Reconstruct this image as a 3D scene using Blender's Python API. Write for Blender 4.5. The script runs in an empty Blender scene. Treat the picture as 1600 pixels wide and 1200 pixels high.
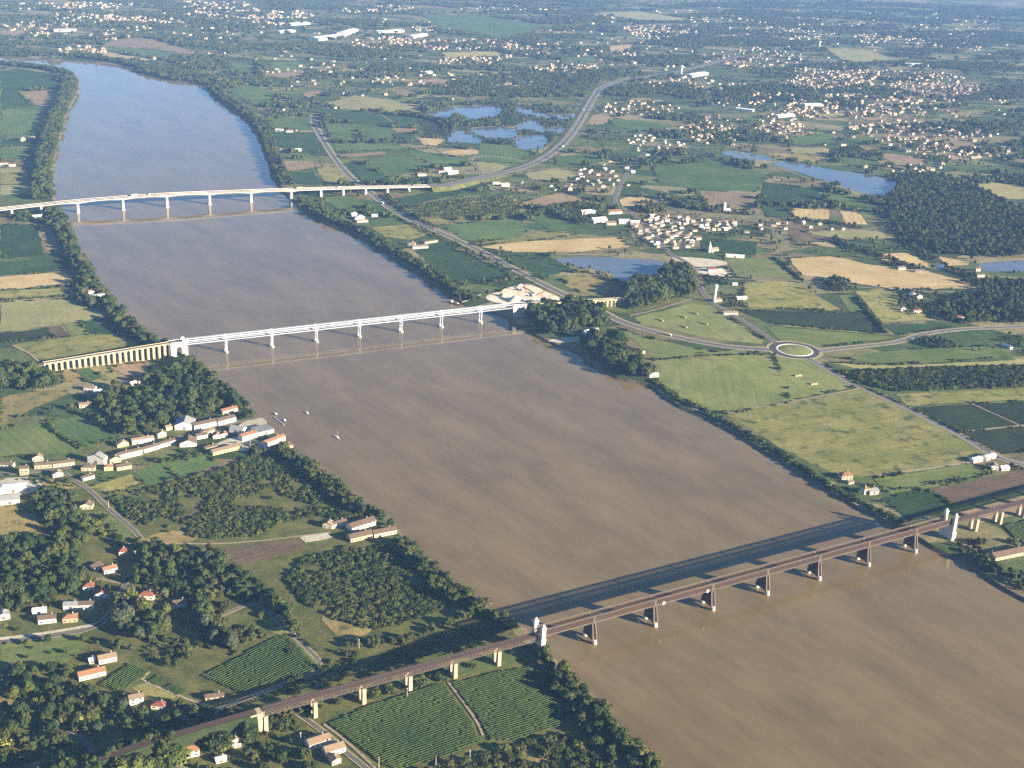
import bpy, math, random
import numpy as np
from mathutils import Vector, Matrix, Euler
from mathutils.geometry import tessellate_polygon

random.seed(7)
RNG = np.random.default_rng(11)
scene = bpy.context.scene
COL = scene.collection

# ------------------------------------------------------------------ camera
CAM_H, PITCH, ROLL, FPX = 679.1, math.radians(21.16), math.radians(2.86), 1950.0
_F = np.array([0.0, math.cos(PITCH), -math.sin(PITCH)])
_R0 = np.array([1.0, 0.0, 0.0])
_U0 = np.cross(_R0, _F)
_R = math.cos(ROLL) * _R0 + math.sin(ROLL) * _U0
_U = -math.sin(ROLL) * _R0 + math.cos(ROLL) * _U0
cam_data = bpy.data.cameras.new('camera')
cam_data.sensor_width = 36.0
cam_data.lens = 36.0 * FPX / 1600.0
cam_data.clip_start = 1.0
cam_data.clip_end = 120000.0
cam = bpy.data.objects.new('camera', cam_data)
COL.objects.link(cam)
cam.matrix_world = Matrix(((_R[0], _U[0], -_F[0], 0.0), (_R[1], _U[1], -_F[1], 0.0),
                           (_R[2], _U[2], -_F[2], CAM_H), (0, 0, 0, 1)))
scene.camera = cam

# ------------------------------------------------------------------ sky and sun
SUN_AZ, SUN_EL = math.radians(-22.5), math.radians(15.6)     # azimuth from +X, low evening sun
sun_dir = Vector((math.cos(SUN_AZ) * math.cos(SUN_EL), math.sin(SUN_AZ) * math.cos(SUN_EL), math.sin(SUN_EL)))
world = bpy.data.worlds.new('World')
scene.world = world
world.use_nodes = True
wn = world.node_tree
for n in list(wn.nodes):
    wn.nodes.remove(n)
sky = wn.nodes.new('ShaderNodeTexSky')
sky.sky_type = 'NISHITA'
sky.sun_disc = False
sky.sun_elevation = SUN_EL
sky.sun_rotation = math.atan2(sun_dir.x, sun_dir.y)
sky.altitude = 100.0
sky.air_density = 1.0
sky.dust_density = 0.0
sky.ozone_density = 5.0
bg = wn.nodes.new('ShaderNodeBackground')
bg.inputs['Strength'].default_value = 0.05
wo = wn.nodes.new('ShaderNodeOutputWorld')
wn.links.new(sky.outputs[0], bg.inputs[0])
wn.links.new(bg.outputs[0], wo.inputs[0])
sl = bpy.data.lights.new('sun', 'SUN')
sl.energy = 5.0
sl.angle = math.radians(0.5)
sl.color = (1.0, 0.865, 0.66)
sun = bpy.data.objects.new('sun', sl)
COL.objects.link(sun)
sun.rotation_euler = (-sun_dir).to_track_quat('-Z', 'Y').to_euler()
sun.location = (2000, -800, 2000)

scene.view_settings.view_transform = 'Standard'
scene.view_settings.look = 'None'
scene.view_settings.exposure = 1.88
scene.view_settings.gamma = 1.0
scene.cycles.use_denoising = False
scene.cycles.max_bounces = 6
scene.cycles.volume_bounces = 1
scene.cycles.transparent_max_bounces = 8
scene.cycles.caustics_reflective = False
scene.cycles.caustics_refractive = False

# ------------------------------------------------------------------ helpers
GZ = 3.0                                    # level of the land above the river


def G(x, y, z=GZ):
    """survey: point of the level land seen at photo position (x, y)"""
    d = _F + ((x - 800.0) / FPX) * _R + ((600.0 - y) / FPX) * _U
    t = (z - CAM_H) / d[2]
    return (t * d[0], t * d[1])


def GP(pts, z=GZ):
    return [G(x, y, z) for x, y in pts]


def px_of(P):
    """vectorised photo position of world points"""
    d = np.asarray(P, float) - np.array([0, 0, CAM_H])
    w = d @ _F
    return np.stack([800 + FPX * (d @ _R) / w, 600 - FPX * (d @ _U) / w], -1), w


def tag(o, label=None, cat=None, group=None, kind=None):
    if label:
        o['label'] = label
    if cat:
        o['category'] = cat
    if group:
        o['group'] = group
    if kind:
        o['kind'] = kind
    return o


def mesh_obj(name, verts, faces, mat, parent=None, smooth=False):
    me = bpy.data.meshes.new(name)
    me.from_pydata(verts, [], faces)
    if mat:
        me.materials.append(mat)
    if smooth:
        me.polygons.foreach_set('use_smooth', [True] * len(me.polygons))
    me.update()
    o = bpy.data.objects.new(name, me)
    COL.objects.link(o)
    if parent:
        o.parent = parent
    return o


def empty(name, loc, rz=0.0, parent=None):
    o = bpy.data.objects.new(name, None)
    o.empty_display_size = 2
    COL.objects.link(o)
    o.location = loc
    o.rotation_euler = (0, 0, rz)
    if parent:
        o.parent = parent
    return o


class MB:
    """collects simple shapes into one mesh"""
    def __init__(self):
        self.v, self.f = [], []

    def add(self, vs, fs):
        b = len(self.v)
        self.v += [tuple(p) for p in vs]
        self.f += [tuple(i + b for i in f) for f in fs]

    def box(self, x0, x1, y0, y1, z0, z1):
        self.add([(x0, y0, z0), (x1, y0, z0), (x1, y1, z0), (x0, y1, z0),
                  (x0, y0, z1), (x1, y0, z1), (x1, y1, z1), (x0, y1, z1)],
                 [(3, 2, 1, 0), (4, 5, 6, 7), (0, 1, 5, 4), (1, 2, 6, 5), (2, 3, 7, 6), (3, 0, 4, 7)])

    def frustum(self, c, hx0, hy0, z0, hx1, hy1, z1):
        x, y = c
        self.add([(x - hx0, y - hy0, z0), (x + hx0, y - hy0, z0), (x + hx0, y + hy0, z0), (x - hx0, y + hy0, z0),
                  (x - hx1, y - hy1, z1), (x + hx1, y - hy1, z1), (x + hx1, y + hy1, z1), (x - hx1, y + hy1, z1)],
                 [(3, 2, 1, 0), (4, 5, 6, 7), (0, 1, 5, 4), (1, 2, 6, 5), (2, 3, 7, 6), (3, 0, 4, 7)])

    def bar(self, p, q, w, h=None):
        p, q = Vector(p), Vector(q)
        d = (q - p).normalized()
        up = Vector((0, 0, 1)) if abs(d.z) < 0.95 else Vector((1, 0, 0))
        s = d.cross(up).normalized() * (w / 2)
        t = s.cross(d).normalized() * ((h or w) / 2)
        vs = [p - s - t, p + s - t, p + s + t, p - s + t, q - s - t, q + s - t, q + s + t, q - s + t]
        self.add(vs, [(0, 1, 2, 3), (7, 6, 5, 4), (1, 0, 4, 5), (2, 1, 5, 6), (3, 2, 6, 7), (0, 3, 7, 4)])

    def lathe(self, c, prof, n=10):
        x, y = c
        vs = []
        for r, z in prof:
            for k in range(n):
                a = 2 * math.pi * k / n
                vs.append((x + r * math.cos(a), y + r * math.sin(a), z))
        fs = []
        for i in range(len(prof) - 1):
            for k in range(n):
                fs.append((i * n + k, i * n + (k + 1) % n, (i + 1) * n + (k + 1) % n, (i + 1) * n + k))
        fs.append(tuple(range((len(prof) - 1) * n, len(prof) * n)))
        self.add(vs, fs)

    def build(self, name, mat, parent=None, smooth=False):
        return mesh_obj(name, self.v, self.f, mat, parent, smooth)


def smooth_line(pts, step=12.0, closed=False):
    """Catmull-Rom through world points, resampled"""
    P = [np.array(p, float) for p in pts]
    out = []
    n = len(P)
    rng = range(n if closed else n - 1)
    for i in rng:
        p0 = P[(i - 1) % n] if (closed or i > 0) else 2 * P[0] - P[1]
        p1, p2 = P[i], P[(i + 1) % n]
        p3 = P[(i + 2) % n] if (closed or i + 2 < n) else 2 * P[-1] - P[-2]
        L = np.linalg.norm(p2 - p1)
        k = max(1, min(60, int(L / step)))
        for j in range(k):
            t = j / k
            out.append(0.5 * ((2 * p1) + (-p0 + p2) * t + (2 * p0 - 5 * p1 + 4 * p2 - p3) * t * t
                              + (-p0 + 3 * p1 - 3 * p2 + p3) * t ** 3))
    if not closed:
        out.append(P[-1])
    return [tuple(p) for p in out]


def in_poly(X, Y, poly):
    c = np.zeros(X.shape, bool)
    n = len(poly)
    j = n - 1
    for i in range(n):
        xi, yi = poly[i]
        xj, yj = poly[j]
        if yi != yj:
            m = ((yi > Y) != (yj > Y)) & (X < (xj - xi) * (Y - yi) / (yj - yi) + xi)
            c ^= m
        j = i
    return c


def _hash(ix, iy, s):
    h = (ix * 374761393 + iy * 668265263 + s * 974634777) & 0xFFFFFFFF
    h = ((h ^ (h >> 13)) * 1274126177) & 0xFFFFFFFF
    return ((h ^ (h >> 16)) & 0xFFFF) / 65535.0


def vnoise(x, y, s=0):
    ix, iy = np.floor(x).astype(np.int64), np.floor(y).astype(np.int64)
    fx, fy = x - ix, y - iy
    fx, fy = fx * fx * (3 - 2 * fx), fy * fy * (3 - 2 * fy)
    a, b = _hash(ix, iy, s), _hash(ix + 1, iy, s)
    c, d = _hash(ix, iy + 1, s), _hash(ix + 1, iy + 1, s)
    return (a * (1 - fx) + b * fx) * (1 - fy) + (c * (1 - fx) + d * fx) * fy


def fbm(x, y, s=0, o=4):
    r, a, t = 0, 0.5, 0
    for k in range(o):
        r = r + a * vnoise(x * 2 ** k, y * 2 ** k, s + k)
        t += a
        a *= 0.5
    return r / t


# ------------------------------------------------------------------ materials
def new_mat(name):
    m = bpy.data.materials.new(name)
    m.use_nodes = True
    nt = m.node_tree
    b = nt.nodes['Principled BSDF']
    return m, nt, b


def N(nt, typ, **kw):
    n = nt.nodes.new(typ)
    for k, v in kw.items():
        setattr(n, k, v)
    return n


def mixc(nt, fac, a, b, mode='MIX'):
    n = N(nt, 'ShaderNodeMix', data_type='RGBA', blend_type=mode)
    for i, s in ((0, fac), (6, a), (7, b)):
        if isinstance(s, (int, float)):
            n.inputs[i].default_value = s
        elif isinstance(s, (tuple, list)):
            n.inputs[i].default_value = tuple(s) + ((1,) if len(s) == 3 else ())
        else:
            nt.links.new(s, n.inputs[i])
    return n.outputs[2]


def math_n(nt, op, a, b=None):
    n = N(nt, 'ShaderNodeMath', operation=op)
    for i, s in ((0, a), (1, b)):
        if s is None:
            continue
        if isinstance(s, (int, float)):
            n.inputs[i].default_value = s
        else:
            nt.links.new(s, n.inputs[i])
    return n.outputs[0]


def maprange(nt, v, a, b, c=0.0, d=1.0):
    n = N(nt, 'ShaderNodeMapRange')
    nt.links.new(v, n.inputs[0])
    n.inputs[1].default_value, n.inputs[2].default_value = a, b
    n.inputs[3].default_value, n.inputs[4].default_value = c, d
    return n.outputs[0]


def noise(nt, vec, scale, detail=4.0, rough=0.55, vscale=None):
    n = N(nt, 'ShaderNodeTexNoise')
    n.inputs['Scale'].default_value = scale
    n.inputs['Detail'].default_value = detail
    n.inputs['Roughness'].default_value = rough
    if vscale:
        mp = N(nt, 'ShaderNodeMapping')
        mp.inputs['Scale'].default_value = vscale
        nt.links.new(vec, mp.inputs[0])
        vec = mp.outputs[0]
    nt.links.new(vec, n.inputs['Vector'])
    return n.outputs[0]


def obj_coord(nt):
    return N(nt, 'ShaderNodeTexCoord').outputs['Object']


def world_pos(nt):
    return N(nt, 'ShaderNodeNewGeometry').outputs['Position']


def plain(name, col, rough=0.8, var=0.25, scale=0.4, metal=0.0, spec=0.3):
    """weathered single-colour surface"""
    m, nt, b = new_mat(name)
    p = world_pos(nt)
    n1 = noise(nt, p, scale, 5)
    n2 = noise(nt, p, scale * 7, 3)
    s = math_n(nt, 'ADD', math_n(nt, 'MULTIPLY', n1, 0.7), math_n(nt, 'MULTIPLY', n2, 0.3))
    f = maprange(nt, s, 0.3, 0.7)
    oi = N(nt, 'ShaderNodeObjectInfo').outputs['Random']
    hi = tuple(min(1.0, c * (1 + var * 0.7)) for c in col)
    lo = tuple(c * (1 - var) for c in col)
    c = mixc(nt, f, lo, hi)
    c = mixc(nt, 1.0, c, mixc(nt, oi, (0.86, 0.86, 0.86), (1.08, 1.07, 1.05)), 'MULTIPLY')
    nt.links.new(c, b.inputs['Base Color'])
    b.inputs['Roughness'].default_value = rough
    b.inputs['Metallic'].default_value = metal
    b.inputs['Specular IOR Level'].default_value = spec
    return m


def field_mat(name, c1, c2, patch=60.0, rows=0.0, rowdark=(0.5, 0.5, 0.45), rowamt=0.5, grain=2.2, bump=0.6, streak=0.4, blot=None):
    """crop or grass: broad patches, streaks along the rows, fine tufts"""
    m, nt, b = new_mat(name)
    o = obj_coord(nt)
    w = world_pos(nt)
    n1 = noise(nt, w, 1.0 / patch, 5, 0.6)
    c = mixc(nt, maprange(nt, n1, 0.35, 0.65), c1, c2)
    st = noise(nt, o, 1.0, 3, 0.6, (0.16, 0.006, 1.0))
    c = mixc(nt, streak, c, mixc(nt, maprange(nt, st, 0.3, 0.7), (0.62, 0.64, 0.6), (1.35, 1.33, 1.25)), 'MULTIPLY')
    # mix() above blends towards the multiplied colour
    g = noise(nt, w, 1.0 / grain, 3, 0.7)
    c = mixc(nt, 1.0, c, mixc(nt, maprange(nt, g, 0.3, 0.7), (0.7, 0.72, 0.7), (1.28, 1.27, 1.25)), 'MULTIPLY')
    if blot:
        n3 = noise(nt, w, 1.0 / (patch * 0.35), 6, 0.62)
        c = mixc(nt, maprange(nt, n3, 0.52, 0.66), c, blot)
    if rows:
        sx = N(nt, 'ShaderNodeSeparateXYZ')
        nt.links.new(o, sx.inputs[0])
        wob = math_n(nt, 'MULTIPLY', noise(nt, o, 0.05, 2), 1.5)
        sn = math_n(nt, 'SINE', math_n(nt, 'MULTIPLY', math_n(nt, 'ADD', sx.outputs[0], wob), 2 * math.pi / rows))
        f = math_n(nt, 'MULTIPLY', maprange(nt, sn, -0.3, 0.6), rowamt)
        c = mixc(nt, f, c, mixc(nt, 1.0, c, rowdark, 'MULTIPLY'))
    oi = N(nt, 'ShaderNodeObjectInfo').outputs['Random']
    c = mixc(nt, 1.0, c, mixc(nt, oi, (0.82, 0.86, 0.86), (1.15, 1.12, 1.08)), 'MULTIPLY')
    nt.links.new(c, b.inputs['Base Color'])
    b.inputs['Roughness'].default_value = 0.95
    b.inputs['Specular IOR Level'].default_value = 0.1
    if bump:
        bn = N(nt, 'ShaderNodeBump')
        bn.inputs['Strength'].default_value = 0.6
        bn.inputs['Distance'].default_value = bump
        nt.links.new(g, bn.inputs['Height'])
        nt.links.new(bn.outputs[0], b.inputs['Normal'])
    return m


def leaf_mat(name, dark, light, trans=0.15, patch=0.35):
    m, nt, b = new_mat(name)
    oi = N(nt, 'ShaderNodeObjectInfo').outputs['Random']
    n = noise(nt, obj_coord(nt), patch, 3)
    f = math_n(nt, 'ADD', math_n(nt, 'MULTIPLY', oi, 0.6), math_n(nt, 'MULTIPLY', maprange(nt, n, 0.3, 0.7), 0.4))
    c = mixc(nt, f, dark, light)
    big = noise(nt, world_pos(nt), 1.0 / 70, 3)
    c = mixc(nt, 1.0, c, mixc(nt, maprange(nt, big, 0.35, 0.65), (0.8, 0.88, 0.9), (1.18, 1.1, 0.95)), 'MULTIPLY')
    nt.links.new(c, b.inputs['Base Color'])
    b.inputs['Roughness'].default_value = 0.75
    b.inputs['Specular IOR Level'].default_value = 0.25
    if trans:
        tr = N(nt, 'ShaderNodeBsdfTranslucent')
        nt.links.new(c, tr.inputs[0])
        mx = N(nt, 'ShaderNodeMixShader')
        mx.inputs[0].default_value = trans
        nt.links.new(b.outputs[0], mx.inputs[1])
        nt.links.new(tr.outputs[0], mx.inputs[2])
        nt.links.new(mx.outputs[0], nt.nodes['Material Output'].inputs[0])
    return m


M = {}
M['grass'] = field_mat('grass_green', (0.1102, 0.1508, 0.0406), (0.1740, 0.1972, 0.0638), 70, rows=13, rowamt=0.14)
M['meadow'] = field_mat('meadow', (0.1566, 0.1914, 0.0580), (0.2320, 0.2378, 0.0870), 90, streak=0.45, rows=16, rowamt=0.12, blot=(0.1450, 0.1624, 0.0522))
M['olive'] = field_mat('rough_meadow', (0.1914, 0.1914, 0.0580), (0.3016, 0.2610, 0.0928), 60, blot=(0.0812, 0.1044, 0.0325), streak=0.5)
M['green'] = field_mat('crop_green', (0.0696, 0.1218, 0.0383), (0.1160, 0.1682, 0.0557), 90, rows=9, rowamt=0.3)
M['dark'] = field_mat('crop_dark', (0.026, 0.062, 0.022), (0.05, 0.09, 0.032), 60, rows=7, rowamt=0.3)
M['vine'] = field_mat('vine_far', (0.024, 0.042, 0.018), (0.04, 0.056, 0.025), 60, rows=8, rowamt=0.5)
M['soilgreen'] = field_mat('vine_floor', (0.06, 0.075, 0.026), (0.12, 0.11, 0.045), 25, streak=0.5)
M['straw'] = field_mat('stubble', (0.4176, 0.3074, 0.1450), (0.5220, 0.3944, 0.2030), 60, streak=0.35, rows=12, rowamt=0.15)
M['gold'] = field_mat('dry_grass', (0.2320, 0.1798, 0.0638), (0.3132, 0.2436, 0.0986), 40, blot=(0.0928, 0.1044, 0.0348))
M['pale'] = field_mat('pale_meadow', (0.2552, 0.2436, 0.0986), (0.3596, 0.3132, 0.1392), 80, streak=0.35)
M['tan'] = field_mat('bare_field', (0.2320, 0.1682, 0.0986), (0.3132, 0.2320, 0.1392), 50, rows=10, rowamt=0.2)
M['brown'] = field_mat('ploughed', (0.115, 0.082, 0.055), (0.17, 0.125, 0.08), 40, rows=8, rowamt=0.25)
M['scrub'] = field_mat('scrub_floor', (0.0638, 0.0870, 0.0255), (0.1508, 0.1392, 0.0487), 18, streak=0.2)
M['rough'] = field_mat('rough_grass', (0.0638, 0.0812, 0.0232), (0.1392, 0.1334, 0.0441), 22, streak=0.2)
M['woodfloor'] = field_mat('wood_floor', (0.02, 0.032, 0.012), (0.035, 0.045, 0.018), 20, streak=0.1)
M['sand'] = field_mat('sand', (0.55, 0.47, 0.34), (0.72, 0.64, 0.5), 25, streak=0.2, grain=5, bump=0.4)
M['gravel'] = field_mat('gravel_yard', (0.42, 0.37, 0.28), (0.55, 0.49, 0.38), 15, streak=0.2)
M['mud'] = field_mat('river_mud', (0.10, 0.075, 0.045), (0.16, 0.12, 0.075), 12, streak=0)
M['asphalt'] = plain('asphalt', (0.075, 0.072, 0.076), 0.9, 0.2, 0.15)
M['asphalt_old'] = plain('old_asphalt', (0.15, 0.138, 0.128), 0.9, 0.25, 0.1)
M['asphalt_pale'] = plain('pale_asphalt', (0.23, 0.215, 0.20), 0.9, 0.2, 0.05)
M['track'] = plain('dirt_track', (0.34, 0.27, 0.17), 0.95, 0.3, 0.2)
M['verge'] = field_mat('verge', (0.3132, 0.2610, 0.1334), (0.4060, 0.3364, 0.1856), 20, streak=0)
M['kerb'] = plain('white_concrete', (0.72, 0.70, 0.64), 0.8, 0.12, 0.3)
M['paint'] = plain('road_paint', (0.7, 0.7, 0.68), 0.7, 0.15, 0.4)
M['concrete'] = plain('pale_concrete', (0.62, 0.58, 0.51), 0.85, 0.22, 0.12)
M['stone'] = plain('limestone', (0.47, 0.385, 0.25), 0.9, 0.22, 0.3)
M['stone_white'] = plain('white_stone', (0.62, 0.56, 0.46), 0.85, 0.15, 0.3)
M['brick'] = plain('pale_brick', (0.50, 0.36, 0.23), 0.9, 0.2, 0.5)
M['iron_white'] = plain('white_iron', (0.44, 0.475, 0.53), 0.5, 0.15, 0.2)
M['iron_blue'] = plain('blue_grey_iron', (0.20, 0.22, 0.25), 0.5, 0.15, 0.2)
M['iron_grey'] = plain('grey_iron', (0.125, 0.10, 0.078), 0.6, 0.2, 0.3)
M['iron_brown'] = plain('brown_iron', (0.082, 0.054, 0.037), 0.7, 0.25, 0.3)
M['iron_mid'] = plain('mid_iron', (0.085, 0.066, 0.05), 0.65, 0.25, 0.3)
M['ballast'] = plain('rust_ballast', (0.085, 0.052, 0.036), 0.95, 0.3, 0.5)
M['rail'] = plain('rail_steel', (0.3, 0.24, 0.2), 0.4, 0.1, 1.0, metal=0.6)
M['wall_white'] = plain('white_render', (0.70, 0.66, 0.585), 0.9, 0.1, 0.25)
M['wall_cream'] = plain('cream_render', (0.56, 0.475, 0.345), 0.9, 0.15, 0.25)
M['wall_tan'] = plain('tan_stone', (0.47, 0.37, 0.25), 0.9, 0.2, 0.35)
M['wall_yellow'] = plain('yellow_render', (0.62, 0.58, 0.26), 0.9, 0.15, 0.25)
M['roof_orange'] = plain('orange_tiles', (0.31, 0.155, 0.085), 0.9, 0.25, 0.5)
M['roof_red'] = plain('red_tiles', (0.26, 0.095, 0.055), 0.9, 0.25, 0.5)
M['roof_brown'] = plain('weathered_tiles', (0.145, 0.10, 0.066), 0.9, 0.3, 0.5)
M['roof_tan'] = plain('pale_tiles', (0.27, 0.19, 0.12), 0.9, 0.25, 0.5)
M['roof_grey'] = plain('grey_sheet_roof', (0.27, 0.265, 0.255), 0.7, 0.25, 0.3)
M['roof_white'] = plain('white_sheet_roof', (0.78, 0.78, 0.76), 0.6, 0.1, 0.2)
M['glass'] = plain('dark_window', (0.03, 0.035, 0.045), 0.15, 0.1, 1.0, spec=0.6)
M['shutter'] = plain('shutter', (0.16, 0.12, 0.09), 0.7, 0.2, 1.0)
M['bark'] = plain('bark', (0.09, 0.065, 0.045), 0.95, 0.3, 1.5)
M['leaf_bush'] = leaf_mat('leaf_bush', (0.045, 0.068, 0.013), (0.13, 0.146, 0.03))
M['leaf_mid'] = leaf_mat('leaf_mid', (0.022, 0.042, 0.008), (0.105, 0.125, 0.024))
M['leaf_dark'] = leaf_mat('leaf_dark', (0.012, 0.03, 0.006), (0.06, 0.086, 0.017))
M['leaf_pale'] = leaf_mat('leaf_pale', (0.0495, 0.0660, 0.0297), (0.0936, 0.1080, 0.0540))
M['leaf_yellow'] = leaf_mat('leaf_yellow', (0.045, 0.058, 0.013), (0.095, 0.10, 0.024))
M['leaf_vine'] = leaf_mat('leaf_vine', (0.03, 0.058, 0.012), (0.056, 0.086, 0.02), patch=0.05)
M['leaf_lime'] = leaf_mat('leaf_lime', (0.22, 0.24, 0.04), (0.36, 0.34, 0.08))
M['car_white'] = plain('car_white', (0.8, 0.8, 0.8), 0.3, 0.05, 0.5, spec=0.5)
M['car_red'] = plain('car_red', (0.45, 0.04, 0.03), 0.3, 0.05, 0.5, spec=0.5)
M['car_dark'] = plain('car_dark', (0.05, 0.06, 0.08), 0.3, 0.05, 0.5, spec=0.5)
M['truck_yellow'] = plain('truck_yellow', (0.7, 0.55, 0.2), 0.4, 0.05, 0.5, spec=0.5)
M['tyre'] = plain('tyre', (0.02, 0.02, 0.02), 0.9, 0.1, 1.0)
M['red_paint'] = plain('red_machine_paint', (0.55, 0.10, 0.05), 0.5, 0.2, 0.5)
M['rust'] = plain('rusty_hull', (0.22, 0.09, 0.05), 0.8, 0.3, 0.5)
M['hay'] = plain('hay', (0.42, 0.33, 0.16), 0.95, 0.2, 1.0)


def water_mat(name, shallow, deep, rough=0.06, bump=0.012):
    m, nt, b = new_mat(name)
    w = world_pos(nt)
    rot = N(nt, 'ShaderNodeMapping')
    rot.inputs['Rotation'].default_value = (0, 0, math.radians(-128))
    nt.links.new(w, rot.inputs[0])
    n1 = noise(nt, rot.outputs[0], 1.0, 6, 0.62, (0.0045, 0.016, 1.0))
    n4 = noise(nt, rot.outputs[0], 1.0, 4, 0.6, (0.018, 0.11, 1.0))
    n2 = noise(nt, w, 1 / 45.0, 4, 0.6)
    f = maprange(nt, math_n(nt, 'ADD', math_n(nt, 'ADD', math_n(nt, 'MULTIPLY', n1, 0.6), math_n(nt, 'MULTIPLY', n4, 0.2)), math_n(nt, 'MULTIPLY', n2, 0.2)), 0.4, 0.6)
    c = mixc(nt, f, shallow, deep)
    nt.links.new(c, b.inputs['Base Color'])
    b.inputs['IOR'].default_value = 1.33
    b.inputs['Specular IOR Level'].default_value = 0.5
    nt.links.new(maprange(nt, f, 0, 1, rough, rough * 1.8), b.inputs['Roughness'])
    bn = N(nt, 'ShaderNodeBump')
    bn.inputs['Strength'].default_value = 0.5
    bn.inputs['Distance'].default_value = bump
    rip = noise(nt, w, 1.1, 3, 0.6)
    nt.links.new(rip, bn.inputs['Height'])
    nt.links.new(bn.outputs[0], b.inputs['Normal'])
    return m


M['river'] = water_mat('river_water', (0.212, 0.156, 0.072), (0.15, 0.11, 0.05))
M['pond'] = water_mat('pond_water', (0.10, 0.125, 0.15), (0.13, 0.15, 0.165), 0.05)  # blue of the reflected sky is painted into the base colour


def ground_material():
    m, nt, b = new_mat('ground_mosaic')
    w = world_pos(nt)
    mp = N(nt, 'ShaderNodeMapping')
    mp.inputs['Rotation'].default_value = (0, 0, math.radians(28))
    mp.inputs['Scale'].default_value = (1 / 150.0, 1 / 80.0, 1.0)
    nt.links.new(w, mp.inputs[0])
    vo = N(nt, 'ShaderNodeTexVoronoi')
    vo.voronoi_dimensions = '2D'
    vo.inputs['Scale'].default_value = 1.0
    vo.inputs['Randomness'].default_value = 0.9
    nt.links.new(mp.outputs[0], vo.inputs['Vector'])
    sp = N(nt, 'ShaderNodeSeparateColor')
    nt.links.new(vo.outputs['Color'], sp.inputs[0])
    cr = N(nt, 'ShaderNodeValToRGB')
    cr.color_ramp.interpolation = 'CONSTANT'
    els = [(0.0, (0.055, 0.095, 0.034)), (0.16, (0.11, 0.14, 0.05)), (0.3, (0.038, 0.068, 0.026)), (0.42, (0.16, 0.165, 0.065)),
           (0.56, (0.075, 0.115, 0.04)), (0.66, (0.26, 0.22, 0.115)), (0.78, (0.22, 0.165, 0.10)), (0.88, (0.34, 0.275, 0.15))]
    e = cr.color_ramp.elements
    e[0].position, e[0].color = els[0][0], els[0][1] + (1,)
    e[1].position, e[1].color = els[1][0], els[1][1] + (1,)
    for p, c in els[2:]:
        k = e.new(p)
        k.color = c + (1,)
    nt.links.new(sp.outputs[0], cr.inputs[0])
    n1 = noise(nt, w, 1 / 140.0, 5, 0.6)
    soft = mixc(nt, maprange(nt, n1, 0.35, 0.65), (0.05, 0.08, 0.025), (0.11, 0.12, 0.04))
    c = mixc(nt, 0.68, soft, cr.outputs[0])
    g = noise(nt, w, 1 / 3.5, 4, 0.7)
    c = mixc(nt, 1.0, c, mixc(nt, maprange(nt, g, 0.3, 0.7), (0.65, 0.68, 0.65), (1.32, 1.3, 1.25)), 'MULTIPLY')
    g2 = noise(nt, w, 1 / 22.0, 4, 0.65)
    c = mixc(nt, 1.0, c, mixc(nt, maprange(nt, g2, 0.35, 0.65), (0.7, 0.74, 0.72), (1.22, 1.2, 1.15)), 'MULTIPLY')
    nt.links.new(c, b.inputs['Base Color'])
    b.inputs['Roughness'].default_value = 0.95
    b.inputs['Specular IOR Level'].default_value = 0.1
    bn = N(nt, 'ShaderNodeBump')
    bn.inputs['Strength'].default_value = 0.6
    bn.inputs['Distance'].default_value = 0.9
    nt.links.new(g, bn.inputs['Height'])
    nt.links.new(bn.outputs[0], b.inputs['Normal'])
    return m


M['ground'] = ground_material()

# ------------------------------------------------------------------ river and land
LEFT_BANK = [(-700, 60), (-300, 78), (-60, 92), (0, 97), (30, 100), (60, 104), (98, 111), (115, 121), (121, 132), (115, 152), (105, 172),
             (97, 197), (88, 225), (83, 250), (80, 275), (81, 300), (88, 322), (103, 350), (116, 377), (131, 407), (151, 438), (174, 469),
             (201, 500), (229, 523), (258, 541), (282, 552), (300, 561), (326, 585), (360, 612), (390, 642), (415, 662), (440, 688),
             (470, 717), (500, 742), (536, 766), (576, 797), (612, 822), (636, 846), (676, 886), (716, 924), (756, 947), (786, 962),
             (812, 980), (838, 1008), (862, 1030), (893, 1064), (928, 1094), (953, 1124), (984, 1154), (1014, 1184), (1042, 1215),
             (1090, 1270), (1180, 1370), (1300, 1520)]
RIGHT_BANK = [(-700, 50), (-300, 70), (-60, 82), (0, 86), (25, 89), (60, 92), (110, 95), (150, 98), (190, 104), (222, 114), (270, 124), (312, 129),
              (327, 141), (343, 156), (367, 171), (386, 186), (399, 202), (411, 227), (421, 252), (429, 272), (439, 291), (462, 316),
              (492, 336), (522, 353), (557, 364), (582, 381), (612, 399), (642, 416), (667, 433), (692, 451), (708, 464), (728, 473),
              (750, 480), (778, 489), (803, 501), (832, 519), (862, 534), (902, 549), (932, 571), (967, 588), (1012, 600), (1052, 627),
              (1092, 645), (1132, 665), (1172, 689), (1217, 715), (1262, 744), (1302, 769), (1342, 790), (1372, 803), (1402, 821),
              (1442, 843), (1482, 864), (1512, 880), (1552, 905), (1602, 935), (1700, 990), (1900, 1090), (2300, 1300)]


def wiggle(line, amp, s):
    out = []
    for i, (x, y) in enumerate(line):
        k = amp * (2 * float(vnoise(np.array([x / 23.0]), np.array([y / 23.0]), s)[0]) - 1)
        out.append((x + k, y + k * 0.6))
    return out


LB = wiggle(smooth_line(GP(LEFT_BANK), 14), 3.0, 3)
RB = wiggle(smooth_line(GP(RIGHT_BANK), 14), 3.0, 4)
RIVER_POLY = LB + RB[::-1]
BIG = 42000.0


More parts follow.
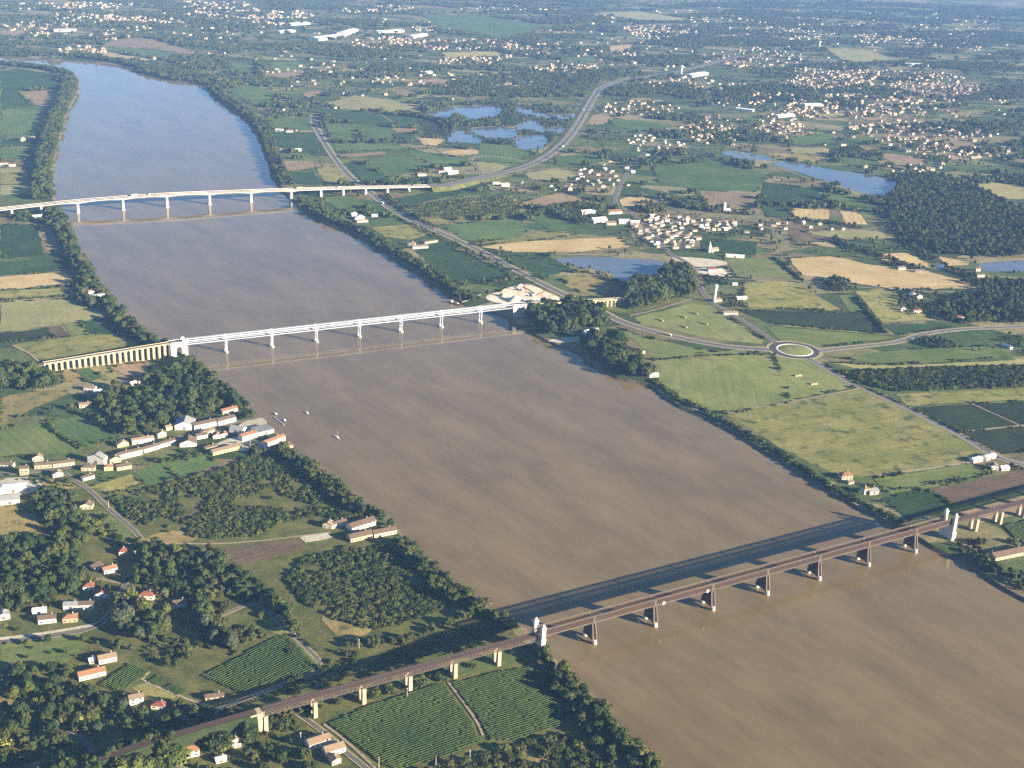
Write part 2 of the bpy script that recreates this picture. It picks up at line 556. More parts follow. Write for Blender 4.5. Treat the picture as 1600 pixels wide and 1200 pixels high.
def sheet(name, loops, z, mat, parent=None, local=False, rz=0.0):
    """flat sheet from an outer loop and holes; local: own origin turned by rz so the rows follow it"""
    pts = [p for lp in loops for p in lp]
    tris = tessellate_polygon([[Vector((x, y, 0)) for x, y in lp] for lp in loops])
    faces = []
    for t in tris:
        a, b, c = (pts[i] for i in t)
        cr = (b[0] - a[0]) * (c[1] - a[1]) - (b[1] - a[1]) * (c[0] - a[0])
        faces.append(tuple(t) if cr > 0 else tuple(reversed(t)))
    if local:
        cx = sum(p[0] for p in pts) / len(pts)
        cy = sum(p[1] for p in pts) / len(pts)
        c, s = math.cos(-rz), math.sin(-rz)
        vs = [((x - cx) * c - (y - cy) * s, (x - cx) * s + (y - cy) * c, 0.0) for x, y in pts]
        o = mesh_obj(name, vs, faces, mat, parent)
        o.location = (cx, cy, z)
        o.rotation_euler = (0, 0, rz)
    else:
        o = mesh_obj(name, [(x, y, z) for x, y in pts], faces, mat, parent)
    return o


ground = sheet('ground', [[(-BIG, -BIG), (BIG, -BIG), (BIG, BIG), (-BIG, BIG)], RIVER_POLY], GZ, M['ground'])
tag(ground, 'wide flat river plain reaching to the hazy distance', kind='structure')


def offset_line(line, d):
    out = []
    for i, p in enumerate(line):
        a = line[max(0, i - 1)]
        b = line[min(len(line) - 1, i + 1)]
        tx, ty = b[0] - a[0], b[1] - a[1]
        L = math.hypot(tx, ty) or 1
        out.append((p[0] - ty / L * d, p[1] + tx / L * d))
    return out


wat_l, wat_r = offset_line(LB, -6), offset_line(RB, 6)
river = sheet('river', [LB + RB[::-1]], 0.0, M['river'])
tag(river, 'broad muddy brown river, blue with sky light in the distance', kind='structure')
for nm, line, side in (('river_bank', LB, 7.0), ('river_bank', RB, -7.0)):
    inner = offset_line(line, side)
    k = len(line)
    vs = [(x, y, GZ) for x, y in line] + [(x, y, -0.6) for x, y in inner]
    fs = [(i, i + 1, k + i + 1, k + i) for i in range(k - 1)]
    if side > 0:
        fs = [tuple(reversed(f)) for f in fs]
    o = mesh_obj(nm, vs, fs, M['mud'])
    tag(o, 'muddy bank sloping to the water on the %s side' % ('left' if side > 0 else 'right'), kind='structure')

PONDS = [
    ('blue pond beside the village wood and the long white road viaduct', [(868, 405), (905, 402), (940, 402), (1000, 405), (1035, 408), (1032, 422), (1030, 432), (1008, 440), (985, 440), (962, 438), (955, 428), (930, 421), (905, 418), (885, 412)]),
    ('long narrow blue pond left of the big dark wood', [(1208, 256), (1230, 252), (1265, 258), (1300, 265), (1340, 270), (1372, 276), (1402, 286), (1398, 297), (1385, 306), (1345, 301), (1300, 286), (1250, 270)]),
    ('small far pond with sandy edges beside the town', [(1128, 240), (1150, 236), (1195, 244), (1205, 250), (1170, 250)]),
    ('blue pond strip below the big dark wood at right edge', [(1530, 413), (1560, 409), (1610, 408), (1610, 423), (1570, 424), (1540, 423)]),
    ('small blue pond left of the pond strip below the wood', [(1460, 413), (1475, 412), (1482, 418), (1466, 420)]),
    ('upper left gravel-pit pond west of the motorway', [(674, 180), (695, 172), (730, 168), (778, 169), (781, 175), (765, 182), (735, 185), (712, 181), (700, 186)]),
    ('lower left gravel-pit pond west of the motorway', [(703, 219), (714, 203), (730, 209), (748, 216), (746, 222), (725, 221)]),
    ('middle gravel-pit pond west of the motorway', [(740, 204), (770, 200), (800, 203), (806, 210), (790, 216), (760, 214)]),
    ('upper right gravel-pit pond beside the motorway', [(806, 170), (830, 172), (860, 179), (892, 179), (882, 186), (850, 184), (822, 180)]),
    ('middle right gravel-pit pond beside the motorway', [(812, 196), (835, 190), (850, 199), (876, 200), (868, 207), (838, 205), (816, 203)]),
    ('lower right gravel-pit pond beside the motorway', [(808, 224), (812, 216), (848, 214), (850, 226), (838, 232), (815, 231)]),
    ('tiny pond in the field right of the motorway', [(972, 196), (990, 192), (1004, 197), (990, 200)]),
]
EXCL = [RIVER_POLY]
for lab, pts in PONDS:
    if 'gravel-pit' in lab:
        mx_, my_ = sum(p[0] for p in pts) / len(pts), sum(p[1] for p in pts) / len(pts)
        pts = [(mx_ + (x - mx_) * 1.15, my_ + (y - my_) * 1.25) for x, y in pts]
    lp = smooth_line(GP(pts), 10, closed=True)
    EXCL.append(lp)
    o = sheet('pond', [lp], GZ + 0.12, M['pond'])
    tag(o, lab, kind='structure')

# ------------------------------------------------------------------ fields  (kind, row end A -> row end B, outline)
FIELDS = [
    # left bank, far to near
    ('dark', [(0, 112), (30, 108), (72, 113), (96, 128), (94, 140), (28, 142), (50, 166), (0, 170)]),
    ('tan', [(27, 143), (95, 141), (93, 152), (78, 167), (54, 163)]),
    ('green', [(0, 172), (76, 169), (78, 185), (60, 214), (0, 215)]),
    ('dark', [(0, 218), (62, 218), (58, 228), (0, 230)]),
    ('green', [(0, 232), (55, 231), (45, 247), (0, 249)]),
    ('pale', [(0, 263), (45, 262), (30, 269), (0, 270)]),
    ('olive', [(0, 272), (50, 270), (40, 287), (0, 288)]),
    ('pale', [(0, 290), (45, 288), (60, 300), (0, 306)]),
    ('dark', [(0, 351), (60, 353), (68, 398), (9, 404), (0, 390)]),
    ('tan', [(62, 355), (84, 360), (96, 388), (72, 394)]),
    ('dark', [(0, 410), (72, 403), (110, 416), (100, 423), (0, 431)]),
    ('straw', [(0, 433), (100, 425), (116, 433), (110, 446), (0, 453)]),
    ('olive', [(0, 455), (110, 449), (105, 461), (0, 468)]),
    ('pale', [(0, 473), (112, 467), (150, 485), (166, 497), (100, 506), (0, 519)]),
    ('vine', [(0, 522), (74, 512), (84, 529), (0, 536)]),
    ('brown', [(76, 512), (96, 509), (108, 526), (86, 529)]),
    ('grass', [(98, 507), (124, 504), (138, 521), (110, 526)]),
    ('dark', [(126, 503), (166, 498), (212, 515), (182, 522), (138, 521)]),
    ('olive', [(17, 540), (60, 532), (150, 522), (185, 524), (220, 533), (215, 540), (66, 564)]),
    ('gold', [(96, 581), (114, 578), (132, 592), (100, 598)]),
    ('green', [(116, 578), (139, 575), (163, 590), (136, 598)]),
    ('olive', [(141, 576), (166, 572), (188, 588), (168, 595)]),
    ('tan', [(171, 574), (225, 566), (242, 584), (200, 589)]),
    ('gold', [(0, 624), (60, 612), (96, 608), (104, 616), (58, 636), (0, 664)]),
    ('green', [(72, 660), (125, 650), (152, 660), (188, 683), (128, 700)]),
    ('grass', [(0, 672), (60, 658), (70, 664), (124, 703), (60, 712), (0, 716)]),
    ('green', [(207, 737), (254, 723), (279, 746), (232, 758)]),
    ('green', [(257, 722), (320, 709), (345, 725), (282, 745)]),
    ('olive', [(140, 761), (204, 741), (230, 758), (166, 773)]),
    ('gold', [(68, 752), (100, 748), (120, 762), (85, 765)]),
    ('gold', [(0, 792), (40, 796), (60, 820), (56, 848), (0, 850)]),
    ('gold', [(226, 841), (270, 829), (312, 838), (300, 847), (236, 850)]),
    ('brown', [(350, 856), (400, 850), (466, 842), (482, 856), (440, 868), (376, 886), (356, 872)]),
    ('grass', [(120, 800), (165, 800), (212, 830), (190, 850), (140, 835)]),
    ('grass', [(0, 1008), (125, 990), (132, 1010), (100, 1040), (0, 1046)]),
    ('olive', [(205, 1075), (226, 1066), (285, 1090), (240, 1098)]),
    ('gold', [(0, 1083), (30, 1085), (34, 1098), (0, 1105)]),
    ('olive', [(420, 985), (450, 975), (500, 1030), (495, 1042), (470, 1030)]),
    ('gold', [(505, 962), (560, 955), (580, 985), (545, 1000), (515, 985)]),
    ('grass', [(560, 1070), (700, 1022), (790, 1000), (830, 1010), (800, 1040), (700, 1062), (600, 1085)]),
    ('gold', [(660, 1210), (800, 1165), (890, 1145), (950, 1190), (960, 1215)]),
    ('gravel', [(338, 694), (372, 682), (404, 690), (420, 702), (384, 706), (352, 700)]),
    ('gravel', [(374, 664), (404, 652), (418, 662), (400, 676), (380, 672)]),
    ('gravel', [(0, 750), (50, 748), (62, 766), (0, 776)]),
    ('tan', [(540, 832), (560, 838), (590, 832), (600, 826), (580, 834), (550, 842)]),
    ('gravel', [(468, 840), (510, 832), (520, 840), (478, 848)]),
    # right bank, near to far
    ('grass', [(1365, 748), (1520, 724), (1558, 737), (1470, 760), (1385, 771)]),
    ('dark', [(1378, 779), (1450, 766), (1490, 789), (1420, 813)]),
    ('brown', [(1456, 765), (1610, 733), (1610, 756), (1492, 788)]),
    ('tan', [(1500, 800), (1610, 772), (1610, 800), (1530, 818)]),
    ('meadow', [(1020, 563), (1090, 553), (1160, 546), (1210, 556), (1235, 626), (1130, 645), (1090, 640), (1030, 598)]),
    ('meadow', [(1110, 556), (1212, 554), (1270, 566), (1336, 604), (1236, 627)]),
    ('meadow', [(965, 512), (1010, 527), (1090, 545), (1190, 553), (1100, 556), (1022, 563), (1000, 540)]),
    ('olive', [(1134, 648), (1232, 630), (1345, 608), (1440, 645), (1555, 712), (1520, 720), (1372, 744), (1312, 745), (1230, 706)]),
    ('vine', [(1422, 637), (1519, 632), (1590, 664), (1497, 675)]),
    ('vine', [(1523, 631), (1620, 627), (1620, 660), (1594, 664)]),
    ('vine', [(1500, 678), (1620, 664), (1620, 705), (1568, 710)]),
    ('olive', [(1400, 616), (1620, 606), (1620, 624), (1416, 633)]),
    ('pale', [(1302, 567), (1400, 572), (1620, 561), (1620, 572), (1340, 577)]),
    ('grass', [(1296, 558), (1420, 546), (1540, 541), (1620, 556), (1400, 570)]),
    ('meadow', [(990, 496), (1080, 474), (1110, 479), (1194, 530), (1190, 538), (1120, 531), (1000, 506)]),
    ('vine', [(1152, 485), (1358, 490), (1386, 516), (1370, 521), (1202, 505)]),
    ('grass', [(1196, 510), (1370, 524), (1402, 528), (1290, 542), (1220, 535)]),
    ('olive', [(1162, 441), (1240, 440), (1318, 486), (1162, 480)]),
    ('grass', [(1311, 462), (1330, 460), (1356, 489), (1327, 487)]),
    ('olive', [(1336, 455), (1400, 450), (1420, 478), (1462, 500), (1378, 503)]),
    ('dark', [(1378, 507), (1470, 505), (1488, 512), (1402, 524)]),
    ('straw', [(1232, 404), (1300, 400), (1360, 414), (1450, 424), (1532, 446), (1536, 452), (1400, 453), (1252, 430)]),
    ('straw', [(1366, 398), (1420, 395), (1462, 419), (1384, 411)]),
    ('straw', [(1462, 400), (1516, 410), (1512, 414), (1482, 416)]),
    ('meadow', [(1132, 405), (1208, 403), (1250, 438), (1150, 432)]),
    ('dark', [(1093, 372), (1184, 378), (1180, 398), (1096, 393)]),
    ('brown', [(1226, 356), (1300, 355), (1310, 375), (1240, 378)]),
    ('straw', [(1236, 380), (1300, 378), (1306, 387)]),
    ('pale', [(1250, 362), (1390, 360), (1400, 372), (1320, 375)]),
    ('straw', [(1232, 325), (1295, 328), (1296, 343), (1241, 340)]),
    ('straw', [(1312, 330), (1342, 332), (1356, 351), (1322, 350)]),
    ('dark', [(1186, 322), (1229, 325), (1239, 340), (1200, 340)]),
    ('green', [(1020, 261), (1118, 251), (1205, 274), (1180, 300), (1090, 295), (1030, 286)]),
    ('tan', [(1092, 298), (1180, 302), (1180, 330), (1104, 322)]),
    ('dark', [(1192, 284), (1280, 297), (1290, 318), (1188, 320)]),
    ('green', [(1282, 297), (1352, 311), (1372, 326), (1294, 320)]),
    ('straw', [(968, 312), (985, 307), (1046, 312), (1042, 325), (972, 322)]),
    ('pale', [(1180, 250), (1215, 252), (1180, 262)]),
    ('straw', [(750, 386), (800, 378), (968, 371), (984, 386), (900, 394), (800, 394)]),
    ('olive', [(735, 381), (800, 372), (850, 362), (906, 365), (860, 374), (745, 384)]),
    ('green', [(684, 353), (800, 342), (832, 355), (812, 371), (735, 376)]),
    ('green', [(826, 340), (862, 335), (906, 352), (866, 363)]),
    ('tan', [(812, 318), (872, 301), (950, 321), (932, 328), (852, 326)]),
    ('olive', [(625, 326), (700, 313), (800, 306), (832, 328), (800, 340), (668, 346)]),
    ('dark', [(612, 311), (752, 286), (764, 292), (636, 322)]),
    ('dark', [(648, 391), (690, 378), (796, 428), (788, 437), (716, 440), (690, 428)]),
    ('olive', [(580, 356), (640, 350), (672, 366), (640, 375), (600, 370)]),
    ('green', [(575, 345), (620, 338), (636, 350), (585, 354)]),
    ('green', [(500, 310), (548, 303), (575, 325), (540, 334)]),
    ('dark', [(792, 401), (868, 406), (892, 421), (852, 434), (806, 416)]),
    ('gold', [(876, 436), (920, 430), (960, 440), (958, 455), (908, 458)]),
    ('sand', [(758, 464), (778, 456), (800, 447), (826, 443), (850, 455), (876, 467), (862, 473), (830, 477), (800, 478), (775, 473)]),
    ('gravel', [(856, 533), (872, 528), (905, 527), (908, 532), (882, 536)]),
    ('sand', [(1082, 421), (1100, 419), (1118, 420), (1137, 419), (1143, 431), (1112, 430), (1088, 425)]),
    ('gravel', [(1050, 402), (1110, 405), (1140, 412), (1090, 417)]),
    ('pale', [(497, 165), (555, 149), (605, 155), (660, 165), (655, 180), (562, 172)]),
    ('dark', [(492, 168), (560, 174), (672, 187), (702, 197), (698, 205), (630, 199), (520, 191)]),
    ('green', [(508, 193), (552, 193), (568, 222), (520, 222)]),
    ('green', [(556, 193), (606, 196), (636, 222), (572, 222)]),
    ('tan', [(611, 200), (655, 201), (650, 207), (620, 207)]),
    ('dark', [(614, 209), (650, 209), (638, 222), (622, 220)]),
    ('straw', [(650, 215), (695, 217), (690, 228), (662, 226)]),
    ('tan', [(622, 225), (684, 229), (676, 232), (634, 231)]),
    ('vine', [(655, 186), (706, 198), (705, 214), (665, 212)]),
    ('green', [(522, 225), (616, 224), (640, 233), (526, 237)]),
    ('tan', [(526, 241), (600, 237), (606, 242), (532, 247)]),
    ('green', [(558, 251), (630, 243), (690, 262), (640, 270), (612, 277)]),
    ('dark', [(536, 256), (556, 252), (610, 278), (618, 282), (572, 288)]),
    ('straw', [(688, 238), (710, 234), (746, 233), (748, 240), (712, 245)]),
    ('green', [(640, 234), (700, 246), (740, 244), (735, 258), (700, 264), (640, 243)]),
    ('green', [(750, 224), (800, 228), (838, 242), (800, 256), (745, 250)]),
    ('pale', [(742, 252), (800, 258), (770, 272), (752, 270)]),
    ('green', [(870, 245), (925, 240), (945, 252), (900, 262), (868, 258)]),
    ('dark', [(426, 206), (488, 208), (506, 236), (440, 236)]),
    ('tan', [(442, 251), (494, 252), (500, 262), (447, 268)]),
    ('dark', [(456, 270), (490, 269), (500, 289), (462, 288)]),
    ('olive', [(495, 264), (530, 260), (548, 284), (510, 290)]),
    ('green', [(425, 185), (480, 182), (492, 204), (428, 203)]),
    ('tan', [(470, 146), (505, 140), (500, 150), (480, 153)]),
    ('pale', [(820, 270), (880, 262), (905, 272), (880, 284), (830, 282)]),
    ('tan', [(925, 180), (945, 176), (960, 186), (940, 194), (915, 196)]),
    ('green', [(950, 186), (1000, 188), (1060, 198), (1000, 206), (960, 196)]),
    # far, hazy
    ('straw', [(150, 82), (175, 82), (238, 93), (225, 95), (160, 88)]),
    ('tan', [(180, 62), (230, 58), (310, 82), (300, 86), (240, 76), (155, 74)]),
    ('green', [(150, 72), (240, 77), (290, 88), (240, 90), (170, 80)]),
    ('tan', [(0, 48), (45, 48), (42, 58), (0, 58)]),
    ('green', [(355, 96), (400, 100), (398, 120), (360, 112)]),
    ('green', [(660, 22), (760, 25), (860, 40), (800, 62), (680, 44)]),
    ('green', [(420, 98), (470, 96), (465, 106), (425, 108)]),
    ('tan', [(410, 115), (480, 112), (478, 122), (412, 124)]),
    ('pale', [(690, 82), (780, 80), (780, 88), (700, 90)]),
    ('tan', [(655, 124), (690, 122), (715, 130), (680, 136)]),
    ('green', [(880, 90), (930, 88), (940, 96), (890, 99)]),
    ('pale', [(930, 20), (1000, 18), (1080, 30), (1010, 34)]),
    ('straw', [(950, 72), (990, 70), (985, 80), (955, 82)]),
    ('pale', [(1290, 75), (1360, 78), (1410, 98), (1320, 96)]),
    ('green', [(1236, 215), (1290, 208), (1315, 220), (1270, 228), (1235, 226)]),
    ('pale', [(1232, 232), (1290, 230), (1310, 240), (1240, 240)]),
    ('gold', [(1200, 240), (1260, 242), (1300, 250), (1250, 254)]),
    ('tan', [(1370, 238), (1440, 246), (1450, 256), (1390, 252)]),
    ('tan', [(1335, 226), (1380, 232), (1370, 240), (1345, 236)]),
    ('green', [(1310, 245), (1370, 250), (1380, 264), (1320, 258)]),
    ('tan', [(1480, 218), (1525, 222), (1520, 230), (1490, 228)]),
    ('pale', [(1500, 290), (1560, 285), (1610, 300), (1610, 312), (1540, 310)]),
    ('pale', [(1540, 314), (1610, 318), (1610, 334), (1570, 326)]),
    ('tan', [(1345, 182), (1400, 184), (1395, 190), (1350, 188)]),
    ('pale', [(1275, 178), (1325, 177), (1320, 184), (1280, 184)]),
    ('green', [(350, 140), (400, 134), (440, 150), (400, 165)]),
]
FLABEL = {'dark': 'dark green crop field', 'green': 'green crop field', 'vine': 'dark vineyard field', 'tan': 'bare tan field', 'straw': 'golden stubble field',
          'olive': 'rough olive meadow', 'pale': 'pale dry meadow', 'brown': 'ploughed brown field', 'grass': 'bright green grass field', 'gold': 'dry golden grass patch',
          'meadow': 'light green meadow', 'sand': 'pale sand yard', 'gravel': 'pale gravel yard'}
base = sheet('meadow', [smooth_line(GP([(0, 762), (60, 766), (140, 768), (235, 762), (345, 735), (400, 716), (440, 712), (500, 757), (576, 809), (620, 840), (660, 885), (720, 938), (790, 974), (830, 1015), (880, 1062), (935, 1112), (1000, 1180), (1040, 1225), (900, 1260), (0, 1260)]), 30, closed=True)], GZ + 0.1, M['rough'], local=True, rz=0.6)
tag(base, 'rough grassland of the near left bank', kind='structure')
for i, (k, pts) in enumerate(FIELDS):
    w = GP(pts)
    best = max(range(len(w)), key=lambda j: math.dist(w[j], w[(j + 1) % len(w)]))
    a, b = w[best], w[(best + 1) % len(w)]
    rz = math.atan2(b[1] - a[1], b[0] - a[0]) - math.pi / 2
    # soften the outline a little so that it is not ruler-straight
    lp = []
    for j in range(len(w)):
        p, q = np.array(w[j]), np.array(w[(j + 1) % len(w)])
        L = np.linalg.norm(q - p)
        m = max(1, min(14, int(L / 14)))
        for s in range(m):
            r = p + (q - p) * s / m
            if s:
                r = r + RNG.normal(0, min(1.3, L * 0.01), 2)
            lp.append((float(r[0]), float(r[1])))
    if k in ('sand', 'gravel', 'gold'):
        lp = wiggle(smooth_line(w, 8, closed=True), 2.5, i)
    EXCL.append(w)
    o = sheet('field', [lp], GZ + 0.2 + 0.012 * (i % 24), M[k], local=True, rz=rz)
    tag(o, FLABEL[k] + ' on the %s bank' % ('left' if i < 46 else 'right'), kind='structure')

# ------------------------------------------------------------------ roads
ROADS = []


def ribbon(name, line, width, z, mat, label, closed=False, parent=None):
    a, b = offset_line(line, width / 2), offset_line(line, -width / 2)
    k = len(line)
    vs = [(x, y, z) for x, y in a] + [(x, y, z) for x, y in b]
    fs = [(k + i, k + i + 1, i + 1, i) for i in range(k - 1)]
    o = mesh_obj(name, vs, fs, mat, parent)
    if label:
        tag(o, label, kind='structure')
    return o


def road(pts, width, mat, label, verge=0.0, lines=False, step=10, name='road', world=False):
    line = smooth_line(pts if world else GP(pts), step)
    ROADS.append((line, width / 2 + verge))
    if verge:
        ribbon('verge', line, width + 2 * verge, GZ + 0.55, M['verge'], 'dry grass verge beside the ' + label)
    o = ribbon(name, line, width, GZ + 0.65, mat, label)
    if lines:
        for s in (-1, 1):
            ribbon('edge_line', offset_line(line, s * (width / 2 - 0.5)), 0.35, GZ + 0.72, M['paint'], None, parent=o)
    return line


N10 = road([(492, 178), (490, 192), (497, 206), (520, 243), (546, 275), (576, 299), (602, 320), (640, 343), (700, 369), (760, 397), (802, 420), (850, 445),
            (900, 469), (940, 487), (972, 503), (1020, 518), (1080, 532), (1140, 542), (1205, 547)], 13, M['asphalt_old'], 'main road along the right bank to the roundabout', 5, True)
road([(1278, 549), (1320, 544), (1400, 535), (1440, 523), (1500, 515), (1560, 512), (1640, 509)], 10, M['asphalt_old'], 'road running right from the roundabout', 4, True)
road([(1262, 560), (1285, 572), (1330, 598), (1400, 630), (1450, 655), (1500, 680), (1550, 710), (1580, 722), (1640, 735)], 10, M['asphalt_old'], 'road running down right from the roundabout', 3, True)
road([(1214, 538), (1190, 521), (1150, 495), (1112, 472), (1095, 452), (1092, 435), (1075, 412), (1045, 395), (1025, 370), (1008, 352), (985, 333), (962, 318),
      (966, 298), (982, 268), (1000, 246), (1012, 236), (1030, 226)], 9, M['asphalt_old'], 'village street climbing from the roundabout through the mid-distance village', 1.5)
road([(972, 472), (1000, 466), (1045, 452), (1080, 440), (1094, 446)], 9, M['asphalt_old'], 'road from the stone viaduct through the wood to the village', 2)
road([(984, 494), (1010, 488), (1050, 477), (1090, 464)], 5, M['track'], 'pale track above the bale meadow')
road([(1130, 436), (1200, 437), (1280, 442), (1360, 450), (1460, 456), (1560, 456)], 6, M['asphalt_old'], 'narrow lane below the golden stubble field', 1)
road([(1000, 300), (1060, 330), (1130, 345), (1220, 352), (1310, 357), (1395, 361)], 6, M['asphalt_old'], 'lane running right from the mid-distance village', 1)
road([(870, 397), (950, 399), (1040, 398)], 6, M['track'], 'track above the village pond')
road([(1138, 646), (1180, 638), (1232, 629), (1345, 607)], 4, M['track'], 'dirt track between the two right-bank meadows')
road([(1360, 745), (1440, 734), (1520, 722), (1560, 715)], 5, M['track'], 'pale farm track to the white barns on the right bank')
road([(1082, 638), (1130, 660), (1170, 683), (1215, 707), (1262, 735), (1304, 757)], 4, M['track'], 'towpath along the right bank below the meadows')
road([(1494, 676), (1560, 669), (1640, 660)], 2.6, M['track'], 'pale path across the right-bank vineyards')
road([(1518, 631), (1560, 650), (1600, 668), (1640, 688)], 2.6, M['track'], 'pale path down the right-bank vineyards')
road([(0, 741), (40, 739), (90, 733), (140, 725), (200, 705), (260, 690), (330, 670), (370, 660), (415, 650)], 6, M['asphalt_old'], 'street through the left-bank village', 1)
road([(100, 738), (112, 748), (140, 766), (170, 795), (190, 812), (212, 832), (222, 850), (215, 880), (195, 915), (180, 945), (160, 972), (130, 986), (70, 996), (0, 1003)], 4,
     M['asphalt_old'], 'lane winding down from the left-bank village', 1.5)
road([(0, 999), (70, 990), (125, 981), (165, 973)], 5, M['gravel'], 'pale gravel forecourt beside the hamlet lane')
road([(190, 912), (160, 906), (150, 905)], 4, M['track'], 'short drive to the hamlet')
road([(345, 962), (400, 945), (450, 985), (478, 1012), (500, 1035), (492, 1050), (440, 1072), (400, 1086), (360, 1102), (310, 1120), (260, 1125)], 3.5, M['asphalt_old'], 'lane beside the small vineyard to the railway', 1.5)
road([(460, 1112), (500, 1140), (540, 1175), (590, 1215)], 3.5, M['asphalt_old'], 'lane past the farmhouse below the railway', 1.5)
road([(0, 1215), (60, 1196), (125, 1186), (146, 1184), (180, 1190), (260, 1198), (330, 1215)], 4.5, M['asphalt_old'], 'road along the bottom left edge', 2)
road([(146, 1184), (140, 1168), (125, 1150), (105, 1142)], 4, M['asphalt_old'], 'side lane meeting the road at bottom left')
road([(700, 1066), (722, 1095), (745, 1128), (755, 1150)], 2.6, M['track'], 'pale path splitting the vineyard')
road([(506, 1132), (540, 1158), (585, 1200), (600, 1220)], 2.6, M['track'], 'pale path along the left edge of the vineyard')
road([(234, 1050), (222, 1062), (290, 1092), (330, 1105)], 3, M['track'], 'pale garden path beside the vegetable plots')
road([(200, 850), (260, 850), (345, 850), (400, 846), (470, 838), (516, 832)], 2.5, M['track'], 'farm track above the ploughed brown field')
road([(430, 690), (415, 678), (400, 662)], 4, M['track'], 'lane end at the left-bank quay')
road([(20, 540), (45, 552), (60, 565)], 4, M['track'], 'pale field path beside the stone arcade')
road([(430, 206), (470, 207), (492, 205)], 4, M['track'], 'farm lane near the riverside farm')
road([(1140, 235), (1210, 260), (1280, 285), (1340, 305), (1400, 312)], 5, M['track'], 'sandy track below the long pond')
road([(752, 460), (735, 468), (722, 473)], 4, M['sand'], 'sandy spit to the barge')
road([(735, 250), (745, 262), (752, 272), (740, 282), (715, 288)], 7, M['asphalt_old'], 'motorway slip road loop at left', 2)
road([(735, 250), (742, 246), (765, 244), (800, 248), (830, 254)], 7, M['asphalt_old'], 'motorway slip road arc', 2)
road([(800, 272), (850, 264), (895, 264), (910, 274), (895, 284), (860, 282)], 7, M['asphalt_old'], 'motorway slip road loop at right', 2)
road([(1090, 110), (1100, 130), (1110, 150), (1118, 165), (1160, 168), (1230, 160)], 7, M['asphalt_old'], 'far road through the trees', 1)
road([(500, 140), (560, 160), (620, 195), (660, 220), (700, 245)], 4, M['track'], 'straight farm track through the bank fields')

# roundabout
rc = G(1241.3, 547.5)
def ring(name, c, r0, r1, z, mat, label, n=64, parent=None):
    vs, fs = [], []
    for k in range(n):
        a = 2 * math.pi * k / n
        vs += [(c[0] + r0 * math.cos(a), c[1] + r0 * math.sin(a), z), (c[0] + r1 * math.cos(a), c[1] + r1 * math.sin(a), z)]
    for k in range(n):
        j = (k + 1) % n
        fs.append((2 * k, 2 * k + 1, 2 * j + 1, 2 * j))
    o = mesh_obj(name, vs, fs, mat, parent)
    if label:
        tag(o, label, kind='structure')
    return o


ring('verge', rc, 38, 47, GZ + 0.58, M['verge'], 'dry verge round the roundabout')
ring('roundabout_road', rc, 27, 41, GZ + 0.78, M['asphalt'], 'dark ring road of the roundabout')
apron = MB()
n = 64
for k in range(n):
    a, b = 2 * math.pi * k / n, 2 * math.pi * (k + 1) / n
    for r0, r1, z0, z1 in ((30.8, 30.4, 0.6, 1.1), (30.4, 27.8, 1.1, 1.2), (27.8, 27.6, 1.2, 0.6)):
        vs = []
        for ang in (a, b):
            vs += [(rc[0] + r0 * math.cos(ang), rc[1] + r0 * math.sin(ang), GZ + z0), (rc[0] + r1 * math.cos(ang), rc[1] + r1 * math.sin(ang), GZ + z1)]
        apron.add(vs, [(0, 2, 3, 1)])
tag(apron.build('roundabout_kerb', M['kerb']), 'broad white kerb ring of the roundabout', kind='structure')
isl = MB()
isl.lathe(rc, [(28.2, GZ + 0.7), (22, GZ + 1.7), (14, GZ + 2.4), (6, GZ + 2.7), (0.5, GZ + 2.8)], 48)
tag(isl.build('roundabout_island', M['meadow'], smooth=True), 'green grass island inside the roundabout', kind='structure')
EXCL.append([(rc[0] + 46 * math.cos(a), rc[1] + 46 * math.sin(a)) for a in np.linspace(0, 2 * math.pi, 20)[:-1]])

# ------------------------------------------------------------------ railway bridge (nearest)
def lin(xs, ys, x):
    return float(np.interp(x, xs, ys))


T_R = 0.5326
R0 = np.array([94.25, 1056.55])
nR = np.array([-math.sin(T_R), math.cos(T_R)])
o_r = R0 + nR * 9.0
rail_bridge = empty('railway_bridge', (o_r[0], o_r[1], 0), T_R)
tag(rail_bridge, 'long dark lattice-girder railway bridge with paired white end towers, nearest the camera', 'bridge')
RB_U = [-60 + 1.5] + [73.6 * k for k in range(7)] + [501.6 - 1.5]
ZB, ZT, HV = 21.5, 29.6, 4.6


def track(name, u0, u1, z, parent, half=4.0):
    t = MB()
    t.box(u0, u1, -half, half, z - 0.5, z)
    o = t.build(name, M['ballast'], parent)
    r = MB()
    for v in (-2.55, -1.1, 1.1, 2.55):
        r.box(u0, u1, v - 0.09, v + 0.09, z + 0.02, z + 0.22)
    r.build('rails', M['rail'], o)
    return o


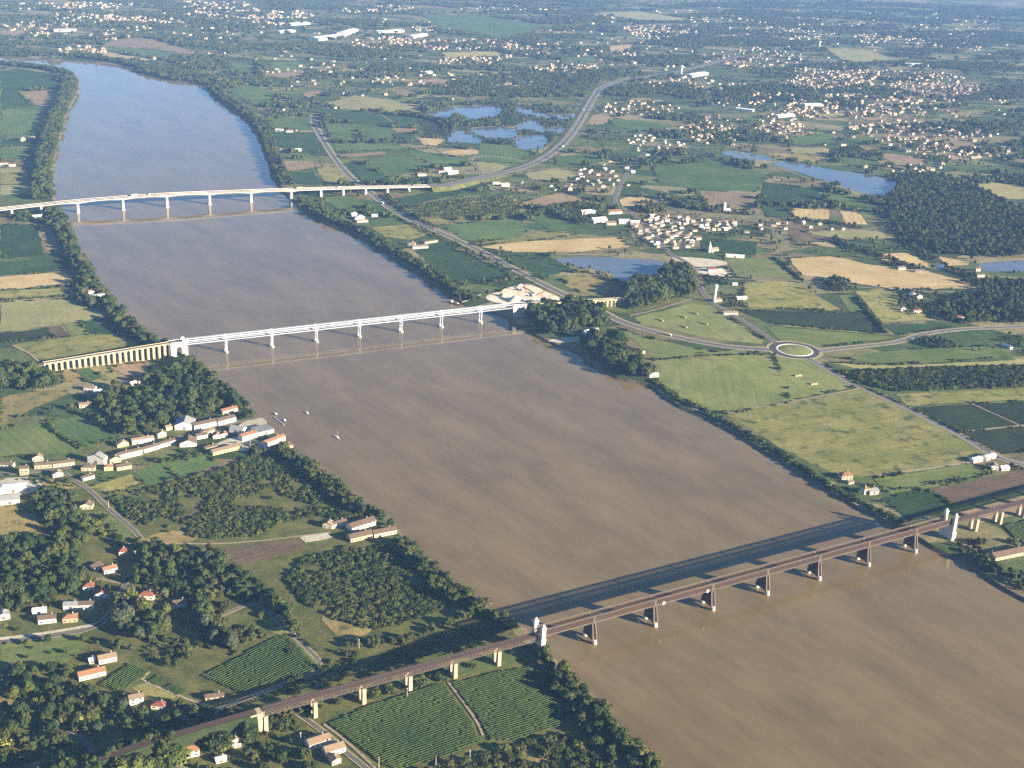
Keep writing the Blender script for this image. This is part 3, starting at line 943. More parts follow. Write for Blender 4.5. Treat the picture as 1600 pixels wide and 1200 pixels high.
for i in range(8):
    u0, u1 = RB_U[i] + 0.15, RB_U[i + 1] - 0.15
    sp = track('span', u0, u1, ZB + 1.6, rail_bridge, 3.9)
    for s in (-1, 1):
        v = s * HV
        c = MB()
        c.box(u0, u1, v - 0.38, v + 0.38, ZT - 0.4, ZT)
        c.box(u0, u1, v - 0.12, v + 0.12, ZT - 1.2, ZT - 0.45)
        c.build('top_chord', M['iron_grey'], sp)
        c = MB()
        c.box(u0, u1, v - 0.5, v + 0.5, ZB, ZB + 0.45)
        c.box(u0, u1, v - 0.12, v + 0.12, ZB + 0.45, ZB + 1.2)
        c.build('bottom_chord', M['iron_grey'], sp)
        la = MB()
        L = u1 - u0
        nb = int(round(L / 1.9))
        st = L / nb
        hgt = ZT - ZB - 1.2
        run = hgt * 0.95
        for k in range(-4, nb + 1):
            for dr in (1, -1):
                a = k * st
                b = a + run
                p, q = (a, 0.0), (b, 1.0)
                if a < 0:
                    p = (0.0, -a / run)
                if b > L:
                    q = (L, (L - a) / run)
                if p[0] >= L - 0.3 or q[0] <= 0.3:
                    continue
                x0, x1 = (p[0], q[0]) if dr > 0 else (L - p[0], L - q[0])
                vv = v + (0.16 if dr > 0 else -0.16)
                la.bar((u0 + x0, vv, ZB + 0.6 + p[1] * hgt), (u0 + x1, vv, ZB + 0.6 + q[1] * hgt), 0.12, 0.5)
        tag(la.build('lattice', M['iron_brown'], sp), kind='stuff')
        for ue in (u0 + 0.6, u1 - 0.6):
            po = MB()
            po.box(ue - 0.6, ue + 0.6, v - 0.45, v + 0.45, ZB + 0.46, ZT - 0.46)
            po.build('end_post', M['iron_grey'], sp)
    cb = MB()
    for k in range(1, int((u1 - u0) / 6)):
        cb.box(u0 + k * 6 - 0.25, u0 + k * 6 + 0.25, -HV + 0.5, HV - 0.5, ZB + 0.1, ZB + 1.0)
    tag(cb.build('cross_beams', M['iron_brown'], sp), kind='stuff')

# iron piers on twin masonry feet
for k in range(7):
    u = 73.6 * k
    pr = MB()
    z0, z1 = 4.2, ZB - 0.1
    wb, wt = 8.6, 4.9
    legs = []
    for s in (-1, 1):
        for e in (-1, 1):
            legs.append(((u + e * 2.3, s * wb, z0), (u + e * 1.6, s * wt, z1), s, e))
    for lv in range(9):
        a, b = lv / 9, (lv + 1) / 9
        for e in (-1, 1):
            ue = lambda t: u + e * (2.3 - 0.7 * t)
            ve = lambda t: wb + (wt - wb) * t
            za, zb_ = z0 + (z1 - z0) * a, z0 + (z1 - z0) * b
            pr.bar((ue(a), -ve(a), za), (ue(b), ve(b), zb_), 0.75)
            pr.bar((ue(a), ve(a), za), (ue(b), -ve(b), zb_), 0.75)
            pr.bar((ue(b), -ve(b), zb_), (ue(b), ve(b), zb_), 0.4)
            m0, m1 = ve(a), ve(b)
            pr.bar((ue(a), -m0, za), (ue(b), 0, zb_), 0.7)
            pr.bar((ue(a), m0, za), (ue(b), 0, zb_), 0.7)
        for s in (-1, 1):
            va, vb = s * (wb + (wt - wb) * a), s * (wb + (wt - wb) * b)
            pr.bar((u - 2.3 + 0.7 * a, va, z0 + (z1 - z0) * a), (u + 2.3 - 0.7 * b, vb, z0 + (z1 - z0) * b), 0.3)
            pr.bar((u + 2.3 - 0.7 * a, va, z0 + (z1 - z0) * a), (u - 2.3 + 0.7 * b, vb, z0 + (z1 - z0) * b), 0.3)
    po = pr.build('pier', M['iron_brown'], rail_bridge)
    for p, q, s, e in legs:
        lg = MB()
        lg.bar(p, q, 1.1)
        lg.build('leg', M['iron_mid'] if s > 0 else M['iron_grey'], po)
    for s in (-1, 1):
        ft = MB()
        ft.lathe((u, s * wb), [(2.3, -1.0), (2.2, 2.6), (2.0, 2.9), (1.9, 4.0), (1.0, 4.25)], 12)
        ft.build('masonry_foot', M['stone_white'], po)
    cap = MB()
    cap.box(u - 2.2, u + 2.2, -wt - 0.6, wt + 0.6, ZB - 0.8, ZB - 0.06)
    cap.build('pier_cap', M['iron_brown'], po)

# white end towers
for u in (-60.0, 501.6):
    for v in (-7.2, 7.2):
        tw = MB()
        tw.frustum((u, v), 3.2, 2.9, 0.0, 3.0, 2.7, 12.0)
        tw.frustum((u, v), 2.2, 2.0, 12.0, 2.0, 1.8, 33.0)
        t = tw.build('tower', M['stone_white'], rail_bridge)
        cp = MB()
        cp.frustum((u, v), 2.6, 2.4, 33.0, 2.6, 2.4, 34.0)
        cp.lathe((u, v), [(2.2, 34.0), (2.1, 35.0), (1.5, 36.4), (0.4, 37.2)], 10)
        cp.build('cap', M['stone_white'], t)
        for zz in (12.0, 20.5):
            bd = MB()
            bd.frustum((u, v), 3.3 if zz < 15 else 2.75, 3.0 if zz < 15 else 2.55, zz, 3.3 if zz < 15 else 2.75, 3.0 if zz < 15 else 2.55, zz + 0.8)
            bd.build('string_course', M['stone_white'], t)
    ab = MB()
    ab.box(u - 2.2, u + 2.2, -4.9, 4.9, 0.0, ZB - 0.6)
    ab.build('abutment', M['stone_white'], rail_bridge)

# approach viaducts: deck girders on paired masonry pillars
def approach(us, zs, pairs):
    for a, b, za, zb_ in zip(us[:-1], us[1:], zs[:-1], zs[1:]):
        a2, b2 = (a + 0.1, b - 0.1) if b > a else (a - 0.1, b + 0.1)
        d = MB()
        d.add([(a2, -4.2, za - 0.6), (b2, -4.2, zb_ - 0.6), (b2, 4.2, zb_ - 0.6), (a2, 4.2, za - 0.6),
               (a2, -4.2, za), (b2, -4.2, zb_), (b2, 4.2, zb_), (a2, 4.2, za)],
              [(3, 2, 1, 0), (4, 5, 6, 7), (0, 1, 5, 4), (1, 2, 6, 5), (2, 3, 7, 6), (3, 0, 4, 7)])
        sp = d.build('approach_span', M['ballast'], rail_bridge)
        r = MB()
        for v in (-2.55, -1.1, 1.1, 2.55):
            r.bar((a2, v, za + 0.12), (b2, v, zb_ + 0.12), 0.18)
        r.build('rails', M['rail'], sp)
        for s in (-1, 1):
            v = s * 4.0
            c = MB()
            c.bar((a2, v, za - 4.4), (b2, v, zb_ - 4.4), 0.8, 0.5)
            c.build('bottom_chord', M['iron_grey'], sp)
            la = MB()
            L = b2 - a2
            nb = max(2, int(abs(L) / 3.4))
            for k in range(nb):
                t0, t1 = k / nb, (k + 1) / nb
                zl, zr = za + (zb_ - za) * t0, za + (zb_ - za) * t1
                la.bar((a2 + L * t0, v, zl - 4.3), (a2 + L * t1, v, zr - 0.7), 0.14, 0.4)
                la.bar((a2 + L * t0, v + 0.2, zl - 0.7), (a2 + L * t1, v + 0.2, zr - 4.3), 0.14, 0.4)
                la.bar((a2 + L * t0, v, zl - 4.3), (a2 + L * t0, v, zl - 0.7), 0.35)
            tag(la.build('lattice', M['iron_grey'], sp), kind='stuff')
            pa = MB()
            pa.bar((a2, s * 4.15, za + 0.9), (b2, s * 4.15, zb_ + 0.9), 0.14)
            for k in range(0, nb + 1, 2):
                t0 = k / nb
                zl = za + (zb_ - za) * t0
                pa.bar((a2 + L * t0, s * 4.15, zl), (a2 + L * t0, s * 4.15, zl + 0.9), 0.12)
            pa.build('railing', M['iron_brown'], sp)
    for u, z in pairs:
        for s in (-1, 1):
            p = MB()
            p.frustum((u, s * 4.0), 1.9, 2.1, 1.5, 1.6, 1.8, z - 5.5)
            po = p.build('pillar', M['brick'], rail_bridge)
            c = MB()
            c.box(u - 2.0, u + 2.0, s * 4.0 - 2.1, s * 4.0 + 2.1, z - 5.5, z - 4.66)
            c.build('pillar_cap', M['stone'], po)


RZ = ZB + 1.7
lu = [-62.3, -106, -152.5, -198.5, -244, -290, -335]
approach(lu, [RZ] * 7, [(u, RZ) for u in lu[1:]])
ab = MB()
ab.box(-348, -337.2, -4.6, 4.6, 1.0, RZ - 0.7)
ab.build('end_abutment', M['brick'], rail_bridge)
ru = [503.9, 545.5, 588, 630.5, 673, 716, 759]
approach(ru, [RZ] * 7, [(u, RZ) for u in ru[1:]])
EMB = []
emb = MB()
el = [(-342, RZ - 0.2), (-430, RZ - 1.5), (-520, 15.0), (-700, 8)]


def ground_z(x, y):
    dx, dy = x - o_r[0], y - o_r[1]
    u, v = dx * math.cos(T_R) + dy * math.sin(T_R), -dx * math.sin(T_R) + dy * math.cos(T_R)
    if u > -345:
        return GZ
    z = float(np.interp(-u, [-e[0] for e in el], [e[1] for e in el]))
    return max(GZ, min(z - 0.3, z - (abs(v) - 4.2) / 0.2 - 0.3))

for (a, za), (b, zb_) in zip(el[:-1], el[1:]):
    vs = []
    for u, z in ((a, za), (b, zb_)):
        w = (z - GZ) * 0.2
        vs += [(u, -4.2 - w, GZ - 0.2), (u, -4.2, z), (u, 4.2, z), (u, 4.2 + w, GZ - 0.2)]
    emb.add(vs, [(0, 1, 5, 4), (1, 2, 6, 5), (2, 3, 7, 6)] + ([(3, 2, 1, 0)] if a == -342 else []))
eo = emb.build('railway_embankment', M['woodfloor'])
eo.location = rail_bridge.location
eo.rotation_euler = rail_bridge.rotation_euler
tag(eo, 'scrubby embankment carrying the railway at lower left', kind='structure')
tr = MB()
for (a, za), (b, zb_) in zip(el[:-1], el[1:]):
    tr.add([(a, -3.6, za + 0.1), (b, -3.6, zb_ + 0.1), (b, 3.6, zb_ + 0.1), (a, 3.6, za + 0.1)], [(0, 1, 2, 3)])
to = tr.build('railway_track', M['ballast'])
to.location = eo.location
to.rotation_euler = eo.rotation_euler
tag(to, 'rust brown track bed on the embankment', kind='structure')
# round white navigation boards on the near girder
for u in (84.0, 140.0):
    w = o_r + np.array([math.cos(T_R), math.sin(T_R)]) * u - nR * (HV + 0.75)
    sg = empty('navigation_board', (w[0], w[1], ZB + 1.2), T_R)
    bdm = MB()
    nn = 16
    vs = [(1.9 * math.cos(2 * math.pi * k / nn), y, 1.9 * math.sin(2 * math.pi * k / nn)) for y in (-0.1, 0.1) for k in range(nn)]
    bdm.add(vs, [tuple(range(nn)), tuple(range(2 * nn - 1, nn - 1, -1))] + [(k, nn + k, nn + (k + 1) % nn, (k + 1) % nn) for k in range(nn)])
    bdm.build('board', M['iron_white'], sg)
    br = MB()
    br.box(-0.1, 0.1, 0.1, 0.3, -1.7, 1.7)
    br.box(-1.2, 1.2, 0.1, 0.3, -0.1, 0.1)
    br.build('bracket', M['iron_grey'], sg)
    tag(sg, 'round white navigation board on the railway girder, %s pier' % ('right of the second' if u < 100 else 'left of the third'), 'sign')

# ------------------------------------------------------------------ white iron road bridge with stone arcades
T_E = 0.4911
E0 = np.array([-446.7, 1826.7])
nE = np.array([-math.sin(T_E), math.cos(T_E)])
o_e = E0 + nE * 6.2
road_bridge = empty('road_bridge', (o_e[0], o_e[1], 0), T_E)
tag(road_bridge, 'white iron girder road bridge on slim twin columns with stone arched approaches, second from camera', 'bridge')
EB, ET, EV = 20.3, 27.4, 4.4
EU = [-60.0] + [73.6 * k for k in range(7)] + [501.6]
for i in range(8):
    u0, u1 = EU[i] + 0.1, EU[i + 1] - 0.1
    d = MB()
    d.box(u0, u1, -EV + 0.5, EV - 0.5, ET - 2.6, ET - 2.0)
    sp = d.build('span', M['asphalt'], road_bridge)
    for s in (-1, 1):
        v = s * EV
        c = MB()
        c.box(u0, u1, v - 0.45, v + 0.45, ET - 1.5, ET - 0.3)
        c.build('top_chord', M['iron_white'], sp)
        c = MB()
        c.box(u0, u1, v - 0.45, v + 0.45, EB, EB + 1.15)
        c.build('bottom_chord', M['iron_white'], sp)
        la = MB()
        L = u1 - u0
        nb = int(round(L / 3.6))
        for k in range(nb):
            a, b = u0 + L * k / nb, u0 + L * (k + 1) / nb
            la.bar((a, v, EB + 1.1), (b, v, ET - 1.45), 0.1, 0.2)
            la.bar((a, v + 0.2, ET - 1.45), (b, v + 0.2, EB + 1.1), 0.1, 0.2)
        tag(la.build('lattice', M['iron_blue'], sp), kind='stuff')
        ra = MB()
        ra.box(u0, u1, v - 0.12, v + 0.12, ET + 0.55, ET + 0.75)
        for k in range(0, nb + 1):
            a = u0 + L * k / nb
            ra.box(a - 0.1, a + 0.1, v - 0.1, v + 0.1, ET - 0.3, ET + 0.55)
        ra.build('parapet', M['iron_white'], sp)
        for ue in (u0 + 0.75, u1 - 0.75):
            ps = MB()
            ps.box(ue - 0.75, ue + 0.75, v - 0.6, v + 0.6, EB + 0.1, ET + 1.0)
            ps.build('end_post', M['iron_white'], sp)
for k in range(7):
    u = 73.6 * k
    pc = MB()
    pc.box(u - 1.6, u + 1.6, -EV - 0.7, EV + 0.7, EB - 1.4, EB - 0.06)
    for zz in (8.0, 13.5):
        pc.box(u - 0.3, u + 0.3, -EV, EV, zz, zz + 0.6)
    pc.bar((u, -EV, 8.3), (u, EV, 13.8), 0.3)
    pc.bar((u, EV, 8.3), (u, -EV, 13.8), 0.3)
    po = pc.build('pier', M['iron_white'], road_bridge)
    for s in (-1, 1):
        cl = MB()
        cl.lathe((u, s * EV), [(1.35, 3.0), (1.25, 3.6), (1.15, 17.8), (1.6, 18.9)], 12)
        cl.build('column', M['iron_white'], po, smooth=False)
        ft = MB()
        ft.lathe((u, s * EV), [(2.6, -1.0), (2.5, 2.2), (1.9, 3.0), (1.4, 3.2)], 12)
        ft.build('column_foot', M['stone_white'], po)

# stone abutments with one tall arch each, then the arcades
def arch_bay(L, W, z0, za, zb_, open_w, spring_a, mat):
    """one bay: two side walls with an arched opening, soffit, deck; local x 0..L, height za->zb_"""
    b = MB()
    xo0, xo1 = (L - open_w) / 2, (L + open_w) / 2
    n = 8
    rad = open_w / 2
    arc = [(xo0, z0)] + [(L / 2 - rad * math.cos(math.pi * k / n), spring_a + rad * math.sin(math.pi * k / n)) for k in range(n + 1)] + [(xo1, z0)]
    out_top = lambda x: za + (zb_ - za) * x / L
    for v, flip in ((-W / 2, False), (W / 2, True)):
        vs, fs = [], []
        vs += [(0, v, z0), (xo0, v, z0), (xo0, v, out_top(xo0)), (0, v, out_top(0))]
        fs.append((0, 1, 2, 3))
        vs += [(xo1, v, z0), (L, v, z0), (L, v, out_top(L)), (xo1, v, out_top(xo1))]
        fs.append((4, 5, 6, 7))
        base = 8
        m = n + 1
        for k in range(m):
            x, z = arc[1 + k]
            vs += [(x, v, z), (x, v, out_top(x))]
        for k in range(m - 1):
            fs.append((base + 2 * k, base + 2 * k + 2, base + 2 * k + 3, base + 2 * k + 1))
        if flip:
            fs = [tuple(reversed(f)) for f in fs]
        b.add(vs, fs)
    vs = [(x, v, z) for x, z in arc for v in (-W / 2, W / 2)]
    fs = [(2 * k, 2 * k + 1, 2 * k + 3, 2 * k + 2) for k in range(len(arc) - 1)]
    b.add(vs, fs)
    b.add([(0, -W / 2, out_top(0)), (L, -W / 2, out_top(L)), (L, W / 2, out_top(L)), (0, W / 2, out_top(0))], [(0, 1, 2, 3)])
    return b


def deck_strip(name, x0, x1, z0, z1, W, mat, parent):
    d = MB()
    d.add([(x0, -W / 2, z0), (x1, -W / 2, z1), (x1, W / 2, z1), (x0, W / 2, z0)], [(0, 1, 2, 3)])
    return d.build(name, mat, parent)


for side in (-1, 1):
    ua = -60.2 if side < 0 else 501.8
    fl = lambda x: (ua + side * x)
    for j, (x0, L, ow, W) in enumerate([(0.0, 26.0, 9.0, 13.0)] + [(26.0 + 8.35 * k, 8.35, 4.9, 9.5) for k in range(22 if side < 0 else 24)]):
        za = ET - 1.4 - (0.055 * max(0, x0 - 10))
        zb_ = ET - 1.4 - (0.055 * max(0, x0 + L - 10))
        a, b = (fl(x0), fl(x0 + L))
        lo, hi = min(a, b), max(a, b)
        zl, zh = (za, zb_) if side > 0 else (zb_, za)
        bay = arch_bay(L, W, 1.0, zl - (0 if j else -0.6), zh - (0 if j else -0.6), ow, min(zl, zh) - (10.5 if j == 0 else 2.9) , M['stone'])
        ob = bay.build('abutment' if j == 0 else 'arch_bay', M['stone_white'] if j == 0 else M['stone'], road_bridge)
        ob.location = (lo, 0, 0)
        dk = deck_strip('roadway', 0.05, L - 0.05, zl + (0.65 if not j else 0.06), zh + (0.65 if not j else 0.06), W - 1.6, M['asphalt_old'], ob)
        for s in (-1, 1):
            pp = MB()
            v = s * (W / 2 - 0.25)
            pp.bar((0.02, v, zl + (0.6 if not j else 0) + 0.45), (L - 0.02, v, zh + (0.6 if not j else 0) + 0.45), 0.62, 0.95)
            pp.build('parapet', M['stone_white'] if j == 0 else M['stone'], ob)
    if side < 0:
        for v in (-6.0, 6.0):
            pv = MB()
            pv.box(-68.5, -62.5, v - 2, v + 2, ET - 0.9, ET + 2.2)
            pv.frustum((-65.5, v), 3.3, 2.3, ET + 2.2, 0.4, 0.3, ET + 3.4)
            pv.build('toll_lodge', M['stone_white'], road_bridge)

for side, u_a, z_a in ((-1, -60.2 - 26 - 22 * 8.35, ET - 1.4 - 0.055 * (16 + 22 * 8.35)), (1, 501.8 + 26 + 24 * 8.35, ET - 1.4 - 0.055 * (16 + 24 * 8.35))):
    em = MB()
    vs = []
    for k in range(7):
        t = k / 6
        u, z = u_a + side * 110 * t, z_a + (GZ + 0.9 - z_a) * t
        w = max(0.4, (z - GZ) * 1.2)
        vs += [(u, -4.8 - w, GZ - 0.1), (u, -4.8, z), (u, 4.8, z), (u, 4.8 + w, GZ - 0.1)]
    em.add(vs, [(4 * k + j, 4 * k + j + 1, 4 * k + j + 5, 4 * k + j + 4) for k in range(6) for j in range(3)] + [(0, 1, 2, 3)])
    eo2 = em.build('road_embankment', M['rough'])
    eo2.location = road_bridge.location
    eo2.rotation_euler = road_bridge.rotation_euler
    tag(eo2, 'grassy road embankment at the %s end of the stone arches' % ('left' if side < 0 else 'right'), kind='structure')
    rs = MB()
    rs.add([(u_a, -3.6, z_a + 0.1), (u_a + side * 110, -3.6, GZ + 1.0), (u_a + side * 110, 3.6, GZ + 1.0), (u_a, 3.6, z_a + 0.1)], [(0, 1, 2, 3)])
    ro2 = rs.build('road', M['asphalt_old'])
    ro2.location = road_bridge.location
    ro2.rotation_euler = road_bridge.rotation_euler
    tag(ro2, 'road running off the %s end of the stone arches' % ('left' if side < 0 else 'right'), kind='structure')

# ------------------------------------------------------------------ motorway viaduct (farthest)
T_M = 0.4797
M0 = np.array([-965.95, 2662.2])
dM = np.array([math.cos(T_M), math.sin(T_M)])
nM = np.array([-dM[1], dM[0]])
mv = empty('motorway_viaduct', (M0[0], M0[1], 0), T_M)
tag(mv, 'pale concrete haunched motorway viaduct crossing the river farthest from the camera', 'bridge')
zp_u = [-560, -420, -160, -75, 0, 96, 200, 300, 480, 640, 790, 900]
zp_z = [7, 9, 16.5, 21.5, 25.0, 27.8, 28.6, 27.4, 23.6, 19.3, 14.2, 11]
MU = [-480, -420, -360, -304, -248, -192, -135, -75.5] + [95.86 * k for k in range(6)] + [551.8, 607.4, 664, 720, 776, 830]
for a, b in zip(MU[:-1], MU[1:]):
    main = -76 <= a and b <= 552
    n = 10 if main else 2
    sec = []
    for k in range(n + 1):
        t = k / n
        u = a + 0.08 + (b - a - 0.16) * t
        z = lin(zp_u, zp_z, u)
        hd = 2.4
        if main:
            pa = 1.0 if a > -70 else 0.25
            pb = 1.0 if b < 540 else 0.25
            hd = 2.4 + 2.4 * max(pa * (1 - 2 * t) ** 2 if t < 0.5 else 0, pb * (2 * t - 1) ** 2 if t >= 0.5 else 0)
        sec.append((u, z, hd))
    m = MB()
    vs = []
    for u, z, hd in sec:
        vs += [(u, -12.5, z), (u, -12.5, z - 0.6), (u, -8.5, z - 1.0), (u, -7.0, z - hd), (u, 7.0, z - hd), (u, 8.5, z - 1.0), (u, 12.5, z - 0.6), (u, 12.5, z)]
    fs = []
    for k in range(n):
        for j in range(8):
            fs.append((k * 8 + j, (k + 1) * 8 + j, (k + 1) * 8 + (j + 1) % 8, k * 8 + (j + 1) % 8))
    fs += [tuple(range(7, -1, -1)), tuple(range(n * 8, n * 8 + 8))]
    m.add(vs, [tuple(reversed(f)) for f in fs])
    sp = m.build('span', M['concrete'], mv)
    rd = MB()
    for k in range(n):
        (ua, z1, _), (ub, z2, _) = sec[k], sec[k + 1]
        for v0, v1 in ((-11.6, -0.8), (0.8, 11.6)):
            rd.add([(ua, v0, z1 + 0.05), (ub, v0, z2 + 0.05), (ub, v1, z2 + 0.05), (ua, v1, z1 + 0.05)], [(0, 1, 2, 3)])
    rd.build('roadway', M['asphalt'], sp)
    pp = MB()
    for k in range(n):
        (ua, z1, _), (ub, z2, _) = sec[k], sec[k + 1]
        for v in (-12.2, 12.2, 0.0):
            pp.bar((ua, v, z1 + 0.4), (ub, v, z2 + 0.4), 0.5, 0.9)
    pp.build('parapet', M['concrete'], sp)
for u in MU[1:-1]:
    z = lin(zp_u, zp_z, u)
    main = -10 < u < 490
    hd = 4.8 if main else (3.0 if -80 < u < 556 else 2.4)
    p = MB()
    p.frustum((u, 0), 2.6, 6.0, -1.0 if main else 2.0, 2.0, 6.0, z - hd - 0.05)
    po = p.build('pier', M['concrete'], mv)
    if main:
        f = MB()
        f.box(u - 4, u + 4, -7.5, 7.5, -1.2, 0.7)
        f.build('pile_cap', M['concrete'], po)
# motorway on its embankment beyond the viaduct
end = M0 + dM * 830.5
MW = [tuple(end), tuple(end + dM * 40)] + [G(x, y, 9.0) for x, y in ((735, 281),)] + GP([(775, 274.5), (812, 264), (850, 248), (880, 225), (900, 200), (915, 175), (929, 151), (938, 139), (960, 129), (1000, 122), (1060, 112), (1110, 100), (1160, 88)])
mline = smooth_line(MW, 25)
mz = []
acc = 0
for i, p in enumerate(mline):
    if i:
        acc += math.dist(p, mline[i - 1])
    mz.append(max(4.2, 13.1 - acc * 0.022))
ROADS.append((mline, 27))
em = MB()
cross = [(-30, GZ - mz[0]), (-17, 0), (17, 0), (30, GZ - mz[0])]
lines = {}
for d in (-1, 1):
    lines[d] = None
vs = []
left_ = {o: offset_line(mline, o) for o in (-28, -17.5, 17.5, 28, -15.5, -3.2, 3.2, 15.5, -16.3, 16.3, 0)}
for i in range(len(mline)):
    for o_, z in ((-28, GZ + 0.5), (-17.5, mz[i] - 0.1), (17.5, mz[i] - 0.1), (28, GZ + 0.5)):
        x, y = left_[o_][i]
        vs.append((x, y, z))
fs = []
for i in range(len(mline) - 1):
    for j in range(3):
        fs.append((i * 4 + j + 1, i * 4 + j, (i + 1) * 4 + j, (i + 1) * 4 + j + 1))
fs.append((0, 1, 2, 3))
fs = [tuple(reversed(f)) for f in fs]
me_ = mesh_obj('motorway_embankment', vs, fs, M['rough'])
tag(me_, 'dry grass embankment and verges of the motorway', kind='structure')
for a, b in ((-15.5, -3.2), (3.2, 15.5)):
    k = len(mline)
    vs = [(left_[a][i][0], left_[a][i][1], mz[i] + 0.12) for i in range(k)] + [(left_[b][i][0], left_[b][i][1], mz[i] + 0.12) for i in range(k)]
    o = mesh_obj('motorway', vs, [(i, i + 1, k + i + 1, k + i) for i in range(k - 1)], M['asphalt_pale'])
    tag(o, 'grey motorway carriageway on the %s side of the median' % ('left' if b > 0 else 'right'), kind='structure')

# ------------------------------------------------------------------ buildings
UNIT = {}


def unit_box(mat):
    if mat not in UNIT:
        b = MB()
        b.box(-0.5, 0.5, -0.5, 0.5, 0, 1)
        me = bpy.data.meshes.new('box_' + mat)
        me.from_pydata(b.v, [], b.f)
        me.materials.append(M[mat])
        UNIT[mat] = me
    return UNIT[mat]


def piece(name, mat, parent, loc, size):
    o = bpy.data.objects.new(name, unit_box(mat))
    COL.objects.link(o)
    o.parent = parent
    o.location = loc
    o.scale = size
    return o


HOUSE_XY = []


def roof_mesh(L, W, h, style, pitch, over=0.5):
    b = MB()
    hx, hy = L / 2 + over, W / 2 + over
    t = 0.3
    if style == 'f':
        b.box(-hx, hx, -hy, hy, h, h + 0.5)
    elif style == 'h':
        rh = hy * pitch
        rx = max(0.3, hx - hy)
        b.add([(-hx, -hy, h), (hx, -hy, h), (hx, hy, h), (-hx, hy, h), (-rx, 0, h + rh), (rx, 0, h + rh),
               (-hx, -hy, h - t), (hx, -hy, h - t), (hx, hy, h - t), (-hx, hy, h - t)],
              [(0, 1, 5, 4), (1, 2, 5), (2, 3, 4, 5), (3, 0, 4), (6, 7, 1, 0), (7, 8, 2, 1), (8, 9, 3, 2), (9, 6, 0, 3), (9, 8, 7, 6)])
    else:
        if style == 'e':
            rh = hx * pitch
            b.add([(-hx, -hy, h), (0, -hy, h + rh), (hx, -hy, h), (-hx, hy, h), (0, hy, h + rh), (hx, hy, h),
                   (-hx, -hy, h - t), (0, -hy, h + rh - t), (hx, -hy, h - t), (-hx, hy, h - t), (0, hy, h + rh - t), (hx, hy, h - t)],
                  [(0, 1, 4, 3), (1, 2, 5, 4), (6, 9, 10, 7), (7, 10, 11, 8), (0, 6, 7, 1), (1, 7, 8, 2), (3, 4, 10, 9), (4, 5, 11, 10), (0, 3, 9, 6), (2, 8, 11, 5)])
        else:
            rh = hy * pitch
            b.add([(-hx, -hy, h), (-hx, 0, h + rh), (-hx, hy, h), (hx, -hy, h), (hx, 0, h + rh), (hx, hy, h),
                   (-hx, -hy, h - t), (-hx, 0, h + rh - t), (-hx, hy, h - t), (hx, -hy, h - t), (hx, 0, h + rh - t), (hx, hy, h - t)],
                  [(0, 3, 4, 1), (1, 4, 5, 2), (6, 7, 10, 9), (7, 8, 11, 10), (0, 1, 7, 6), (1, 2, 8, 7), (3, 9, 10, 4), (4, 10, 11, 5), (0, 6, 9, 3), (2, 5, 11, 8)])
    return b


def wall_mesh(L, W, h, style, pitch):
    b = MB()
    x, y = L / 2, W / 2
    vs = [(-x, -y, -0.3), (x, -y, -0.3), (x, y, -0.3), (-x, y, -0.3), (-x, -y, h), (x, -y, h), (x, y, h), (-x, y, h)]
    fs = [(0, 1, 5, 4), (1, 2, 6, 5), (2, 3, 7, 6), (3, 0, 4, 7)]
    if style == 'g':
        vs += [(-x, 0, h + y * pitch), (x, 0, h + y * pitch)]
        fs += [(4, 7, 8), (5, 9, 6)]
    elif style == 'e':
        vs += [(0, -y, h + x * pitch), (0, y, h + x * pitch)]
        fs += [(4, 5, 8), (6, 7, 9)]
    b.add(vs, fs)
    return b


def house(ax, ay, bx, by, W, h, roof, wall, style, label, cat='house', group=None, name='house', detail=True, pitch=0.42):
    A, B = np.array(G(ax, ay)), np.array(G(bx, by))
    L = float(np.linalg.norm(B - A))
    d = (B - A) / L
    n = np.array([-d[1], d[0]])
    if n[1] < 0:
        n = -n
        d = -d
    c = (A + B) / 2 + n * W / 2
    return house_at(c[0], c[1], math.atan2(d[1], d[0]), L, W, h, roof, wall, style, label, cat, group, name, detail, pitch)


def house_at(cx, cy, rz, L, W, h, roof, wall, style, label, cat='house', group=None, name='house', detail=True, pitch=0.42):
    r = empty(name, (cx, cy, GZ + 0.25), rz)
    tag(r, label, cat, group)
    HOUSE_XY.append((cx, cy, max(L, W) / 2 + 2))
    wall_mesh(L, W, h, style, pitch).build('wall', M['wall_' + wall], r)
    rf = roof_mesh(L, W, h + 0.05, style, pitch).build('roof', M['roof_' + roof], r)
    if not detail:
        return r
    if style != 'f':
        zc = h + (W if style == 'g' else L) / 2 * pitch * 0.55
        piece('chimney', 'wall_tan', rf, (L * 0.27 if style == 'g' else L * 0.2, W * 0.16, zc), (0.9, 0.9, 2.2))
    if roof == 'white' or roof == 'grey':
        piece('door', 'shutter', r, (0, -W / 2 - 0.05, 0.25), (3.2, 0.12, min(3.6, h - 0.6)))
        return r
    nw = max(2, min(6, int(L / 4.2)))
    for fl in range(1 if h < 5.6 else 2):
        z = 1.1 + fl * 2.9
        for k in range(nw):
            x = -L / 2 + L * (k + 0.5) / nw
            if fl == 0 and k == nw // 2:
                piece('door', 'shutter', r, (x, -W / 2 - 0.05, 0.25), (1.2, 0.12, 2.3))
            else:
                wd = piece('window', 'glass', r, (x, -W / 2 - 0.05, z), (1.15, 0.12, 1.4))
                for s in (-1, 1):
                    sh = piece('shutter', 'shutter', wd, (s * 0.78, 0.0, -0.03), (0.44, 1.4, 1.06))
        for yy in (-W / 4, W / 4):
            piece('window', 'glass', r, (L / 2 + 0.05, yy, z), (0.12, 1.1, 1.4))
    return r


V = 'left-bank village'
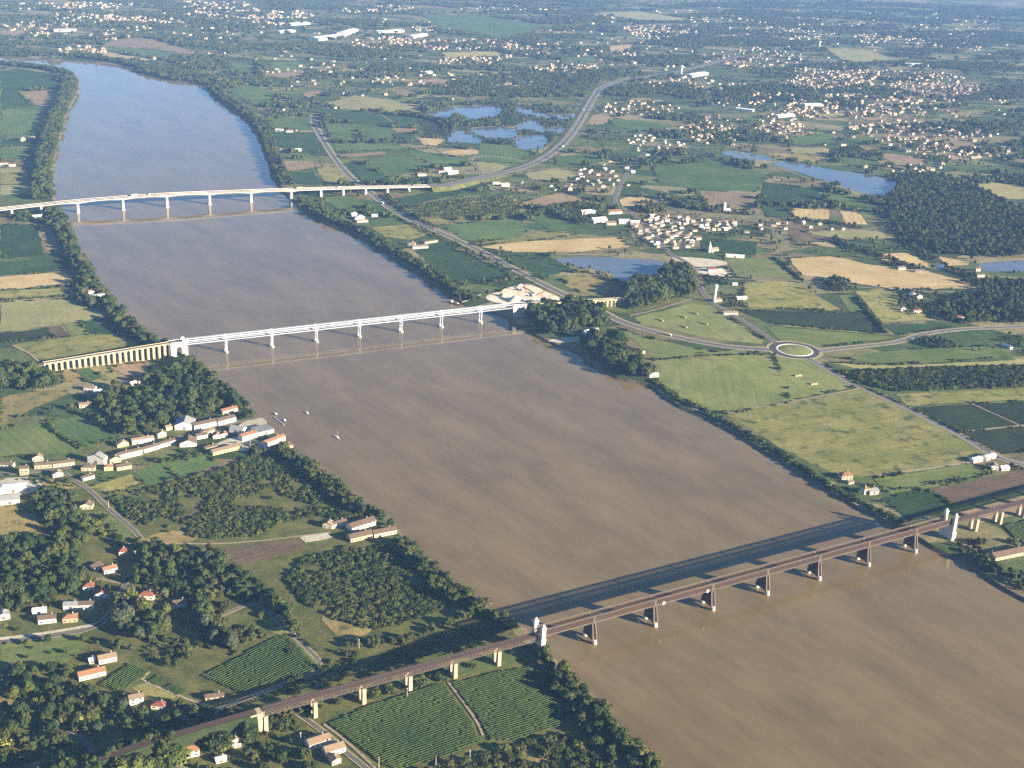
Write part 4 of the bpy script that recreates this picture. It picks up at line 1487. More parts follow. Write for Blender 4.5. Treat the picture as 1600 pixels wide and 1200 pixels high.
# front edge ax, ay, bx, by, depth, eave height, roof, wall, style, label
HOUSES = [
    (0, 731, 20, 732, 8, 4.5, 'brown', 'cream', 'g', 'low brown-roofed house at the left photo edge of the left-bank village'),
    (31, 743, 45, 742, 9, 8.5, 'brown', 'tan', 'g', 'tall narrow tan house with brown roof at the left end of the village'),
    (51, 722, 68, 720, 7, 5.0, 'tan', 'cream', 'e', 'pale cream gabled house behind the brown-roofed ones, left end of village'),
    (54, 733, 81, 731, 9, 4.6, 'brown', 'tan', 'g', 'broad brown-roofed house between the tall tan house and a long cream one'),
    (83, 731, 117, 727, 9, 4.6, 'brown', 'cream', 'g', 'long cream house with brown roof above the lane fork'),
    (83, 747, 99, 744, 7, 4.4, 'tan', 'cream', 'e', 'small cream house below the lane fork of the village'),
    (137, 723, 163, 727, 9, 8.2, 'grey', 'white', 'e', 'tall bright white house with grey roof midway along the village'),
    (127, 736, 148, 736, 8, 4.4, 'brown', 'cream', 'h', 'detached hip-roofed brown house below the tall white house'),
    (130, 752, 148, 747, 7, 3.8, 'brown', 'white', 'g', 'small low white house beside the lane leaving the village'),
    (163, 736, 177, 735, 8, 4.8, 'orange', 'yellow', 'h', 'small orange-roofed house with yellow-green wall in the village'),
    (183, 736, 206, 732, 9, 4.4, 'brown', 'tan', 'g', 'tan-walled brown-roofed house left of the vegetable garden'),
    (172, 725, 189, 722, 8, 5.5, 'brown', 'tan', 'e', 'brown gabled house right of the tall white village house'),
    (186, 719, 205, 714, 8, 6.5, 'brown', 'white', 'g', 'two-storey white terrace house with brown roof, left of a pair'),
    (206, 714, 223, 710, 8, 6.5, 'brown', 'white', 'g', 'two-storey white terrace house with brown roof, right of a pair'),
    (184, 700, 201, 696, 7, 4.0, 'tan', 'yellow', 'e', 'small pale green-yellow house behind the village terrace'),
    (207, 695, 241, 690, 8, 5.5, 'tan', 'white', 'g', 'long bright white house on the far side of the village street'),
    (226, 708, 250, 701, 8, 5.0, 'brown', 'white', 'g', 'left half of the long brown-roofed white row in mid village'),
    (251, 700, 275, 693, 8, 5.0, 'brown', 'white', 'g', 'right half of the long brown-roofed white row in mid village'),
    (247, 685, 260, 682, 7, 6.0, 'tan', 'cream', 'e', 'small pale gabled house behind the mid-village row'),
    (260, 673, 270, 671, 7, 4.5, 'tan', 'yellow', 'g', 'tiny pale yellow house by the wood behind the village'),
    (273, 672, 303, 672, 22, 6.5, 'grey', 'white', 'e', 'big grey-roofed gabled barn behind the village street'),
    (304, 673, 341, 665, 11, 6.8, 'brown', 'white', 'g', 'long white two-storey building with brown roof near the quay, left one'),
    (342, 666, 369, 659, 11, 6.8, 'brown', 'white', 'g', 'long white two-storey building with brown roof near the quay, right one'),
    (348, 648, 372, 642, 9, 4.6, 'orange', 'cream', 'g', 'bright orange-roofed cream house at the river end of the village'),
    (281, 699, 307, 698, 18, 5.0, 'brown', 'white', 'e', 'big brown-roofed barn with white gable end below the street'),
    (308, 687, 325, 684, 8, 4.8, 'brown', 'white', 'g', 'small brown-roofed white house right of the big brown barn'),
    (317, 684, 336, 677, 8, 5.2, 'tan', 'cream', 'g', 'cream house with pale roof between barn and quay buildings'),
    (333, 686, 345, 685, 7, 4.2, 'orange', 'white', 'e', 'little orange-roofed white shed, left of two near the quay'),
    (345, 684, 356, 683, 7, 4.2, 'orange', 'white', 'e', 'little orange-roofed white shed, right of two near the quay'),
    (379, 690, 403, 683, 10, 6.8, 'orange', 'white', 'g', 'white building with orange roof left of the quay yard'),
    (358, 676, 378, 679, 14, 5.0, 'grey', 'white', 'g', 'grey-roofed workshop by the quay yard'),
    (415, 700, 446, 688, 9, 6.2, 'orange', 'white', 'g', 'white building with orange roof nearest the river at the quay'),
    (404, 682, 428, 676, 20, 5.0, 'grey', 'white', 'f', 'flat grey-roofed shed between the two orange-roofed quay buildings'),
    (442, 703, 458, 699, 7, 3.8, 'brown', 'tan', 'g', 'low brown-roofed shed at the river end of the village'),
    (333, 712, 374, 702, 10, 4.2, 'tan', 'yellow', 'g', 'low pale yellow building below the quay buildings'),
    (322, 705, 340, 700, 7, 3.6, 'brown', 'tan', 'g', 'small brown outbuilding among shrubs below the village'),
    (125, 796, 144, 796, 10, 4.4, 'brown', 'cream', 'e', 'lone brown-roofed house with cream gable by the lane below the village'),
    (0, 790, 31, 787, 16, 5.5, 'grey', 'white', 'g', 'grey-roofed hangar at the left photo edge below the village'),
    (0, 772, 42, 768, 14, 4.8, 'white', 'white', 'f', 'flat pale hangar behind the grey-roofed hangar at left edge'),
    (-8, 778, 4, 777, 8, 12, 'grey', 'white', 'f', 'tall white silo block beside the hangars at the left edge'),
    (131, 611, 148, 612, 9, 4.5, 'tan', 'white', 'g', 'white farmhouse below the stone arcade, left of two'),
    (147, 616, 160, 615, 7, 3.6, 'white', 'white', 'g', 'low white shed beside the farmhouse below the stone arcade'),
    (124, 638, 143, 636, 9, 4.0, 'tan', 'tan', 'g', 'pale tan-roofed barn at the wood edge above the village'),
    (205, 603, 214, 601, 6, 3.6, 'white', 'cream', 'g', 'small white shed among trees below the stone arcade, left one'),
    (217, 600, 226, 598, 6, 3.6, 'tan', 'cream', 'g', 'small tan shed among trees below the stone arcade, right one'),
    (504, 825, 519, 827, 9, 5.0, 'tan', 'cream', 'e', 'cream gabled house at the left end of the riverside farm'),
    (520, 826, 543, 820, 8, 4.4, 'brown', 'white', 'g', 'low white outbuilding at the back of the riverside farm'),
    (550, 832, 588, 820, 13, 5.6, 'brown', 'white', 'g', 'long white barn with brown roof at the riverside farm'),
    (548, 848, 584, 840, 12, 4.8, 'brown', 'tan', 'g', 'dark brown-roofed barn in front at the riverside farm, left one'),
    (585, 841, 620, 834, 11, 4.8, 'brown', 'cream', 'g', 'brown-roofed cream barn in front at the riverside farm, right one'),
    (186, 869, 199, 867, 9, 4.5, 'red', 'cream', 'h', 'lone red-roofed house amid trees above the hamlet'),
    (163, 898, 184, 893, 9, 4.5, 'orange', 'white', 'g', 'orange-roofed house with terrace at the top of the hamlet'),
    (148, 893, 164, 886, 8, 3.4, 'tan', 'white', 'f', 'low white terrace building left of the orange hamlet house'),
    (130, 924, 148, 922, 9, 4.6, 'red', 'white', 'h', 'red hip-roofed hamlet house, left of two red ones'),
    (146, 937, 171, 935, 10, 4.6, 'red', 'white', 'e', 'red-roofed hamlet house with white gable, right of two red ones'),
    (216, 937, 240, 938, 10, 4.6, 'red', 'white', 'h', 'dark red-roofed house in shade beside a round pale tree'),
    (99, 954, 122, 953, 9, 5.0, 'grey', 'white', 'g', 'grey-roofed hamlet house behind the lane, left one'),
    (122, 953, 146, 952, 9, 5.0, 'brown', 'white', 'g', 'dark brown-roofed hamlet house behind the lane, right one'),
    (60, 976, 88, 973, 10, 4.8, 'brown', 'white', 'g', 'brown-roofed house with white gable on the hamlet lane'),
    (98, 974, 121, 972, 9, 4.6, 'orange', 'tan', 'h', 'orange-brown roofed house on the hamlet lane, nearest the bend'),
    (51, 962, 72, 960, 8, 4.2, 'white', 'white', 'g', 'white shed behind the brown-roofed lane house'),
    (-4, 971, 16, 967, 9, 4.8, 'grey', 'white', 'e', 'white gabled house at the left edge by the hamlet lane'),
    (271, 951, 292, 948, 9, 4.6, 'brown', 'white', 'g', 'dark-roofed white house hidden in tree shade right of the hamlet'),
    (155, 1039, 183, 1033, 10, 4.8, 'tan', 'white', 'g', 'tan-roofed house with white gable above the small garden vineyard'),
    (124, 1065, 166, 1055, 10, 4.6, 'orange', 'white', 'g', 'long orange-roofed house left of the small garden vineyard'),
    (140, 1038, 149, 1036, 6, 3.2, 'white', 'white', 'g', 'tiny white shed left of the tan-roofed house'),
    (203, 1103, 225, 1098, 9, 6.0, 'tan', 'white', 'g', 'tan-roofed two-storey house amid trees below the garden plots'),
    (236, 1108, 256, 1110, 8, 3.8, 'red', 'white', 'h', 'small red-roofed house amid trees below the garden plots'),
    (283, 1187, 312, 1181, 11, 5.8, 'orange', 'white', 'h', 'bright orange hip-roofed house at the bottom left'),
    (360, 1171, 377, 1167, 9, 7.8, 'tan', 'cream', 'e', 'tall cream house with tan roof below the railway track'),
    (338, 1194, 354, 1190, 6, 3.0, 'white', 'white', 'g', 'small pale shed with whitish roof at the bottom left'),
    (321, 1096, 350, 1092, 7, 3.2, 'brown', 'cream', 'g', 'low brown sheds at the end of the garden plots'),
    (484, 1173, 517, 1162, 11, 5.2, 'tan', 'white', 'g', 'long tan-roofed farmhouse below the railway, left wing'),
    (510, 1184, 540, 1175, 11, 5.0, 'tan', 'white', 'g', 'tan-roofed farmhouse below the railway, right wing'),
    (519, 1197, 533, 1192, 8, 4.2, 'tan', 'cream', 'e', 'small gabled annex in front of the farmhouse below the railway'),
    # right bank
    (1315, 750, 1332, 749, 10, 5.6, 'orange', 'cream', 'h', 'orange-roofed cream house on the right bank by the towpath'),
    (1326, 757, 1334, 756, 6, 3.0, 'tan', 'cream', 'g', 'little shed below the orange-roofed house by the towpath'),
    (1350, 773, 1358, 772, 10, 7.0, 'orange', 'white', 'h', 'tall orange-roofed wing of the house above the dark crop field'),
    (1359, 774, 1373, 772, 11, 4.4, 'grey', 'cream', 'g', 'grey-roofed wing of the house above the dark crop field'),
    (1521, 724, 1535, 721, 8, 4.4, 'white', 'white', 'g', 'long low white barn at the track end, left one'),
    (1541, 720, 1556, 716, 8, 4.4, 'white', 'white', 'g', 'long low white barn at the track end, right one'),
    (1547, 734, 1560, 735, 9, 5.0, 'tan', 'white', 'e', 'white gabled farmhouse among trees near the white barns'),
    (1565, 736, 1577, 735, 8, 3.8, 'white', 'white', 'g', 'small white shed right of the white gabled farmhouse'),
    (1555, 877, 1612, 865, 14, 4.2, 'brown', 'tan', 'g', 'long brown-roofed shed at the right edge below the railway'),
    (1546, 871, 1554, 869, 5, 3.0, 'white', 'white', 'g', 'tiny white hut left of the long brown shed at right edge'),
    (915, 524, 936, 520, 10, 5.0, 'white', 'white', 'g', 'white house between trees below the right viaduct end'),
    (972, 541, 1003, 553, 7, 3.0, 'tan', 'cream', 'g', 'long low roofless-looking sheds behind the right-bank trees'),
    (1015, 590, 1029, 589, 7, 4.0, 'white', 'white', 'g', 'small white hut at the meadow corner on the right bank'),
    (1119, 472, 1128, 471, 7, 4.0, 'orange', 'cream', 'h', 'orange-roofed house at the foot of the water tower'),
    (1131, 492, 1153, 492, 8, 3.8, 'tan', 'white', 'g', 'long pale house right below the water tower'),
    (1152, 469, 1167, 468, 7, 4.0, 'white', 'white', 'g', 'white house to the right of the water tower'),
    (1107, 425, 1121, 425, 11, 5.0, 'red', 'white', 'g', 'red-roofed warehouse on the pale yard above the water tower'),
    (1134, 402, 1163, 404, 9, 5.0, 'white', 'white', 'f', 'long white flat building above the light green field'),
    (1145, 446, 1152, 446, 6, 3.0, 'white', 'white', 'g', 'white van-sized shed below the pale yard'),
    (1404, 422, 1415, 422, 9, 5.0, 'tan', 'white', 'g', 'white farmhouse in the golden stubble field, left of two'),
    (1430, 426, 1445, 427, 9, 4.2, 'tan', 'cream', 'g', 'cream barn in the golden stubble field, right of two'),
    (1424, 464, 1432, 463, 8, 4.5, 'white', 'white', 'e', 'white house below the golden stubble field'),
    (1432, 467, 1441, 466, 8, 4.5, 'red', 'white', 'e', 'red-roofed white house below the golden stubble field'),
    (1428, 489, 1440, 489, 8, 4.5, 'red', 'white', 'g', 'red-roofed house right of the rough olive meadow'),
    (1408, 486, 1415, 486, 7, 4.5, 'white', 'white', 'e', 'small white house left of the red-roofed one by the olive meadow'),
    (1489, 489, 1494, 489, 6, 4.0, 'red', 'white', 'e', 'small red-roofed house at the right-hand wood edge, upper one'),
    (1496, 499, 1506, 499, 8, 4.5, 'red', 'cream', 'g', 'red-roofed house at the right-hand wood edge, lower one'),
    (1525, 424, 1532, 424, 8, 5.5, 'red', 'white', 'g', 'white house with red roof beside the right-edge pond strip'),
    (1527, 433, 1538, 433, 7, 3.6, 'tan', 'white', 'g', 'low white shed below the house by the right-edge pond strip'),
    (1565, 540, 1578, 546, 6, 3.2, 'white', 'white', 'g', 'pale shed in the green field near the right edge'),
    (550, 338, 558, 337, 8, 4.5, 'white', 'white', 'g', 'white riverside house, uppermost of three on the right bank'),
    (555, 344, 570, 343, 9, 5.5, 'white', 'white', 'e', 'bright white riverside house, middle of three on the right bank'),
    (558, 348, 575, 347, 8, 4.0, 'orange', 'white', 'g', 'white riverside house with orange roof, lowest of three'),
    (581, 339, 590, 339, 7, 4.0, 'white', 'white', 'g', 'small white shed right of the three riverside houses'),
    (637, 384, 648, 385, 9, 5.0, 'tan', 'cream', 'e', 'cream house left end of the farm above the dark riverside field'),
    (645, 389, 669, 388, 10, 4.0, 'tan', 'white', 'g', 'long pale barn of the farm above the dark riverside field'),
    (664, 381, 684, 378, 8, 3.0, 'tan', 'cream', 'f', 'flat pale slab shed behind the riverside farm barn'),
    (430, 205, 441, 206, 10, 5.0, 'white', 'white', 'g', 'white farm building near the upper right bank, left one'),
    (447, 207, 458, 207, 10, 4.5, 'tan', 'white', 'g', 'white farm building near the upper right bank, right one'),
    (431, 236, 454, 237, 11, 4.5, 'tan', 'cream', 'g', 'long cream farm by the bank above the viaduct'),
    (458, 237, 471, 236, 10, 4.5, 'white', 'white', 'g', 'white barn right of the long cream farm above the viaduct'),
    (653, 275, 666, 275, 11, 5.0, 'tan', 'white', 'g', 'white house in the fields above the motorway, left one'),
    (686, 271, 696, 270, 9, 4.5, 'red', 'white', 'g', 'red-roofed house in the fields above the motorway'),
    (695, 267, 706, 266, 10, 5.0, 'white', 'white', 'g', 'white barn in the fields above the motorway, upper one'),
    (701, 273, 716, 271, 12, 5.0, 'white', 'white', 'g', 'large white barn in the fields above the motorway, lower one'),
    (770, 288, 782, 288, 10, 4.5, 'tan', 'white', 'g', 'white house just below the motorway, left one'),
    (784, 292, 796, 291, 11, 5.0, 'white', 'white', 'g', 'white barn just below the motorway, right one'),
    (33, 221, 40, 220, 9, 7.0, 'tan', 'yellow', 'e', 'tall yellow house in the upper left fields'),
    (46, 218, 55, 217, 9, 4.5, 'tan', 'white', 'g', 'white house behind the yellow one in the upper left fields'),
    (0, 258, 12, 258, 10, 4.5, 'red', 'white', 'g', 'red-roofed house at the upper left photo edge'),
    (14, 260, 24, 260, 9, 4.5, 'red', 'white', 'g', 'red-roofed house just right of the one at the upper left edge'),
    (52, 342, 66, 341, 10, 4.5, 'white', 'white', 'g', 'white house under the left end of the motorway viaduct'),
    (139, 460, 149, 458, 8, 4.5, 'orange', 'white', 'g', 'small orange-roofed house in the left bank trees'),
    (143, 466, 165, 462, 6, 3.0, 'white', 'cream', 'f', 'pale flat shed below the orange-roofed house in the bank trees'),
    # mid-distance village halls
    (910, 336, 930, 334, 16, 6, 'white', 'white', 'g', 'white hall at the far left of the mid-distance village'),
    (928, 349, 949, 347, 20, 6, 'white', 'white', 'g', 'large white hall above the lower road of the mid-distance village'),
    (948, 352, 963, 352, 14, 5, 'tan', 'cream', 'g', 'cream hall right of the large white hall'),
    (968, 350, 984, 350, 16, 6, 'white', 'white', 'g', 'white hall beside the village street, left of two'),
    (985, 351, 999, 352, 14, 6, 'white', 'cream', 'g', 'pale hall beside the village street, right of two'),
    (950, 335, 972, 334, 18, 5, 'orange', 'white', 'g', 'orange-roofed hall at the top of the village street'),
]
for hs in HOUSES:
    cat = 'barn' if ('barn' in hs[9] or 'hangar' in hs[9]) else ('shed' if any(w in hs[9] for w in ('shed', 'outbuilding', 'hut', 'silo', 'annex')) else ('hall' if any(w in hs[9] for w in ('hall', 'warehouse', 'workshop', 'building')) else 'house'))
    house(*hs[:10], cat=cat, name={'barn': 'barn', 'shed': 'shed', 'hall': 'hall', 'house': 'house'}[cat], detail=True)

# village houses placed street by street (photo polygons), a few shared prototypes
ROOFS = ['tan', 'tan', 'brown', 'tan', 'orange', 'white', 'brown']
WALLS = ['white', 'cream', 'cream', 'white']
SMALL = []
VILLAGES = [
    ('the mid-distance village', 'houses of the mid-distance village', 66, 4.5,
     [(1000, 338), (1040, 336), (1060, 350), (1088, 362), (1092, 376), (1078, 388), (1040, 390), (1012, 384), (1000, 368), (988, 356)]),
    ('the right-hand village rows', 'houses right of the mid-distance village', 32, 6,
     [(1055, 338), (1110, 342), (1160, 346), (1162, 362), (1100, 362), (1070, 352)]),
    ('the lane above the ploughed field', 'houses along the right-hand lane', 12, 14, [(1160, 350), (1260, 348), (1330, 354), (1330, 360), (1230, 358), (1165, 364)]),
    ('the cluster between village and motorway', 'houses between village and motorway', 26, 13, [(900, 258), (985, 250), (1005, 262), (985, 292), (960, 300), (930, 296), (905, 288), (890, 282)]),
    ('the hamlet right of the motorway bend', 'houses right of the motorway bend', 30, 13, [(975, 214), (1030, 210), (1075, 222), (1060, 238), (1010, 244), (985, 238)]),
]
ALL_SMALL = 0
for lab, grp, cnt, gap, pts in VILLAGES:
    poly = GP(pts)
    xs, ys = [p[0] for p in poly], [p[1] for p in poly]
    done = 0
    tries = 0
    while done < cnt and tries < 6000:
        tries += 1
        x, y = random.uniform(min(xs), max(xs)), random.uniform(min(ys), max(ys))
        if not in_poly(np.array([x]), np.array([y]), poly)[0]:
            continue
        if any((x - a) ** 2 + (y - b) ** 2 < (r + gap) ** 2 for a, b, r in HOUSE_XY):
            continue
        if any(min((x - a) ** 2 + (y - b) ** 2 for a, b in ln) < (w + 5) ** 2 for ln, w in ROADS[:12]):
            continue
        rz = random.choice([0.5, 0.5, 2.07, 1.2, 0.1]) + random.uniform(-0.2, 0.2)
        rf_, wl_ = random.choice(ROOFS), random.choice(WALLS)
        Lh = random.uniform(8.5, 13.5)
        q = px_of([[x, y, GZ]])[0][0]
        bx0, bx1 = min(p[0] for p in pts), max(p[0] for p in pts)
        by0, by1 = min(p[1] for p in pts), max(p[1] for p in pts)
        pos = (('upper', 'middle', 'lower')[max(0, min(2, int(3 * (q[1] - by0) / (by1 - by0))))] + ' ' + ('left', 'centre', 'right')[max(0, min(2, int(3 * (q[0] - bx0) / (bx1 - bx0))))])
        pos = pos.replace('middle left', 'left side').replace('middle right', 'right side').replace('middle centre', 'centre')
        house_at(x, y, rz, Lh, random.uniform(6.5, 8.2), random.uniform(3.0, 4.8), rf_, wl_,
                 random.choice('ggh'), '%s %s house with %s roof, %s of %s' % ('long' if Lh > 11 else 'short', wl_, rf_, pos, lab), 'house', grp, detail=False)
        done += 1
        ALL_SMALL += 1

# slim concrete water tower
wx, wy = G(1115.6, 472)
wt = empty('water_tower', (wx, wy, GZ))
tag(wt, 'slim pale concrete water tower standing above the bale meadow', 'water tower')
b = MB()
b.lathe((0, 0), [(3.6, -0.2), (3.1, 2.0), (2.7, 20.0), (3.0, 22.0), (4.3, 25.0)], 20)
b.build('shaft', M['concrete'], wt, smooth=True)
b = MB()
b.lathe((0, 0), [(4.3, 25.0), (4.5, 25.5), (4.5, 33.0), (4.2, 33.5), (2.0, 34.2), (0.3, 34.4)], 20)
b.build('tank', M['concrete'], wt, smooth=True)
piece('door', 'shutter', wt, (0, -3.4, 0), (1.2, 0.4, 2.4))
# white tower above the village
wx, wy = G(1131, 329)
wt = empty('grain_tower', (wx, wy, GZ))
tag(wt, 'white tower with low wing standing above the mid-distance village', 'tower')
b = MB()
b.lathe((0, 0), [(4.2, -0.2), (4.0, 17.0), (3.0, 19.5), (0.4, 20.5)], 16)
b.build('shaft', M['wall_white'], wt)
b = MB()
b.box(4.5, 15, -4, 4, -0.2, 5)
b.build('wing', M['wall_white'], wt)
b = MB()
b.box(4.3, 15.4, -4.4, 4.4, 5.0, 5.5)
b.build('wing_roof', M['roof_white'], wt)
for nm, x, y, hh, rr, lab in (('church', 1108, 394, 24, 3.2, 'small church with a pale spire at the lower end of the mid-distance village'),):
    wx, wy = G(x, y)
    ch = empty(nm, (wx, wy, GZ), 0.5)
    tag(ch, lab, 'church')
    b = MB(); b.box(-3.2, 3.2, -3.2, 3.2, -0.2, 13); b.build('tower', M['wall_cream'], ch)
    b = MB(); b.frustum((0, 0), 3.5, 3.5, 13.0, 0.15, 0.15, 25.0); b.build('spire', M['roof_grey'], ch)
    w = wall_mesh(18, 9, 6, 'g', 0.7).build('nave', M['wall_cream'], ch); w.location = (12.4, 0, 0)
    w = roof_mesh(18, 9, 6.05, 'g', 0.7).build('roof', M['roof_tan'], ch); w.location = (12.4, 0, 0)
# big pale halls and towers of the far town
FAR_HALLS = [(498, 64, 540, 58, 60, 11, 'largest white factory hall in the hazy far town'), (541, 56, 560, 50, 50, 14, 'tall white factory block right of the largest hall'),
             (592, 52, 632, 50, 50, 8, 'long white hall right of the factory in the far town'), (646, 60, 668, 56, 40, 10, 'white hall farthest right of the far factories'),
             (84, 50, 118, 49, 40, 8, 'white hall in the hazy upper left'), (438, 52, 462, 50, 40, 8, 'white hall left of the far factory'),
             (455, 40, 485, 38, 40, 8, 'pale hall behind and left of the far factory'), (1082, 121, 1107, 117, 40, 9, 'long white hall right of the far motorway bend'),
             (1149, 172, 1176, 175, 24, 7, 'long hall with pale roof beside the far road'), (822, 132, 834, 131, 22, 7, 'lone white hall left of the far motorway'),
             (1258, 166, 1285, 166, 30, 7, 'white hall at the lower edge of the far right town'), (1216, 184, 1242, 182, 26, 7, 'pale hall left of the far right town'),
             (1418, 103, 1452, 104, 60, 7, 'flat pale hall in the haze at upper right'), (668, 116, 676, 114, 24, 7, 'white house block in the far wood')]
for ax, ay, bx, by, W, h, lab in FAR_HALLS:
    house(ax, ay, bx, by, W, h, 'white', 'white', 'g', lab, cat='hall', name='hall', detail=False, pitch=0.15)
for x, y, hh, lab in ((1064, 116, 38, 'tall thin white water tower in the hazy distance'), (1280, 74, 34, 'squat white tower in the upper right haze')):
    wx, wy = G(x, y)
    t = empty('far_tower', (wx, wy, GZ))
    t.name = 'water_tower'
    tag(t, lab, 'water tower')
    b = MB(); b.lathe((0, 0), [(4.5, -0.2), (3.6, hh * 0.7)], 12); b.build('shaft', M['wall_white'], t)
    b = MB(); b.lathe((0, 0), [(3.6, hh * 0.7), (8.5, hh * 0.82), (8.5, hh * 0.97), (1.0, hh)], 12); b.build('tank', M['wall_white'], t)

# houses of the far towns: the nearer ones single, the rest one mass
TOWNS = [  # photo ellipse cx, cy, rx, ry, count
    (1400, 138, 130, 28, 260), (1300, 120, 70, 18, 90), (1480, 142, 60, 10, 90), (1260, 150, 60, 30, 90), (1220, 195, 40, 22, 40), (1440, 205, 130, 18, 90), (1500, 235, 90, 14, 50), (1410, 258, 70, 12, 20),
    (1120, 205, 60, 25, 50), (1000, 170, 60, 12, 35), (1060, 130, 60, 18, 50), (880, 108, 60, 8, 45), (1030, 48, 60, 10, 70), (1250, 48, 60, 14, 70), (1370, 60, 40, 8, 35),
    (720, 70, 90, 8, 110), (600, 68, 60, 10, 70), (440, 28, 50, 12, 80), (590, 15, 60, 6, 50), (150, 28, 80, 10, 70), (60, 45, 60, 12, 40), (270, 30, 80, 12, 80), (380, 30, 60, 8, 45), (360, 20, 60, 8, 40),
    (250, 55, 120, 18, 40), (130, 80, 40, 8, 30), (750, 92, 60, 8, 45), (830, 75, 60, 10, 45), (640, 120, 100, 14, 30), (470, 105, 60, 20, 18), (760, 130, 60, 14, 22), (680, 45, 40, 6, 20), (920, 30, 60, 8, 30),
    (1140, 35, 60, 14, 40), (1500, 60, 90, 20, 60), (1180, 90, 80, 16, 60), (950, 90, 60, 14, 25), (100, 10, 100, 6, 50), (300, 8, 100, 6, 50), (800, 15, 80, 8, 30), (1400, 30, 160, 14, 50),
    (1330, 175, 120, 12, 60), (1150, 150, 60, 20, 30), (870, 290, 60, 8, 8), (380, 110, 30, 10, 10), (600, 180, 200, 40, 10), (1400, 180, 200, 60, 60), (600, 90, 500, 60, 120), (1200, 60, 400, 50, 160),
]
FARH = []
for cx, cy, rx, ry, cnt in TOWNS:
    for _ in range(int(cnt * 1.5)):
        a, r = random.uniform(0, 2 * math.pi), math.sqrt(random.random())
        px, py = cx + rx * r * math.cos(a), cy + ry * r * math.sin(a)
        if py < -20:
            continue
        x, y = G(px, py)
        FARH.append((x, y, random.uniform(0, math.pi), random.choice([0.9, 1.0, 1.15, 1.4]), px, py))
fx = np.array([(h[0], h[1]) for h in FARH])
bad = np.zeros(len(fx), bool)
for poly in EXCL:
    bad |= in_poly(fx[:, 0], fx[:, 1], poly)
for ln, w in ROADS:
    P = np.array(ln[::2])
    for k in range(0, len(fx), 500):
        dd = ((fx[k:k + 500, None, :] - P[None]) ** 2).sum(-1).min(1)
        bad[k:k + 500] |= dd < (w + 9) ** 2
FARH = [h for h, b_ in zip(FARH, bad) if not b_]
FARH.sort(key=lambda h: math.hypot(h[0], h[1]))
nsingle = max(0, 298 - 137 - ALL_SMALL)
proto_w, proto_r = {}, {}
for i in range(4):
    L, W, h = ((13, 9, 4.2), (16, 9, 4.0), (12, 10, 6), (15, 10, 4.4))[i]
    st = 'ghgg'[i]
    pw = wall_mesh(L, W, h, st, 0.42)
    prf = roof_mesh(L, W, h + 0.05, st, 0.42)
    proto_w[i] = (pw, prf, i)
WM = [bpy.data.meshes.new('far_wall') for _ in range(4)]
RM = [bpy.data.meshes.new('far_roof') for _ in range(4)]
for i in range(4):
    WM[i].from_pydata(proto_w[i][0].v, [], proto_w[i][0].f)
    WM[i].materials.append(M['wall_white'])
    RM[i].from_pydata(proto_w[i][1].v, [], proto_w[i][1].f)
    RM[i].materials.append(M[('roof_tan', 'roof_orange', 'roof_white', 'roof_tan')[i]])
for k, (x, y, rz, s, px, py) in enumerate(FARH[:nsingle]):
    r = empty('house', (x, y, GZ), rz)
    r.scale = (s, s, s)
    HOUSE_XY.append((x, y, 9 * s))
    tag(r, 'small pale house scattered among the trees of the far right-bank hamlets', 'house', 'scattered houses of the far hamlets')
    i = k % 4
    for nm, me in (('wall', WM[i]), ('roof', RM[i])):
        o = bpy.data.objects.new(nm, me)
        COL.objects.link(o)
        o.parent = r
tv, tf, tm = [], [], []
for k, (x, y, rz, s, px, py) in enumerate(FARH[nsingle:]):
    i = k % 4
    far_s = 0.8 * s * (1.0 + 0.25 * min(1.0, max(0.0, (math.hypot(x, y) - 4000) / 4000)))
    c, sn = math.cos(rz) * far_s, math.sin(rz) * far_s
    for part, mi in ((proto_w[i][0], 0 if k % 3 else 5), (proto_w[i][1], 1 + (k * 7 + i) % 4)):
        b0 = len(tv)
        tv += [(x + a * c - b_ * sn, y + a * sn + b_ * c, GZ + z * far_s) for a, b_, z in part.v]
        tf += [tuple(q + b0 for q in f) for f in part.f]
        tm += [mi] * len(part.f)
ft = mesh_obj('far_town_houses', tv, tf, M['wall_cream'])
for nm in ('roof_tan', 'roof_orange', 'roof_brown', 'roof_grey', 'wall_tan'):
    ft.data.materials.append(M[nm])
ft.data.polygons.foreach_set('material_index', tm)
tag(ft, 'hundreds of tiny pale houses of the far towns in the haze', kind='stuff')

# ------------------------------------------------------------------ trees
def ico(sub=1):
    t = (1 + 5 ** 0.5) / 2
    v = [(-1, t, 0), (1, t, 0), (-1, -t, 0), (1, -t, 0), (0, -1, t), (0, 1, t), (0, -1, -t), (0, 1, -t), (t, 0, -1), (t, 0, 1), (-t, 0, -1), (-t, 0, 1)]
    f = [(0, 11, 5), (0, 5, 1), (0, 1, 7), (0, 7, 10), (0, 10, 11), (1, 5, 9), (5, 11, 4), (11, 10, 2), (10, 7, 6), (7, 1, 8), (3, 9, 4), (3, 4, 2), (3, 2, 6), (3, 6, 8), (3, 8, 9), (4, 9, 5), (2, 4, 11), (6, 2, 10), (8, 6, 7), (9, 8, 1)]
    v = [np.array(p) / np.linalg.norm(p) for p in v]
    for _ in range(sub):
        nf, cache = [], {}

        def mid(a, b):
            k = (min(a, b), max(a, b))
            if k not in cache:
                m = v[a] + v[b]
                v.append(m / np.linalg.norm(m))
                cache[k] = len(v) - 1
            return cache[k]
        for a, b, c in f:
            x, y, z = mid(a, b), mid(b, c), mid(c, a)
            nf += [(a, x, z), (b, y, x), (c, z, y), (x, y, z)]
        f = nf
    return np.array(v), f


ICO0, ICO1 = ico(0), ico(1)


